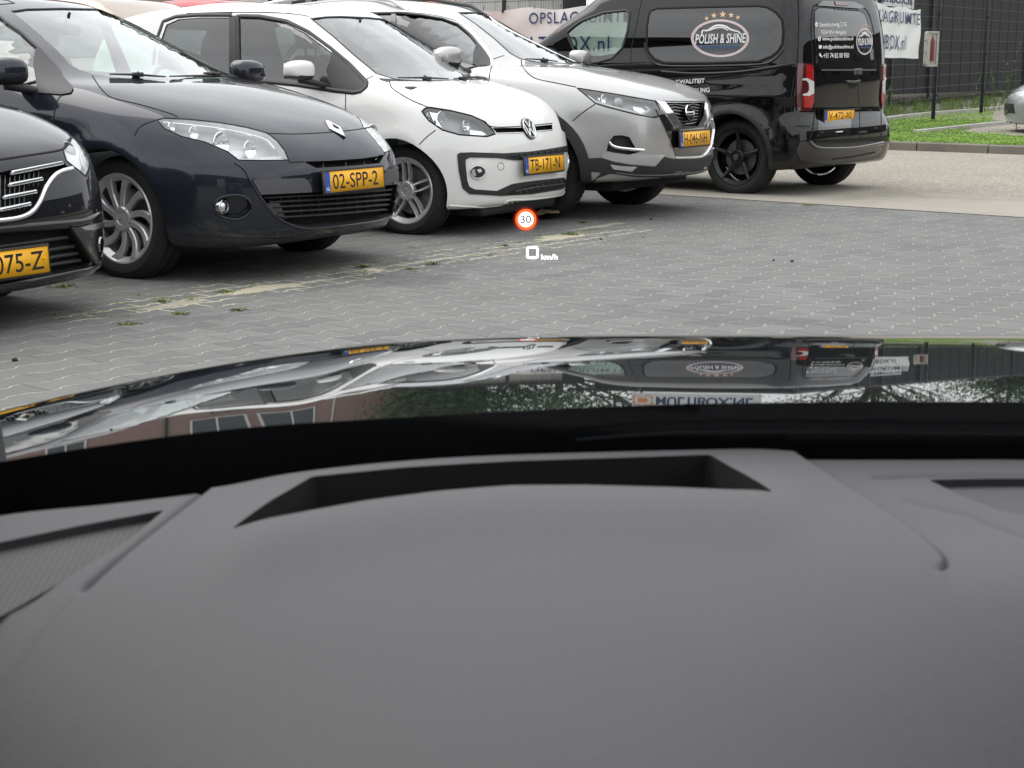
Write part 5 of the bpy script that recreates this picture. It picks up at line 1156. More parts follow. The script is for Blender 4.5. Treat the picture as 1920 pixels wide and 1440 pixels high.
    m = MB(); r = .062; m.lathe([(-.03, r * .7), (.0, r * .9)], 40, axis='Z', m=1); m.lathe([(.0, r), (.009, r * .98), (.009, r * .82), (.0, r * .80)], 48, axis='Z', m=0); m.box((0, 0, .006), (r * 2.3, .026, .010), bev=.003, m=0); m.box((0, 0, .0118), (r * 1.9, .009, .001), m=1)
    m.obj('emblem_badge', ['chrome', 'gloss_black'], e)
    plate(c, 'H-046-NH', .885, .56, tilt=3)
    for x in (0, -2.646):
        for sd in (-1, 1): wheel(c, x, sd, .345, .215, .235, (5, 'double'), .80, det=(x == 0))
    cabin(c, -1.35, .37, .62); under(c, .2, .4)
    side_mirror(c, (c.hit(np.array([(875, 100)]), 'px')[0][0] + .02, -.99, 1.13), (.09, .12, .08), 'silver_paint')
    wipers(c, [((985, 113), (1045, 118), (1020, 116)), ((1065, 118.5), (1120, 117), (1100, 117.5))])
    return c
make_silver()
# ================================================================ black van with lettering
def decal(c, name, m, V2, Fc, org, ux, uy, off=.004, parent=None, mode='px'):
    """flat artwork in its own units laid onto the body: pixel = org + u*ux + v*uy"""
    P = np.array(org) + V2[:, :1] * np.array(ux) + V2[:, 1:] * np.array(uy)
    H_ = c.hit(P, mode); G = c.grad(H_); V = H_ + G * off
    s_ = sum(np.dot(sum(np.cross(V[g[i]] - V[g[0]], V[g[(i + 1) % len(g)]] - V[g[0]]) for i in range(len(g))), G[g[0]]) for g in Fc[:60])
    if s_ < 0: Fc = [g[::-1] for g in Fc]
    return build(name, V, Fc, m, parent or c.root, N=G)
def text_on(c, name, m, s, p0, p1, h, bold=0., shear=0, off=.005, parent=None, up=None):
    """line of text between two pixels, h pixels tall"""
    V, Fc = fit_text(s, 1.0, 1.0, bold=bold, res=2)
    d = np.array(p1, float) - np.array(p0, float); u = np.array(up if up is not None else (0, -1.), float) * h
    V = V + np.c_[V[:, 1] * shear, 0 * V[:, 0]]
    return decal(c, name, m, V, Fc, p0, d, u, off, parent)
def star_shape(r):
    o = [(r * (1 if k % 2 == 0 else .42) * cos(pi / 2 + k * pi / 5), r * (1 if k % 2 == 0 else .42) * sin(pi / 2 + k * pi / 5)) for k in range(10)]
    return np.array(o), [tuple(range(10))]
def ring2d(rx0, ry0, rx1, ry1, n=64):
    t = np.linspace(0, 2 * pi, n, endpoint=False); V = np.vstack([np.c_[rx0 * np.cos(t), ry0 * np.sin(t)], np.c_[rx1 * np.cos(t), ry1 * np.sin(t)]])
    return V, [(i, (i + 1) % n, n + (i + 1) % n, n + i) for i in range(n)]
def ribbon2d(pts, w0, smooth=5):
    P = cat_spline(pts, False, smooth); n = len(P); T = np.gradient(P, axis=0); T /= np.linalg.norm(T, axis=1, keepdims=True) + 1e-9; N = np.c_[-T[:, 1], T[:, 0]]
    wv = w0 * (.25 + .75 * np.sin(np.linspace(.1, pi - .1, n)))[:, None]
    return np.vstack([P + N * wv / 2, P - N * wv / 2]), [(i, i + 1, n + i + 1, n + i) for i in range(n - 1)]
def logo(c, cx, cy, rx, ry, name):
    """oval badge: rose ring, stars, car outline, words"""
    root = decal(c, name, 'logo_dark', *fill_ell(rx * .97, ry * .97), (cx, cy), (1, 0), (0, -1), .003)
    t_ = decal(c, 'ring', 'logo_rose', *ring2d(rx * .90, ry * .88, rx, ry), (cx, cy), (1, 0), (0, -1), .005, parent=root)
    for k, (dx, dy, r) in enumerate(((-.46, 1.05, .085), (-.21, 1.2, .11), (.09, 1.26, .13), (.38, 1.22, .11), (.61, 1.1, .085))):
        decal(c, 'star', 'logo_gold', *star_shape(r * rx), (cx + dx * rx, cy - dy * ry), (1, 0), (0, -1), .005, parent=root)
    V, Fc = ribbon2d([(-.62, .12), (-.60, .40), (-.42, .42), (-.15, .66), (.12, .66), (.38, .46), (.62, .36), (.70, .22)], .10); decal(c, 'car_outline', 'white_ink', V * [rx, ry], Fc, (cx, cy), (1, 0), (0, -1), .006, parent=root)
    V, Fc = ribbon2d([(-.36, .40), (-.10, .56), (.10, .56), (.28, .40)], .07); decal(c, 'car_outline', 'white_ink', V * [rx, ry], Fc, (cx, cy), (1, 0), (0, -1), .006, parent=root)
    text_on(c, 'wording', 'white_ink', 'POLISH & SHINE', (cx - .85 * rx, cy + .30 * ry), (cx + .86 * rx, cy + .24 * ry), ry * .52, bold=.02, shear=.02, off=.008, parent=root)
    text_on(c, 'strapline', 'logo_blue', 'Car Cleaning & Detailing', (cx - .74 * rx, cy + .58 * ry), (cx + .60 * rx, cy + .55 * ry), ry * .24, shear=.02, off=.007, parent=root)
    return root
def fill_ell(rx, ry):
    V, Fc, B = fill2d(np.array(ell(0, 0, rx, ry, 40)), max(rx, ry) / 4); return V, Fc
mat('logo_rose', (.62, .50, .50), .4); mat('logo_gold', (.72, .47, .28), .4); mat('logo_blue', (.06, .16, .36), .5); mat('logo_dark', (.008, .012, .022), .25, coat=.6)
def make_van():
    sp = dict(cat='van', wb=2.785, rw=.315, ra=.375, tr=.68, nose=(.22, .6), cowl=.3, tail=(.05, .22), cabin=(-1.55, -.02), floor=.5, mirx=-1.08, mirz=1.55, dashz=1.16, core=(-2.95, .1), zc=.7,
        top=[(-3.52, 1.2), (-3.47, 1.6), (-3.38, 1.76), (-3.2, 1.80), (-2.2, 1.83), (-1.5, 1.82), (-1.2, 1.775), (-.9, 1.63), (-.35, 1.30), (-.05, 1.16), (.2, 1.12), (.5, 1.05), (.7, .95), (.82, .85)],
        front=[(.1, .78), (.3, .86), (.5, .89), (.7, .88), (.85, .83), (1.0, .7), (1.2, .2)],
        rear=[(.2, -3.42), (.28, -3.47), (.42, -3.50), (.56, -3.495), (.62, -3.47), (.68, -3.42), (1.0, -3.42), (1.25, -3.405), (1.5, -3.36), (1.7, -3.29), (1.9, -3.2)],
        W=[(.1, .78), (.22, .86), (.4, .905), (.6, .912), (.9, .914), (1.1, .906), (1.2, .888), (1.4, .865), (1.6, .815), (1.75, .76), (1.9, .68)],
        taper=[(-3.6, .065), (-3.2, .02), (-2.95, .0), (-1, 0), (0, .005), (.9, .03)], gtaper=[(-3.6, .03), (-3, .0), (-1.5, 0), (-.8, .02), (0, .04)], rise=[(-3.2, 0), (1, 0)],
        sidelines=[(-.9, .92, -3.3, 1.02, -.012, .06), (-1.9, .80, -3.4, .84, .014, .05)], flare=.035, rh=.14, rg=.16, rr=.07, bot=[(-3.5, .26), (-3.2, .22), (-1, .2), (.9, .2)])
    c = Car('delivery_van', 'black delivery van with Polish & Shine lettering, seen from behind, plate V-472-XJ', 0.335, 15.41, 310.4, sp); c.cut = []
    sw = c.xz([(1062, 62), (1075, 50), (1090, 39.5), (1131, 24), (1172, 19.5), (1181.5, 24), (1177, 58), (1167, 90), (1148, 109), (1120, 117), (1085, 119)])
    c.plug(sw, 'L', out_=.08, dep=.16, dirn=(0, 1, .1))
    ws = [(-.72, 1.64), (.72, 1.64), (.80, 1.25), (.6, 1.2), (-.6, 1.2), (-.80, 1.25)]
    c.plug(ws, 'F', out_=.06, dep=.1, dirn=(.5, 0, .86), mirror=False, step=.06)
    BM[0] = 'black_paint'; c.body(BM)
    c.patch('side_window', 'car_glass', sw, 'L', off=-.005, skirt=0, step=.06)
    c.patch('windscreen', 'car_glass', ws, 'F', off=-.004, skirt=0, mirror=False, step=.06)
    c.sweep('window_seal', 'black_plastic', sw, .022, .006, 0, 'L', closed=True, smooth=0)
    pan = [(1217, 28), (1221, 20), (1232, 16), (1300, 14), (1422, 11), (1440, 14), (1456, 24), (1467, 38), (1469, 60), (1467, 82), (1459, 96), (1446, 106), (1422, 115.5), (1330, 118.5), (1246, 118.5), (1228, 111), (1217, 99), (1213, 84), (1213.5, 50)]
    c.patch('side_panel', 'black_glass', pan, off=-.001 + .004, skirt=.008)
    c.sweep('panel_recess', 'seam', pan, .022, .003, .0015, closed=True, smooth=0)
    c.sweep('panel_edge', 'black_paint', [(1209, 80), (1211, 96), (1220, 110), (1240, 123), (1330, 124), (1424, 121), (1452, 111), (1470, 92)], .02, .006, 0)
    c.sweep('belt_crease', 'black_paint', [(1240, 135), (1300, 139), (1380, 136), (1440, 128), (1490, 119)], .03, .008, -.002)
    for n_, ln in (('door_gap', [(1204.6, -6), (1203, 0), (1192, 54), (1184, 92), (1182.7, 121), (1186, 160), (1200, 240)]), ('rear_corner_gap', [(1497, -4), (1498, 40), (1497, 80), (1495, 118)]), ('sill_gap', [(1492, 236), (1518, 237)])):
        c.sweep(n_, 'seam', ln, .008, .0012, .0003, smooth=3)
    # rear glass and doors
    rg = [(1527, 22), (1533, 16), (1545, 15.5), (1611, 21.5), (1619, 26), (1623, 33), (1636, 83), (1643, 127), (1640, 130.6), (1541, 130.6), (1535, 118), (1531, 92), (1527, 60)]
    c.patch('rear_window', 'black_glass', rg, off=.003, skirt=.006, mirror=False, step=8)
    c.sweep('rear_window_seal', 'seam', rg, .016, .002, .001, closed=True, smooth=0, mirror=False)
    c.sweep('rear_window_ledge', 'grey_plastic', [(1540, 131.5), (1642, 131.5)], .012, .004, .002, smooth=0, mirror=False)
    c.sweep('door_split', 'seam', [(1608, 22), (1609, 80), (1607, 131), (1611, 200), (1613, 262)], .008, .0015, .0005, mirror=False)
    c.sweep('rear_door_gap', 'seam', [(1518, 262), (1524, 240), (1527, 200), (1524, 120), (1521, 60), (1524, 16), (1540, 7), (1600, 10), (1626, 20), (1638, 60), (1648, 120), (1652, 200), (1652, 255)], .010, .002, .0005, mirror=False, smooth=3)
    c.sweep('door_bottom_gap', 'seam', [(1530, 268), (1590, 267), (1645, 262)], .010, .002, .0005, mirror=False)
    c.patch('roof_lamp_strip', 'gloss_black', [(1530, 11), (1540, 2), (1600, 4), (1620, 14), (1610, 17), (1545, 12)], off=.012, skirt=.02, mirror=False)
    c.patch('high_brake_light', 'red_lens', [(1562, 4), (1585, 5), (1587, 12), (1564, 11)], off=.018, skirt=.01, mirror=False, step=6)
    c.patch('handle_recess', 'seam', [(1585, 153), (1608, 151), (1611, 155), (1603, 165), (1595, 166)], off=.002, mirror=False, step=6)
    c.sweep('door_handle', 'black_paint', [(1585, 153), (1597, 154), (1609, 152)], .025, .02, .004, mirror=False, step=4)
    c.patch('plate_recess', 'gloss_black', [(1536, 206), (1594, 203), (1597, 215), (1594, 248), (1590, 254), (1536, 256), (1533, 245)], off=.002, mirror=False, step=6)
    for xx in (1553, 1583): c.patch('plate_lamp', 'clear_lens_white', [(xx - 6, 208), (xx + 6, 207), (xx + 5, 212), (xx - 5, 213)], off=.012, skirt=.014, mirror=False, step=4)
    plate(c, 'V-472-XJ', -3.452, .66, yc=.25, rear=True, tilt=-2)
    # tail lamps
    tl = [(1494.5, 120), (1498, 118.5), (1519, 119), (1523, 123), (1524.5, 150), (1524.5, 190), (1520, 205), (1516, 209), (1494, 207), (1492.5, 190), (1493, 150)]
    t = c.patch('tail_lamp', 'red_lens', tl, off=.012, skirt=.02, step=6)
    c.patch('lamp_segment', 'bright_red_lens', [(1510, 121), (1522, 123), (1523.5, 152), (1513, 147), (1509, 145)], off=.016, skirt=.006, parent=None, step=5)
    c.patch('lamp_segment', 'bright_red_lens', [(1505, 181), (1523.5, 177), (1523.5, 190), (1519, 203), (1505, 201)], off=.016, skirt=.006, step=5)
    c.patch('reversing_lamp', 'clear_lens_white', [(1503, 147), (1511, 146.5), (1523.5, 153), (1523.5, 175), (1514, 180), (1503, 179), (1503, 176), (1511, 174), (1514, 168), (1514, 157), (1510, 151), (1503, 150.5)], off=.018, skirt=.006, step=5)
    # bumper
    c.patch('rear_bumper', 'bumper_black', [(1515, 266), (1521, 270), (1530, 277), (1560, 279), (1600, 277), (1652, 267), (1654, 282), (1640, 293), (1600, 301), (1562, 307), (1530, 305), (1500, 300), (1492, 280), (1500, 266)], off=.004, skirt=.02, mirror=False, step=8)
    c.sweep('bumper_edge', 'gloss_black', [(1518, 266), (1524, 273), (1536, 278), (1565, 279), (1605, 277), (1655, 268)], .03, .014, .002, mirror=False)
    c.sweep('bumper_groove', 'seam', [(1560, 298), (1600, 293), (1640, 285)], .012, .003, .005, mirror=False)
    ap = arch(-2.785, .315, .375, .415); c.patch('arch_lip', 'black_plastic', ap, 'L', off=.004, skirt=.02, step=.04)
    for x in (0, -2.785):
        for sd in (-1, 1): wheel(c, x, sd, .33, .205, .235, (5, 'five'), .82, rim='dark_alloy', det=(x < 0), load=.015)
    P = Vector((-2.785, .818, .315)); m = MB(); m.lathe([(.0, .026), (.006, .024), (.007, .001)], 20, c=tuple(P)); m.obj('hub_cap', ['satin_chrome'], c.root)
    cabin(c, -1.15, .42, .78, rear=False); under(c, .22, .4, hw=.7)
    side_mirror(c, (-.55, -1.06, 1.22), (.1, .12, .12), 'black_plastic')
    for sg in (1, -1): c.patch('headlight', 'clear_lens_white', [(.70 * sg, .95), (.86 * sg, 1.0), (.84 * sg, .84), (.62 * sg, .82)], 'F', off=.006, mirror=False)
    # lettering
    logo(c, 1350.8, 72, 54.7, 35.5, 'oval_logo')
    text_on(c, 'side_lettering', 'white_ink', 'KWALITEIT', (1268, 158), (1322, 155.5), 8.5, bold=.015)
    text_on(c, 'side_lettering', 'white_ink', 'HANDLING', (1278, 175.5), (1331, 173), 9, bold=.015)
    logo(c, 1620, 78, 15.5, 25, 'oval_logo_small')
    for i, (s_, x0, x1, y) in enumerate((('Steenzoutweg 21G', 1535, 1586, 52), ('7554 RN Hengelo', 1538, 1585.5, 66), ('www.polishenshine.nl', 1541, 1598.5, 78), ('info@polishenshine.nl', 1542, 1599, 93), ('+31 74 82 00 950', 1543, 1591, 108.5))):
        text_on(c, 'rear_lettering', 'white_ink', s_, (x0, y + .6), (x1, y), 9.5 if i else 10.5, bold=.012)
    for (x, y, k) in ((1530, 46, 'o'), (1535.5, 73, 'o'), (1537, 88, 's'), (1538.5, 103.5, 'p')):
        V, Fc = (ring2d(1.0, 1.5, 2.6, 4.4, 16) if k == 'o' else (np.array([(-2.6, -3), (2.6, -3), (2.6, 3), (-2.6, 3)]), [(0, 1, 2, 3)]) if k == 's' else ribbon2d([(-2, 4), (-1.4, 0), (2.4, -4)], 3.2))
        decal(c, 'contact_icon', 'white_ink', V, Fc, (x, y), (1, 0), (0, -1), .005)
    c.patch('plate_sticker', 'white_ink', [(1566, 246.5), (1578, 245.6), (1578, 247.6), (1566, 248.4)], off=.012, mirror=False, step=5)
    return c
make_van()
# ================================================================ dark saloon at the left edge
def make_dark():
    sp = dict(wb=2.809, rw=.33, ra=.38, tr=.70, nose=(.14, .48), taper=[(-3.5, .06), (-2.6, .01), (-1, 0), (0, 0), (.9, 0)], cowl=.45, tail=(.1, .6), cabin=(-3.3, -.25), floor=.4, mirx=-1.35, mirz=1.26, dashz=.93, core=(-3.1, .2),
        top=[(-3.88, .95), (-3.8, 1.05), (-3.4, 1.1), (-3.0, 1.25), (-2.5, 1.40), (-1.9, 1.46), (-1.5, 1.44), (-1.1, 1.33), (-.7, 1.16), (-.38, 1.02), (-.2, .985), (0, .965), (.35, .905), (.6, .84), (.8, .76), (.9, .70), (.95, .63)],
        front=[(.1, .86), (.18, .92), (.3, .955), (.42, .965), (.55, .955), (.68, .93), (.76, .88), (.85, .7), (1.0, .2)],
        rear=[(.2, -3.8), (.4, -3.88), (.7, -3.9), (.95, -3.86), (1.2, -3.4), (1.5, -3.0)],
        W=[(.1, .72), (.2, .84), (.35, .905), (.55, .93), (.7, .934), (.82, .92), (.9, .89), (.965, .845), (1.02, .81), (1.15, .765), (1.3, .70), (1.42, .62), (1.6, .5)],
        crease=[((.4, .55), .7, -.15, .014, .03)], flare=.02, bot=[(-3.8, .3), (-3.2, .2), (-1, .17), (.5, .15), (.9, .15)])
    c = Car('dark_saloon', 'near-black saloon at the picture edge with four chrome grille bars, plate ending 075-Z', -2.86, 6.31, 120.5, sp); c.cut = []
    ws = [(-.58, 1.30), (.58, 1.30), (.68, 1.08), (.5, 1.03), (-.5, 1.03), (-.68, 1.08)]
    c.plug(ws, 'F', out_=.06, dep=.1, dirn=(.5, 0, .86), mirror=False, step=.06)
    dlo = [(-.5, 1.02), (-.9, 1.19), (-1.25, 1.31), (-1.7, 1.36), (-2.4, 1.32), (-2.9, 1.2), (-3.1, 1.1), (-2.6, 1.06), (-1.5, 1.02)]
    c.plug(dlo, 'R', out_=.08, dep=.14, dirn=(0, -1, .15))
    hl = [(118, 281), (124, 268), (134, 256.5), (144, 259), (152, 265), (160, 276), (166, 288), (168.5, 302), (168, 316), (161, 331), (150, 321), (137, 311), (125, 301)]
    c.plug(hl, out_=.03, dep=.06, mi=2)
    gr = [(-70, 400), (-72, 360), (-40, 334), (0, 323), (22, 318), (80, 309), (118, 303), (128, 314), (133, 318), (110, 324), (99, 331), (90, 341), (84, 352), (79, 366), (73, 378), (67, 389), (58, 397), (38, 406), (0, 412), (-40, 412)]
    c.plug(gr, out_=.03, dep=.05, mi=1, mirror=False, step=14)
    lo = [(-60, 445), (0, 437), (60, 433), (131, 428), (150, 460), (170, 492), (163, 502), (130, 511), (60, 525), (0, 537), (-60, 543)]
    c.plug(lo, out_=.03, dep=.06, mi=1, mirror=False, step=14)
    BM[0] = 'dark_paint'; c.body(BM)
    c.patch('windscreen', 'car_glass', ws, 'F', off=-.004, skirt=0, mirror=False, step=.06); c.patch('side_window', 'dark_glass', dlo, 'R', off=-.006, skirt=0, step=.06)
    h = c.patch('headlight', 'lamp_glass', hl, off=-.001, skirt=0); lamp_bowl(c, h, [(144, 290, .05, 'lens'), (154, 308, .03, 'bowl')]); c.sweep('lamp_rim', 'seam', hl, .008, .002, -.001, closed=True, smooth=0)
    c.patch('lamp_inner_panel', 'lamp_liner', [(123, 283), (136, 262), (146, 263), (157, 278), (163, 300), (158, 322), (138, 305)], off=-.022)
    c.patch('indicator_reflector', 'clear_lens_white', [(152, 266), (160, 277), (165, 290), (167, 312), (160, 306), (156, 285)], off=-.018)
    for (a, b, w_) in (((23, 323), (118, 304.5), .017), ((19, 346), (80, 334.5), .016), ((9, 369.5), (69, 358.5), .016), ((1, 393), (58, 381.5), .016)):
        c.sweep('grille_bar', 'satin_chrome', [a, b], w_, .014, -.012, smooth=0)
        c.sweep('grille_bar_core', 'gloss_black', [(a[0] + 4, a[1] + .4), (b[0] - 2, b[1] + .6)], w_ * .35, .004, .003, smooth=0)
    c.sweep('grille_chrome', 'chrome', [(-60, 411), (-20, 414), (10, 412), (38, 407), (58, 397), (73, 378), (84.5, 352), (99, 331.6), (114, 322), (134, 317)], .018, .012, .002, mirror=False, smooth=5)
    for k in range(16):
        x = -55 + k * 9; c.sweep('grille_rib', 'gloss_black', [(x, 330 - k * 1.0), (x + 1, 405 - k * 1.2)] if x < 60 else [(x, 316), (x, 345)], .006, .006, -.03, smooth=0, mirror=False)
    for (a, b) in (((0, 466), (136, 446)), ((60, 478), (148, 463)), ((80, 490), (155, 477)), ((90, 503), (160, 491))): c.sweep('intake_bar', 'black_plastic', [(a[0] - 60, a[1] + 8), a, b], .014, .012, -.03, mirror=False, smooth=0)
    c.patch('fog_surround', 'gloss_black', [(135, 428), (150, 424), (190, 418), (196, 440), (197, 470), (190, 488), (184, 492), (160, 470)], off=.004, skirt=.01, step=8)
    c.patch('fog_lamp', 'chrome', ell(188, 458, 3.5, 14), off=.008, skirt=.01, step=5)
    c.patch('fog_trim', 'satin_chrome', [(149, 426), (170, 421), (192, 417), (193, 424), (175, 431), (158, 431)], off=.008, skirt=.01, step=7)
    c.sweep('intake_edge', 'black_plastic', [(133, 428), (150, 452), (166, 478), (180, 494), (186, 492)], .016, .01, .002, smooth=3)
    c.sweep('lip_edge', 'dark_paint', [(-60, 547), (0, 541), (60, 528), (99, 520), (140, 511), (166, 505), (185, 495), (197, 482)], .03, .014, -.002, mirror=False, smooth=3)
    c.sweep('bumper_crease', 'dark_paint', [(-20, 432), (60, 425), (131, 419), (160, 415), (188, 403)], .03, .010, -.003, mirror=False)
    for n_, ln, mir in (('bonnet_front_gap', [(-60, 305), (0, 299), (44, 292.5), (90, 285.5), (116.6, 280), (128, 270), (134, 258)], False), ('bonnet_gap', [(134, 258), (118, 240), (95, 225), (60, 207), (20, 192)], True)):
        c.sweep(n_, 'seam', ln, .010, .0015, .0003, mirror=mir, smooth=3)
    m = MB(); o = [(0, .085), (.055, 0), (0, -.085), (-.055, 0)]; i_ = [(0, .045), (.027, 0), (0, -.045), (-.027, 0)]
    V = [(a, b, 0) for a, b in o] + [(a * .85, b * .85, .012) for a, b in o] + [(a, b, .012) for a, b in i_] + [(a, b, 0) for a, b in i_]; m.add(V, [(a + k * 4, (a + 1) % 4 + k * 4, (a + 1) % 4 + k * 4 + 4, a + k * 4 + 4) for k in range(3) for a in range(4)])
    e = empty('emblem', parent=c.root, loc=(.955, 0, .60)); e.rotation_euler = Matrix(((0, 0, 1), (1, 0, 0), (0, 1, 0))).to_euler(); m.obj('emblem_badge', ['chrome'], e, smooth=False, auto=None)
    plate(c, '075-Z', .985, .285, tilt=2, screws=True)
    for x in (0, -2.809):
        for sd in (-1, 1): wheel(c, x, sd, .335, .225, .235, (5, 'double'), .82, det=(x == 0))
    cabin(c, -1.5, .38, .50); under(c)
    side_mirror(c, (-.75, -1.02, 1.02), (.09, .12, .07), 'dark_paint')
    return c
make_dark()
# big sign on the hall side, trees, brick block and white wall (seen above the cars and mirrored in the bonnet)
sg_a = onplane(1205, -90, hall_a, bd); sg_b = onplane(1452, -90, hall_a, bd)
wallsign('roof_sign', Vector((sg_a.x, sg_a.y, 0)), Vector((-bd.x, -bd.y, 0)), (sg_b - sg_a).to_2d().length, 3.46, .72, 'MULTIBOX.NL', e)
mat('white_render', (.70, .70, .68), .7, noise=.08, nscale=1.5); mat('dark_steel', (.03, .032, .035), .5)
mat('window_glass', (.02, .025, .03), .05, spec=.8)
def brick_mat():
    m, t, b = new_mat('brick'); tc_ = t.nodes.new('ShaderNodeTexCoord'); mp_ = t.nodes.new('ShaderNodeMapping'); mp_.inputs['Rotation'].default_value = (R(90), 0, 0); t.links.new(tc_.outputs['Object'], mp_.inputs[0])
    br = t.nodes.new('ShaderNodeTexBrick'); br.inputs['Color1'].default_value = (.34, .20, .175, 1); br.inputs['Color2'].default_value = (.30, .17, .15, 1); br.inputs['Mortar'].default_value = (.30, .27, .24, 1); br.inputs['Scale'].default_value = 1; br.inputs['Brick Width'].default_value = .22; br.inputs['Row Height'].default_value = .065; br.inputs['Mortar Size'].default_value = .008
    t.links.new(mp_.outputs[0], br.inputs['Vector']); t.links.new(br.outputs['Color'], b.inputs['Base Color']); b.inputs['Roughness'].default_value = .85
brick_mat()
bb = empty('brick_block', 'red brick block with tall windows far behind the left end of the row', 'building', loc=(-8, 44, 0), rz=R(6))
m = MB(); xs = [-9, 7.2]; wins = [(-7.6, 1.2), (-6.0, 1.2), (-4.2, 1.0), (-1.4, 1.5), (.4, 1.5), (3.2, 1.2), (5.2, 1.2)]
m.box((-.9, 4, 3.6), (16.2, 8, 7.2)); m.obj('wall', ['brick'], bb, smooth=False)
for zz in (1.2, 4.3):
    for (x, w_) in (wins[1:2] + wins[3:5] if zz > 2 else wins):
        m = MB(); 
        for (dx, dz, ww, hh) in ((0, -.85, w_, .07), (0, .85, w_, .07), (-w_ / 2, 0, .07, 1.77), (w_ / 2, 0, .07, 1.77), (0, 0, .06, 1.7)): m.box((x + dx, -.02, zz + .9 + dz), (ww, .09, hh))
        f = m.obj('window', ['white_render'], bb, smooth=False); m = MB(); m.box((x, -.004, zz + .9), (w_, .03, 1.7)); m.obj('pane', ['window_glass'], f, smooth=False)
for x in (-8.6, -2.9, 2.0, 6.9): m = MB(); m.tube([(x, -.08, 0), (x, -.08, 7.2)], .05, 10); m.obj('downpipe', ['dark_steel' if x < 0 else 'white_render'], bb)
m = MB(); m.box((-.9, 4, 7.25), (16.5, 8.3, .18)); m.obj('roof', ['dark_steel'], bb, smooth=False)
wb_ = empty('white_shed', 'long low white wall with dark uprights behind the back fence', 'building', loc=(0, 0, 0))
wa = at(340, 40, 33.0); wc = at(1062, 40, 33.5); m = MB(); d_ = (wc - wa).normalized(); wall_ribs(m, Vector((wa.x, wa.y, 0)), Vector((wc.x, wc.y, 0)), 0, 3.1, .25, .03); m.obj('wall', ['white_render'], wb_, fix=False)
for px_, ww in ((560, .28), (590, .12), (730, .12), (1077, .5)):
    q = at(px_, 10, 32.8); m = MB(); m.box((q.x, q.y, 1.55), (ww, .12, 3.1)); m.obj('upright', ['dark_steel'], wb_, smooth=False)
m = MB(); m.box(((wa.x + wc.x) / 2, 34.5, 3.15), ((wc - wa).length + .2, 3, .1)); m.obj('roof', ['dark_steel'], wb_, smooth=False)
# trees
mat('bark', (.07, .055, .04), .9, noise=.3, nscale=12)
def tree(x, y, h, cr_, label, bare=False, n=2600, name='broadleaf_tree'):
    e = empty(name, label, 'tree', loc=(x, y, .2), group='trees beyond the yards'); m = MB(); tips = []
    def limb(p, d, L_, r, lv):
        pts = [p]; q = p.copy()
        for k in range(4): d = (d + Vector((random.uniform(-.2, .2), random.uniform(-.2, .2), random.uniform(-.03, .12)))).normalized(); q = q + d * L_ / 4; pts.append(q.copy())
        m.tube(pts, [r, r * .85, r * .7, r * .55, r * .4], 6 if lv < 2 else 4)
        if lv >= 3: tips.append(q); return
        tips.append(q)
        for k in range(4 if lv else 6):
            a = random.uniform(0, 2 * pi); b = pts[random.randint(2, 4)]; limb(b, Vector((cos(a) * .8, sin(a) * .8, random.uniform(.25, .8))).normalized(), L_ * random.uniform(.55, .75), r * .45, lv + 1)
    limb(Vector((0, 0, 0)), Vector((0, 0, 1)), h * .45, h * .028, 0); m.obj('trunk', ['bark'], e)
    V = []; Fc = []; mi = []
    clumps = [(t_ + Vector((random.gauss(0, .2), random.gauss(0, .2), random.gauss(0, .15)))) for t_ in tips if random.random() < (.45 if bare else .95)]
    for k in range(n):
        c_ = random.choice(clumps); r = cr_ * (.12 if bare else .17); p = c_ + Vector((random.gauss(0, r), random.gauss(0, r), random.gauss(0, r * .7))); s_ = random.uniform(.05, .12)
        a = Vector((random.gauss(0, 1), random.gauss(0, 1), random.gauss(0, 1))).normalized() * s_; b = a.orthogonal().normalized() * s_ * .6; k0 = len(V); V += [p - a, p + b, p + a, p - b]; Fc.append((k0, k0 + 1, k0 + 2, k0 + 3)); mi.append(random.choice((0, 0, 1)))
    build('crown', V, Fc, ['leaf_tree', 'leaf_dark'], e, mi=mi, smooth=False)
for a in ((-1.6, 44, 9.5, 4, 'bushy tree standing by the right end of the brick block', False, 8000), (1.6, 48, 10.5, 4.5, 'thinly leaved spreading tree left of the big roof sign', True, 2500), (-20, 50, 10, 4, 'full tree left of the brick block', False, 5000)): tree(*a[:4], a[4], a[5], a[6])
for k in range(8): tree(13 + k * 3.6 + random.uniform(-1, 1), 52 + k * 2.6, random.uniform(9, 12.5), 3.6, ['dense tree in the row beyond the dark hall, %s' % s_ for s_ in ('nearest the roof sign', 'second along', 'third along', 'fourth along', 'fifth along', 'sixth along', 'seventh along', 'last and farthest off')][k], False, 5500, 'roadside_tree')
# tall weeds by the fence
def stalk(px, py, h, lean, label, nl=14, fl=False):
    p = onverge(px, py); e = empty('tall_weed', label, 'weed', loc=tuple(p), group='tall weeds along the fence'); m = MB(); pts = [Vector((lean * h * (t ** 1.6), 0, h * t)) for t in np.linspace(0, 1, 7)]; m.tube(pts, [.006, .0055, .005, .0045, .004, .003, .002], 5)
    m.obj('stem', ['leaf_olive'], e); V = []; Fc = []
    for k in range(nl):
        t = (k + 1) / (nl + 1); i = min(5, int(t * 6)); q = pts[i].lerp(pts[i + 1], t * 6 - i); a = random.uniform(0, 2 * pi); L_ = h * .22 * (1.1 - t) + .05; d = Vector((cos(a), sin(a), .5)) * L_; w_ = Vector((-sin(a), cos(a), 0)) * .014; k0 = len(V)
        V += [q - w_ * .4, q + w_ * .4, q + d * .55 + w_, q + d * .55 - w_, q + d + Vector((0, 0, -.25 * L_))]; Fc += [(k0, k0 + 1, k0 + 2, k0 + 3), (k0 + 3, k0 + 2, k0 + 4)]
    build('foliage', V, Fc, ['leaf_mid'], e, smooth=False)
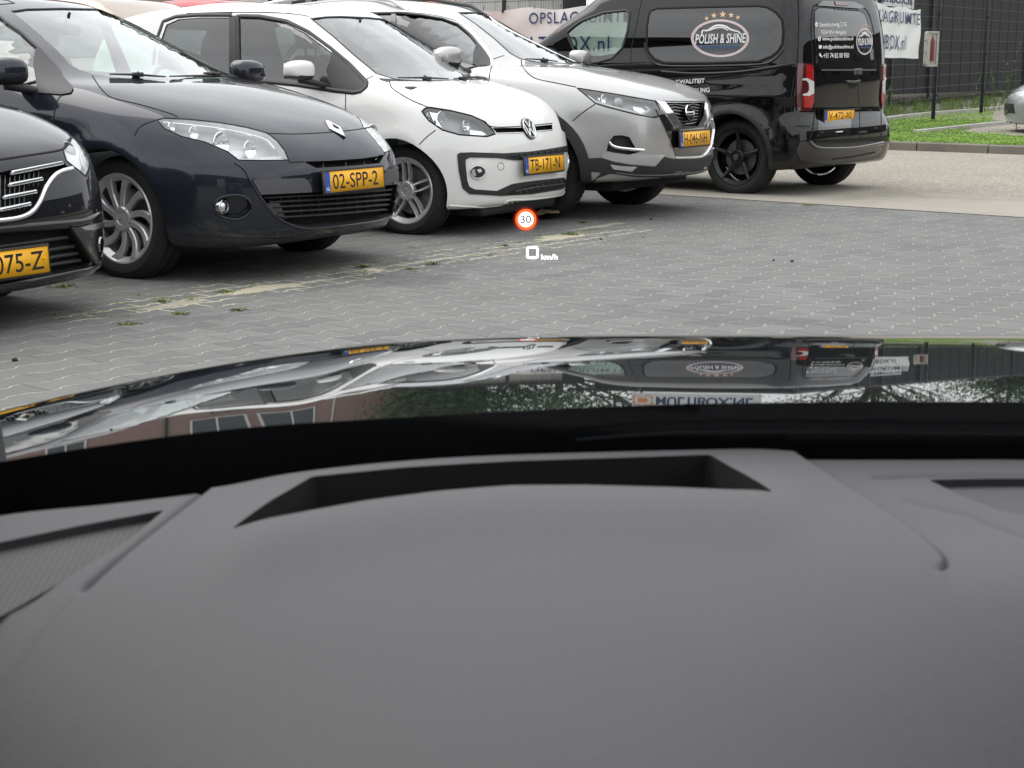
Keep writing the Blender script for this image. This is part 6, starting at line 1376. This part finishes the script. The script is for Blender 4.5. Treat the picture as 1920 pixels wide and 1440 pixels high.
for a in ((1660, 217, .62, .1, 'leafy weed at the fence foot right beside the van'), (1672, 216, .55, -.1, 'weed with pale flower heads beside the van bumper'), (1722, 211, .30, .1, 'low weed at the foot of the left fence post'), (1778, 208, .35, .2, 'weed between the two tall fence posts'), (1822, 205, 1.0, .25, 'slender leaning stalk just left of the right fence post'), (1862, 203, .9, -.12, 'reed-like stalk just right of the right fence post'), (1886, 202, 1.45, .16, 'tallest feathery stalk beside the silver car'), (1893, 202, 1.25, -.2, 'second tallest stalk beside the silver car'), (1902, 201, .9, .3, 'bent stalk above the silver car bonnet'), (1878, 203, .8, .05, 'short bushy stalk in front of the tallest one'), (1905, 246, .3, .1, 'weed in front of the silver car wheel')):
    stalk(*a)
# ================================================================ background cars
def make_back(name, label, X, Y, az, pm, h, L_=4.2, wid=.86, cat='car', group=None, z=0, van=False, lamps=True, glassm='dark_glass'):
    k = h / 1.5; wb = 2.55; rx = .85 - L_; hh = lambda a: a * k
    top = [(rx, .95 * k), (rx + .08, 1.15 * k), (rx + .25, 1.35 * k), (rx + .6, 1.45 * k), (-1.9, 1.495 * k), (-1.4, 1.47 * k), (-1.05, 1.36 * k), (-.65, 1.17 * k), (-.3, 1.0 * k), (-.1, .965 * k), (.3, .90 * k), (.6, .80 * k), (.75, .70 * k)]
    if van: top = [(rx, 1.3), (rx + .05, h - .12), (rx + .3, h - .02), (-1.5, h), (-1.0, h - .1), (-.5, h - .55), (-.2, 1.25), (.2, 1.15), (.6, 1.0), (.75, .9)]
    sp = dict(cat=cat, group=group, wb=wb, rw=.30, ra=.35, tr=wid - .2, nose=(.22, .85), cowl=.45, tail=(.1, .6), cabin=(rx + .4, -.15), floor=.5, dashz=.93 * k, core=(rx + .7, 0), top=top,
        front=[(.1, .76), (.25, .83), (.45, .85), (.6, .83), (.75, .74), (.9, .5)] if not van else [(.1, .78), (.3, .85), (.6, .86), (.9, .75), (1.1, .5)], rear=[(.2, rx + .06), (.45, rx), (.8, rx + .01), (1.1, rx + .08), (1.5, rx + .3)] if not van else [(.2, rx + .03), (.5, rx), (1.5, rx + .03), (2.2, rx + .1)],
        W=[(.1, wid - .14), (.3, wid - .03), (.6, wid), (.85 * k, wid - .01), (.95 * k, wid - .06), (1.05 * k, wid - .10), (1.2 * k, wid - .16), (1.4 * k, wid - .25), (1.6 * k, wid - .4)] if not van else [(.1, wid - .1), (.4, wid), (1.3, wid), (1.9, wid - .1), (2.3, wid - .25)])
    c = Car(name, label, X, Y, az, sp, z); c.cut = []
    ws = [(-.55, 1.33 * k), (.55, 1.33 * k), (.64, 1.10 * k), (.5, 1.04 * k), (-.5, 1.04 * k), (-.64, 1.10 * k)]; dlo = [(-.5, 1.01 * k), (-.85, 1.17 * k), (-1.2, 1.32 * k), (-1.6, 1.38 * k), (rx + 1.0, 1.35 * k), (rx + .55, 1.22 * k), (rx + .45, 1.08 * k), (rx + .8, 1.03 * k), (-1.5, 1.0 * k)]
    if van: ws = [(-.7, h - .35), (.7, h - .35), (.75, 1.35), (-.75, 1.35)]; dlo = [(-.6, 1.3), (-1.0, 1.75), (-1.5, 1.8), (-1.6, 1.3)]
    c.plug(ws, 'F', out_=.06, dep=.12, dirn=(.5, 0, .86), mirror=False, step=.08); c.plug(dlo, 'R', out_=.08, dep=.16, dirn=(0, -1, .15), step=.08)
    rw = [(-.5, 1.36 * k), (.5, 1.36 * k), (.58, 1.1 * k), (-.58, 1.1 * k)]
    if not van: c.plug(rw, 'B', out_=.25, dep=.14, dirn=(-1, 0, .2), mirror=False, step=.08)
    BM[0] = pm; c.body(BM, res=.62)
    c.patch('windscreen', glassm, ws, 'F', off=-.004, skirt=0, mirror=False, step=.08); c.patch('side_window', glassm, dlo, 'R', off=-.006, skirt=0, step=.08); c.sweep('window_seal', 'black_plastic', dlo, .02, .005, 0, 'R', closed=True, smooth=0, step=.06)
    if not van: c.patch('rear_window', glassm, rw, 'B', off=-.004, skirt=0, mirror=False, step=.08)
    for sg in (1, -1):
        c.patch('headlight', 'clear_lens_white', [(.50 * sg, .74 * k), (.72 * sg, .80 * k), (.78 * sg, .70 * k), (.52 * sg, .60 * k)], 'F', off=.004, mirror=False, step=.06)
        c.patch('tail_lamp', 'red_lens', [(.60 * sg, .78 * k), (.76 * sg, .95 * k), (.78 * sg, .70 * k), (.62 * sg, .62 * k)], 'B', off=.004, mirror=False, step=.06)
    c.patch('grille', 'black_plastic', [(-.45, .48), (.45, .48), (.5, .34), (-.5, .34)], 'F', off=.003, mirror=False, step=.1)
    for x in (0, -wb):
        for sd in (-1, 1): wheel(c, x, sd, .31, .19, .20, (5, 'five'), wid - .05, det=False, seg=40)
    cabin(c, -1.3, .35, .52 * k, rear=False); under(c); side_mirror(c, (-.5, -(wid + .1), 1.0 * k), (.08, .11, .07), pm)
    return c
make_back('beige_car', 'beige people carrier in the second row, its roof just above the slate hatchback', -2.45, 14.4, 121, 'beige_paint', 1.76, group='cars of the second row')
make_back('red_car', 'dark red people carrier in the second row, its roof just above the white car', -1.75, 16.9, 121, 'red_paint', 1.86, group='cars of the second row')
make_back('pale_car', 'white hatchback in the second row, seen only through the white city car windows', -4.15, 12.3, 121, 'white_paint', 1.45, group='cars of the second row', glassm='car_glass')
mat('orange_paint', (.42, .09, .04), .35, coat=1)
make_back('orange_van', 'orange delivery van far back whose roof shows above the silver crossover', -1.50, 21.2, 181, 'orange_paint', 2.35, 4.8, .80, cat='van', van=True)
# small silver car at the right edge
c = make_back('small_silver_car', 'small silver hatchback at the right edge, only its nose in view on the gravel bay', 8.32, 22.85, 281, 'pale_silver_paint', 1.42, 3.85, .82, z=.10)
c.patch('bumper_strip', 'grey_plastic', [(1868, 202), (1878, 203), (1890, 205), (1892.5, 208.5), (1888, 214), (1880, 217), (1873, 218), (1868, 212)], off=.012, skirt=.03, step=5, mirror=False)
c.patch('side_lamp', 'clear_lens_white', [(1873, 197), (1876, 190), (1883, 184), (1903, 175), (1896, 182), (1880, 194)], off=.004, step=5, mirror=False)
c.patch('bumper_fold', 'pale_silver_paint', [(1873, 234), (1882, 233), (1892, 236), (1894, 243), (1878, 243)], off=.012, skirt=.02, step=5, mirror=False)
c.sweep('bonnet_gap', 'seam', [(1886, 181), (1900, 174), (1925, 167)], .010, .002, 0, mirror=False)
# ================================================================ the car the picture is taken from
def bonnet_paint():
    m, t, b = new_mat('bonnet_black'); b.inputs['Base Color'].default_value = (.004, .004, .005, 1); b.inputs['Roughness'].default_value = .25; b.inputs['Coat Weight'].default_value = 1; b.inputs['Coat Roughness'].default_value = .018; b.inputs['Coat IOR'].default_value = 1.6; b.inputs['Specular IOR Level'].default_value = 0.
    X = NX(t); tc_ = t.nodes.new('ShaderNodeTexCoord'); n = X.noise(tc_.outputs['Object'], 2.2, 6, .6); col = X.mix(X.rng(n, .45, .75, 0, .35), (.010, .013, .014), (.032, .036, .036)); col = X.mix(X.rng(X.noise(tc_.outputs['Object'], 240, 2), .62, .75, 0, .5), col, (.09, .085, .075)); t.links.new(col, b.inputs['Base Color'])  # dust specks, and base lifted blue-green to give a hazy veil
    b2 = t.nodes.new('ShaderNodeBump'); b2.inputs['Strength'].default_value = .02; b2.inputs['Distance'].default_value = .002; t.links.new(X.noise(tc_.outputs['Object'], 7, 2), b2.inputs['Height']); t.links.new(b2.outputs[0], b.inputs['Coat Normal'])
bonnet_paint()
def dash_mat(name, c, dots=False):
    m, t, b = new_mat(name); X = NX(t); tc_ = t.nodes.new('ShaderNodeTexCoord'); ob = tc_.outputs['Object']; b.inputs['Roughness'].default_value = .62
    col = X.mix(X.noise(ob, 5, 5, .6), tuple(k * .80 for k in c), tuple(k * 1.20 for k in c)); col = X.mix(X.rng(X.noise(ob, 480, 2), .3, .7), tuple(k * .7 for k in c), col); col = X.mix(X.rng(X.noise(ob, 1.7, 3), .35, .65, 0, .35), col, (c[0] * .9, c[1] * .98, c[2] * 1.0)); b.inputs['Sheen Weight'].default_value = .15
    if dots:
        sp_ = t.nodes.new('ShaderNodeSeparateXYZ'); t.links.new(ob, sp_.inputs[0]); st = X.m('SINE', X.m('MULTIPLY', X.m('ADD', sp_.outputs[0], X.m('MULTIPLY', sp_.outputs[1], .12)), 2 * pi * 300)); s2 = X.m('SINE', X.m('MULTIPLY', sp_.outputs[1], 2 * pi * 300)); col = X.mix(X.rng(X.m('ADD', st, X.m('MULTIPLY', s2, .5)), -.35, .35, 1, 0), col, (.003, .003, .003))
    t.links.new(col, b.inputs['Base Color']); bp = t.nodes.new('ShaderNodeBump'); bp.inputs['Strength'].default_value = .35; bp.inputs['Distance'].default_value = .0006; t.links.new(X.noise(ob, 620, 3), bp.inputs['Height']); t.links.new(bp.outputs[0], b.inputs['Normal'])
dash_mat('dash_grey', (.041, .0395, .0435)); dash_mat('dash_dark', (.026, .026, .028)); dash_mat('speaker_mesh', (.034, .034, .035), True); mat('frit_black', (.005, .006, .007), .22, spec=.9); mat('pocket_black', (.005, .005, .0055), .6)
own = empty('own_car', 'car the picture is taken from, with glossy black bonnet and grey dashboard', 'car', loc=(.37, 0, 0))
XC = .37
HC = .355
def hz(x, y):
    s_ = (x - HC) / .9; a = np.abs(s_); yy = y + .64 * a ** 3.7; u = yy - .98
    z = .797 - .049 * u - .0535 * u ** 2 - .20 * np.maximum(0, yy - 1.5) ** 2 - 1.6 * np.maximum(0, yy - 1.74) ** 2
    z = z - .0005 * s_ ** 2 - 1.75 * np.maximum(0, a - .964) ** 1.7
    z = z + .0025 * np.exp(-((a - .52 - .05 * (y - 1)) / .05) ** 2) * sstep(1.75, 1.3, y) - .0015 * sstep(.5, .2, a)
    return z
def grid_obj(name, xs, ys, m, parent, zf):
    X_, Y_ = np.meshgrid(xs, ys); y0 = .928 - .058 * sstep(-.06, -.31, X_); Y_ = y0 + (Y_ - .928) * (2.15 - y0) / (2.15 - .928); Z = zf(X_, Y_); V = np.stack([X_ - own.location.x, Y_, Z], -1).reshape(-1, 3); nx, ny = len(xs), len(ys)
    Fc = [(j * nx + i, j * nx + i + 1, (j + 1) * nx + i + 1, (j + 1) * nx + i) for j in range(ny - 1) for i in range(nx - 1)]
    return build(name, V, Fc, m, parent)
ys = np.concatenate([np.linspace(.928, 1.9, 215), np.linspace(1.905, 2.15, 20)])
grid_obj('bonnet', np.linspace(HC - .735, HC + .735, 240), ys, 'bonnet_black', own, hz)
for sg in (-1, 1): grid_obj('front_wing', np.sort(HC + sg * np.linspace(.741, 1.0, 60)), ys, 'bonnet_black', own, lambda x, y: hz(x, y) - .0)
grid_obj('bonnet_underlay', np.linspace(HC - .76, HC + .76, 12), ys[::8], 'seam', own, lambda x, y: hz(x, y) - .012)
# black screen edge between bonnet and dashboard
def strip(name, top, bot, Yt, Yb, m, n=60, bulge=0):
    T = cat_spline(top, False, 8); B = cat_spline(bot, False, 8); xs = np.linspace(max(T[0, 0], B[0, 0]), min(T[-1, 0], B[-1, 0]), n); V = []; K = 7
    for k in range(K):
        f = k / (K - 1)
        for x in xs:
            py = np.interp(x, T[:, 0], T[:, 1]) * (1 - f) + np.interp(x, B[:, 0], B[:, 1]) * f; p = at(x, py, Yt + (Yb - Yt) * f - .056 * float(sstep(760, 0, np.array(x)))); V.append((p.x - XC, p.y, p.z))
    return build(name, V, [(k * n + i, (k + 1) * n + i, (k + 1) * n + i + 1, k * n + i + 1) for k in range(K - 1) for i in range(n - 1)], m, own)
edge_t = [(-500, 960), (-250, 912), (0, 866), (250, 827), (480, 800), (750, 783), (960, 771), (1200, 760), (1440, 755), (1700, 753), (1920, 754), (2300, 762)]
strip('windscreen_edge_band', edge_t, [(-500, 1120), (0, 1010), (480, 960), (960, 930), (1440, 920), (2300, 930)], .918, .93, 'frit_black')
m = MB(); m.tube([at(*p).xyz - Vector((XC, 0, 0)) for p in ((1080, 826, .912), (1180, 817, .912), (1260, 812.5, .912), (1420, 811, .912), (1640, 812, .912), (1920, 815, .912), (2200, 820, .912))], .0012, 8); m.obj('band_glint_line', ['frit_black'], own)  # fine tube standing in for a pale reflected line across the band
# dashboard as one surface with traced outline
ZD = .79
def dpt(px, py, dz=0.):
    d = ray(px, py); t = (ZD - H) / d[..., 2]; P = CAMP + d * np.asarray(t)[..., None]; P[..., 2] += dz; return P
FE = cat_spline([(-420, 1060), (-200, 995), (0, 951), (200, 930), (340, 914), (375, 909), (405, 907.5), (440, 902), (560, 880), (750, 860), (960, 848), (1335, 837.5), (1430, 837), (1500, 841), (1560, 842), (1750, 842), (1920, 842), (2340, 850)], False, 8)
def pdist(px, py, poly):
    P = np.array(poly, float); best = np.full(px.shape, 1e9); tt = np.zeros(px.shape)
    for i, (a, b) in enumerate(zip(P[:-1], P[1:])):
        d = b - a; t = np.clip(((px - a[0]) * d[0] + (py - a[1]) * d[1]) / (d @ d), 0, 1); q = np.hypot(px - a[0] - d[0] * t, py - a[1] - d[1] * t); k = q < best; best = np.where(k, q, best); tt = np.where(k, (i + t) / (len(P) - 1), tt)
    return best, tt
nxp, nyp = 540, 300; pxs = np.concatenate([np.linspace(-400, 2320, nxp - 30), np.linspace(2360, 4700, 30)]); tv = np.linspace(0, 1, nyp) ** 1.35
PX = np.tile(pxs, (nyp, 1)); fe = np.interp(pxs, FE[:, 0], FE[:, 1]); PY = fe + (2100 - fe) * tv[:, None]
Ll = [(388, 910), (330, 955), (240, 1025), (140, 1100)]; Lr = cat_spline([(1497, 843), (1560, 885), (1640, 935), (1710, 985), (1755, 1020), (1772, 1040), (1768, 1056), (1745, 1064)], False, 5)
d1, t1 = pdist(PX, PY, Ll); d2, t2 = pdist(PX, PY, Lr)
dz = -.006 * np.exp(-(d1 / 5) ** 2) * sstep(1.0, .9, t1) - .0055 * np.exp(-(d2 / 4.2) ** 2) * sstep(1.0, .78, t2)
def side(px, py, a, b): return (b[0] - a[0]) * (py - a[1]) - (b[1] - a[1]) * (px - a[0])
ls = side(PX, PY, (400, 902), (140, 1100)); ls = ls / np.hypot(260, 198); dz -= .003 * sstep(-4, 10, ls) * sstep(1250, 1000, PY)
i_r = np.interp(PY, Lr[:-6, 1], Lr[:-6, 0]); dz -= .005 * sstep(-4, 14, PX - i_r) * sstep(1110, 960, PY)
# rounded far edge, soft hood in front of the recess, broad crown
dz -= .004 * np.clip(1 - (PY - fe) / 7, 0, 1) ** 2
cx_ = (PX - 960) / 960.; lip = 925 + 8 * np.abs(cx_) + 78 * np.clip(-(PX - 1000) / 575, 0, 1.6) ** 2
dz += .006 * np.exp(-((PY - lip - 26) / 60) ** 2) * sstep(1560, 1400, PX) * sstep(330, 520, PX)
dz -= .00000006 * (PX - 960) ** 2 * sstep(1000, 1500, PY)
rd, _ = pdist(PX, PY, [(1640, 879), (1760, 875), (2340, 873)]); dz -= .003 * np.exp(-(rd / 3.2) ** 2)
rd, _ = pdist(PX, PY, [(1700, 925), (1810, 950), (1920, 992), (2300, 1120)]); dz -= .0012 * np.exp(-(rd / 5.) ** 2)
P = dpt(PX, PY, dz); P = P.reshape(-1, 3) - [XC, 0, 0]; nv = len(P); V = np.vstack([P, P - [0, 0, .22]])
def G_(j, i, o=0): return j * nxp + i + o * nv
Fc = [(G_(j, i), G_(j + 1, i), G_(j + 1, i + 1), G_(j, i + 1)) for j in range(nyp - 1) for i in range(nxp - 1)]; Fc += [tuple(k + nv for k in f[::-1]) for f in Fc]
for i in range(nxp - 1): Fc += [(G_(0, i), G_(0, i + 1), G_(0, i + 1, 1), G_(0, i, 1)), (G_(nyp - 1, i + 1), G_(nyp - 1, i), G_(nyp - 1, i, 1), G_(nyp - 1, i + 1, 1))]
for j in range(nyp - 1): Fc += [(G_(j + 1, 0), G_(j, 0), G_(j, 0, 1), G_(j + 1, 0, 1)), (G_(j, nxp - 1), G_(j + 1, nxp - 1), G_(j + 1, nxp - 1, 1), G_(j, nxp - 1, 1))]
dash = build('dashboard', V, Fc, ['dash_grey', 'pocket_black', 'dash_dark'], own)
def dcut(pts, dep, mi, sp=1.0):
    pts = rounded(pts, 6, 3); T = dpt(pts[:, 0], pts[:, 1]) - [XC, 0, 0]; n = len(T); B = T.copy(); c0 = T.mean(0); B = c0 + (B - c0) * sp; T[:, 2] = ZD + .05; B[:, 2] = ZD - dep; V = np.vstack([T, B]); Fc = [tuple(range(n)), tuple(range(2 * n - 1, n - 1, -1))] + [(i, i + n, (i + 1) % n + n, (i + 1) % n) for i in range(n)]
    o = build('cut', V, Fc, ['dash_grey', 'pocket_black', 'dash_dark'], own, smooth=False, mi=[mi] * len(Fc)); bm = bmesh.new(); bm.from_mesh(o.data); bmesh.ops.recalc_face_normals(bm, faces=bm.faces[:]); bm.to_mesh(o.data); bm.free(); return o
hole = [(577, 894), (760, 877), (960, 866), (1180, 858), (1338, 852), (1400, 893), (1458, 937), (1380, 936), (1260, 930), (1100, 925), (960, 926), (820, 938), (680, 957), (540, 983), (424, 1003), (500, 943)]
grl = [(-330, 1075), (0, 1006), (150, 975), (308, 946), (240, 1003), (150, 1053), (60, 1103), (-60, 1165), (-330, 1300)]
vent = [(1742, 884), (1850, 882), (2200, 880), (2200, 960), (1990, 958), (1885, 944), (1800, 912)]
cuts = [dcut(hole, .13, 1, .93), dcut(grl, .009, 2), dcut(vent, .010, 2)]
bpy.context.view_layer.update()
for o in cuts: md = dash.modifiers.new('b', 'BOOLEAN'); md.object = o; md.operation = 'DIFFERENCE'; md.solver = 'MANIFOLD'
bpy.context.view_layer.update(); dg = bpy.context.evaluated_depsgraph_get(); me = bpy.data.meshes.new_from_object(dash.evaluated_get(dg), depsgraph=dg); dash.modifiers.clear(); dash.data = me
for o in cuts: bpy.data.objects.remove(o)
me.set_sharp_from_angle(angle=R(32))
def dpatch(name, pts, z, m): V2, F2, B_ = fill2d(resample(pts, 30, True), 40); Pp = dpt(V2[:, 0], V2[:, 1]) - [XC, 0, 0]; Pp[:, 2] = z; return build(name, Pp, [f[::-1] for f in F2] if np.cross(Pp[F2[0][1]] - Pp[F2[0][0]], Pp[F2[0][2]] - Pp[F2[0][0]])[2] < 0 else F2, m, dash, smooth=False)
dpatch('speaker_grille', [((x - 20) * 1.0, y) for x, y in grl], ZD - .0078, 'speaker_mesh')
# windscreen pane: clear, from the cowl up towards the roof
def pane_mat():
    m, t, b = new_mat('clear_pane'); t.nodes.remove(b); tr = t.nodes.new('ShaderNodeBsdfTransparent'); t.links.new(tr.outputs[0], t.nodes['Material Output'].inputs[0])
pane_mat()
V = []; n = 20
for k in range(8):
    f = k / 7
    for i in range(n): u = i / (n - 1) * 2 - 1; V.append((u * (.78 - .12 * f), 1.0 - .64 * f - .16 * u * u, .80 + .52 * f + .02 * sin(pi * f)))
build('windscreen', V, [(k * n + i, k * n + i + 1, (k + 1) * n + i + 1, (k + 1) * n + i) for k in range(7) for i in range(n - 1)], 'clear_pane', own)
# head-up display image
mat('hud_white', (0, 0, 0), 1, emit=(1, 1, .98), es=1.6); mat('hud_red', (0, 0, 0), 1, emit=(1, .12, .02), es=1.5); mat('hud_grey', (.02, .02, .03), 1, emit=(.05, .055, .07), es=1); mat('hud_red_dim', (0, 0, 0), 1, emit=(.8, .03, .0), es=.8)
HY = 4.0
hud = empty('head_up_display', parent=own, loc=(-XC, 0, 0))
def hp(px, py, dy=0): p = at(px, py, HY + dy); return (p.x, p.y, p.z)
def hflat(name, V2, Fc, m, dy=0): V = [hp(px, py, dy) for px, py in V2]; return build(name, V, Fc, m, hud, smooth=False)
t_ = ring2d_ = None
def ring_px(cx, cy, r0, r1, n=48): t = np.linspace(0, 2 * pi, n, endpoint=False); return np.vstack([np.c_[cx + r0 * np.cos(t), cy + r0 * np.sin(t)], np.c_[cx + r1 * np.cos(t), cy + r1 * np.sin(t)]]), [(i, (i + 1) % n, n + (i + 1) % n, n + i) for i in range(n)]
hflat('limit_ring', *ring_px(986, 411.5, 14.5, 19.2), 'hud_red')
for k_, (ra_, rb_, es_) in enumerate(((19.2, 20.2, .55), (20.2, 21.4, .25), (21.4, 23, .11), (23, 25, .04))):
    m_, t__, b_ = new_mat('hud_glow_%d' % k_); t__.nodes.remove(b_); ad_ = t__.nodes.new('ShaderNodeAddShader'); tr_ = t__.nodes.new('ShaderNodeBsdfTransparent'); em_ = t__.nodes.new('ShaderNodeEmission'); em_.inputs[0].default_value = (1, .06, .01, 1); em_.inputs[1].default_value = es_
    t__.links.new(tr_.outputs[0], ad_.inputs[0]); t__.links.new(em_.outputs[0], ad_.inputs[1]); t__.links.new(ad_.outputs[0], t__.nodes['Material Output'].inputs[0]); hflat('limit_ring_halo', *ring_px(986, 411.5, ra_, rb_), 'hud_glow_%d' % k_)
hflat('limit_disc', np.array(ell(986, 411.5, 14.5, 14.5, 40)), [tuple(range(40))], 'hud_white', .003)
V, Fc = fit_text('30', 20, 14.5, bold=.012); V = np.c_[976 + V[:, 0], 418.5 - V[:, 1]]; hflat('limit_number', V, Fc, 'hud_grey', -.004)
o_ = rounded([(986.5, 461.5), (1010, 461.5), (1010, 485.5), (986.5, 485.5)], 6, 4); i_ = rounded([(991.3, 466.2), (1005.5, 466.2), (1005.5, 480.6), (991.3, 480.6)], 2.5, 4); nn = len(o_)
hflat('speed_digit', np.vstack([i_, o_]), [(i, (i + 1) % nn, nn + (i + 1) % nn, nn + i) for i in range(nn)], 'hud_white')
V, Fc = fit_text('km/h', 31, 10.5, bold=.03); hflat('speed_unit', np.c_[1014.5 + V[:, 0], 486.8 - V[:, 1]], Fc, 'hud_white')

# roof lining, doors and rear of the cabin the camera sits in (they shade the dashboard)
m = MB(); m.box((0, -.80, 1.425), (1.36, 2.3, .03), bev=.01); m.obj('roof_lining', ['dash_grey'], own)
m = MB(); m.box((0, -.80, 1.46), (1.42, 2.4, .03), bev=.01); m.box((0, -2.0, .9), (1.4, .05, .9)); m.obj('roof', ['bonnet_black'], own)
for sg in (-1, 1):
    m = MB(); m.box((sg * .80, -.3, .52), (.06, 2.9, .78), bev=.02); m.obj('front_door_trim', ['dash_dark'], own)
    m = MB(); m.tube([(sg * .78, .92, .80), (sg * .72, .5, 1.06), (sg * .66, .15, 1.40)], [.03, .028, .03], 10); m.tube([(sg * .74, -.55, .85), (sg * .68, -.6, 1.42)], .04, 10); m.obj('pillar', ['dash_dark'], own)
# unseen block added behind the viewer to darken low reflections in the paint
wh = empty('rear_reflection_block', 'long grey block added behind the viewer to darken reflections in car paint', 'building', loc=(0, -20, 0))
mat('reflection_block_wall', (.10, .10, .105), .7, noise=.1, nscale=2)
m = MB(); m.box((0, -4, 2.9), (70, 8, 5.8)); m.obj('wall', ['reflection_block_wall'], wh, smooth=False)
for k in range(9): m = MB(); m.box((-32 + k * 8, .03, 1.8), (3.4, .1, 3.6)); m.obj('shutter_door', ['white_render' if k % 3 == 1 else 'dark_steel'], wh, smooth=False)

mat('reflection_block_grey', (.05, .05, .054), .85, noise=.25, nscale=3)
for (nm, lb, x, y, sx, sy, h_) in (('west_reflection_block', 'long dark grey block added west of the yard to darken paint reflections', -40, 12, 10, 80, 8.5), ('east_reflection_block', 'grey block added east of the road to darken paint reflections', 58, 26, 12, 70, 10)):  # unseen blocks added to darken the sky mirrored in car sides and noses
    tb = empty(nm, lb, 'building', loc=(x, y, 0)); m = MB(); m.box((0, 0, h_ / 2), (sx, sy, h_)); m.obj('wall', ['reflection_block_grey'], tb, smooth=False); m = MB(); m.box((0, 0, h_ + .2), (sx + .6, sy + .6, .4)); m.obj('roof', ['dark_steel'], tb, smooth=False)
    sg = 1 if x < 0 else -1
    for k in range(12):
        for zz in (1.6, 4.8): m = MB(); m.box((sg * (sx / 2 + .02), -sy / 2 + 4 + k * (sy - 8) / 11, zz + .8), (.06, 2.2, 1.5)); m.obj('window', ['white_render' if (k + int(zz)) % 4 == 0 else 'window_glass'], tb, smooth=False)

m = MB(); m.box((HC - XC, .985, .51), (1.56, .05, .50), bev=.01); m.obj('bulkhead', ['pocket_black'], own)
m = MB(); m.box((0, -.3, .18), (1.5, 2.9, .05)); m.obj('cabin_floor', ['dash_dark'], own)
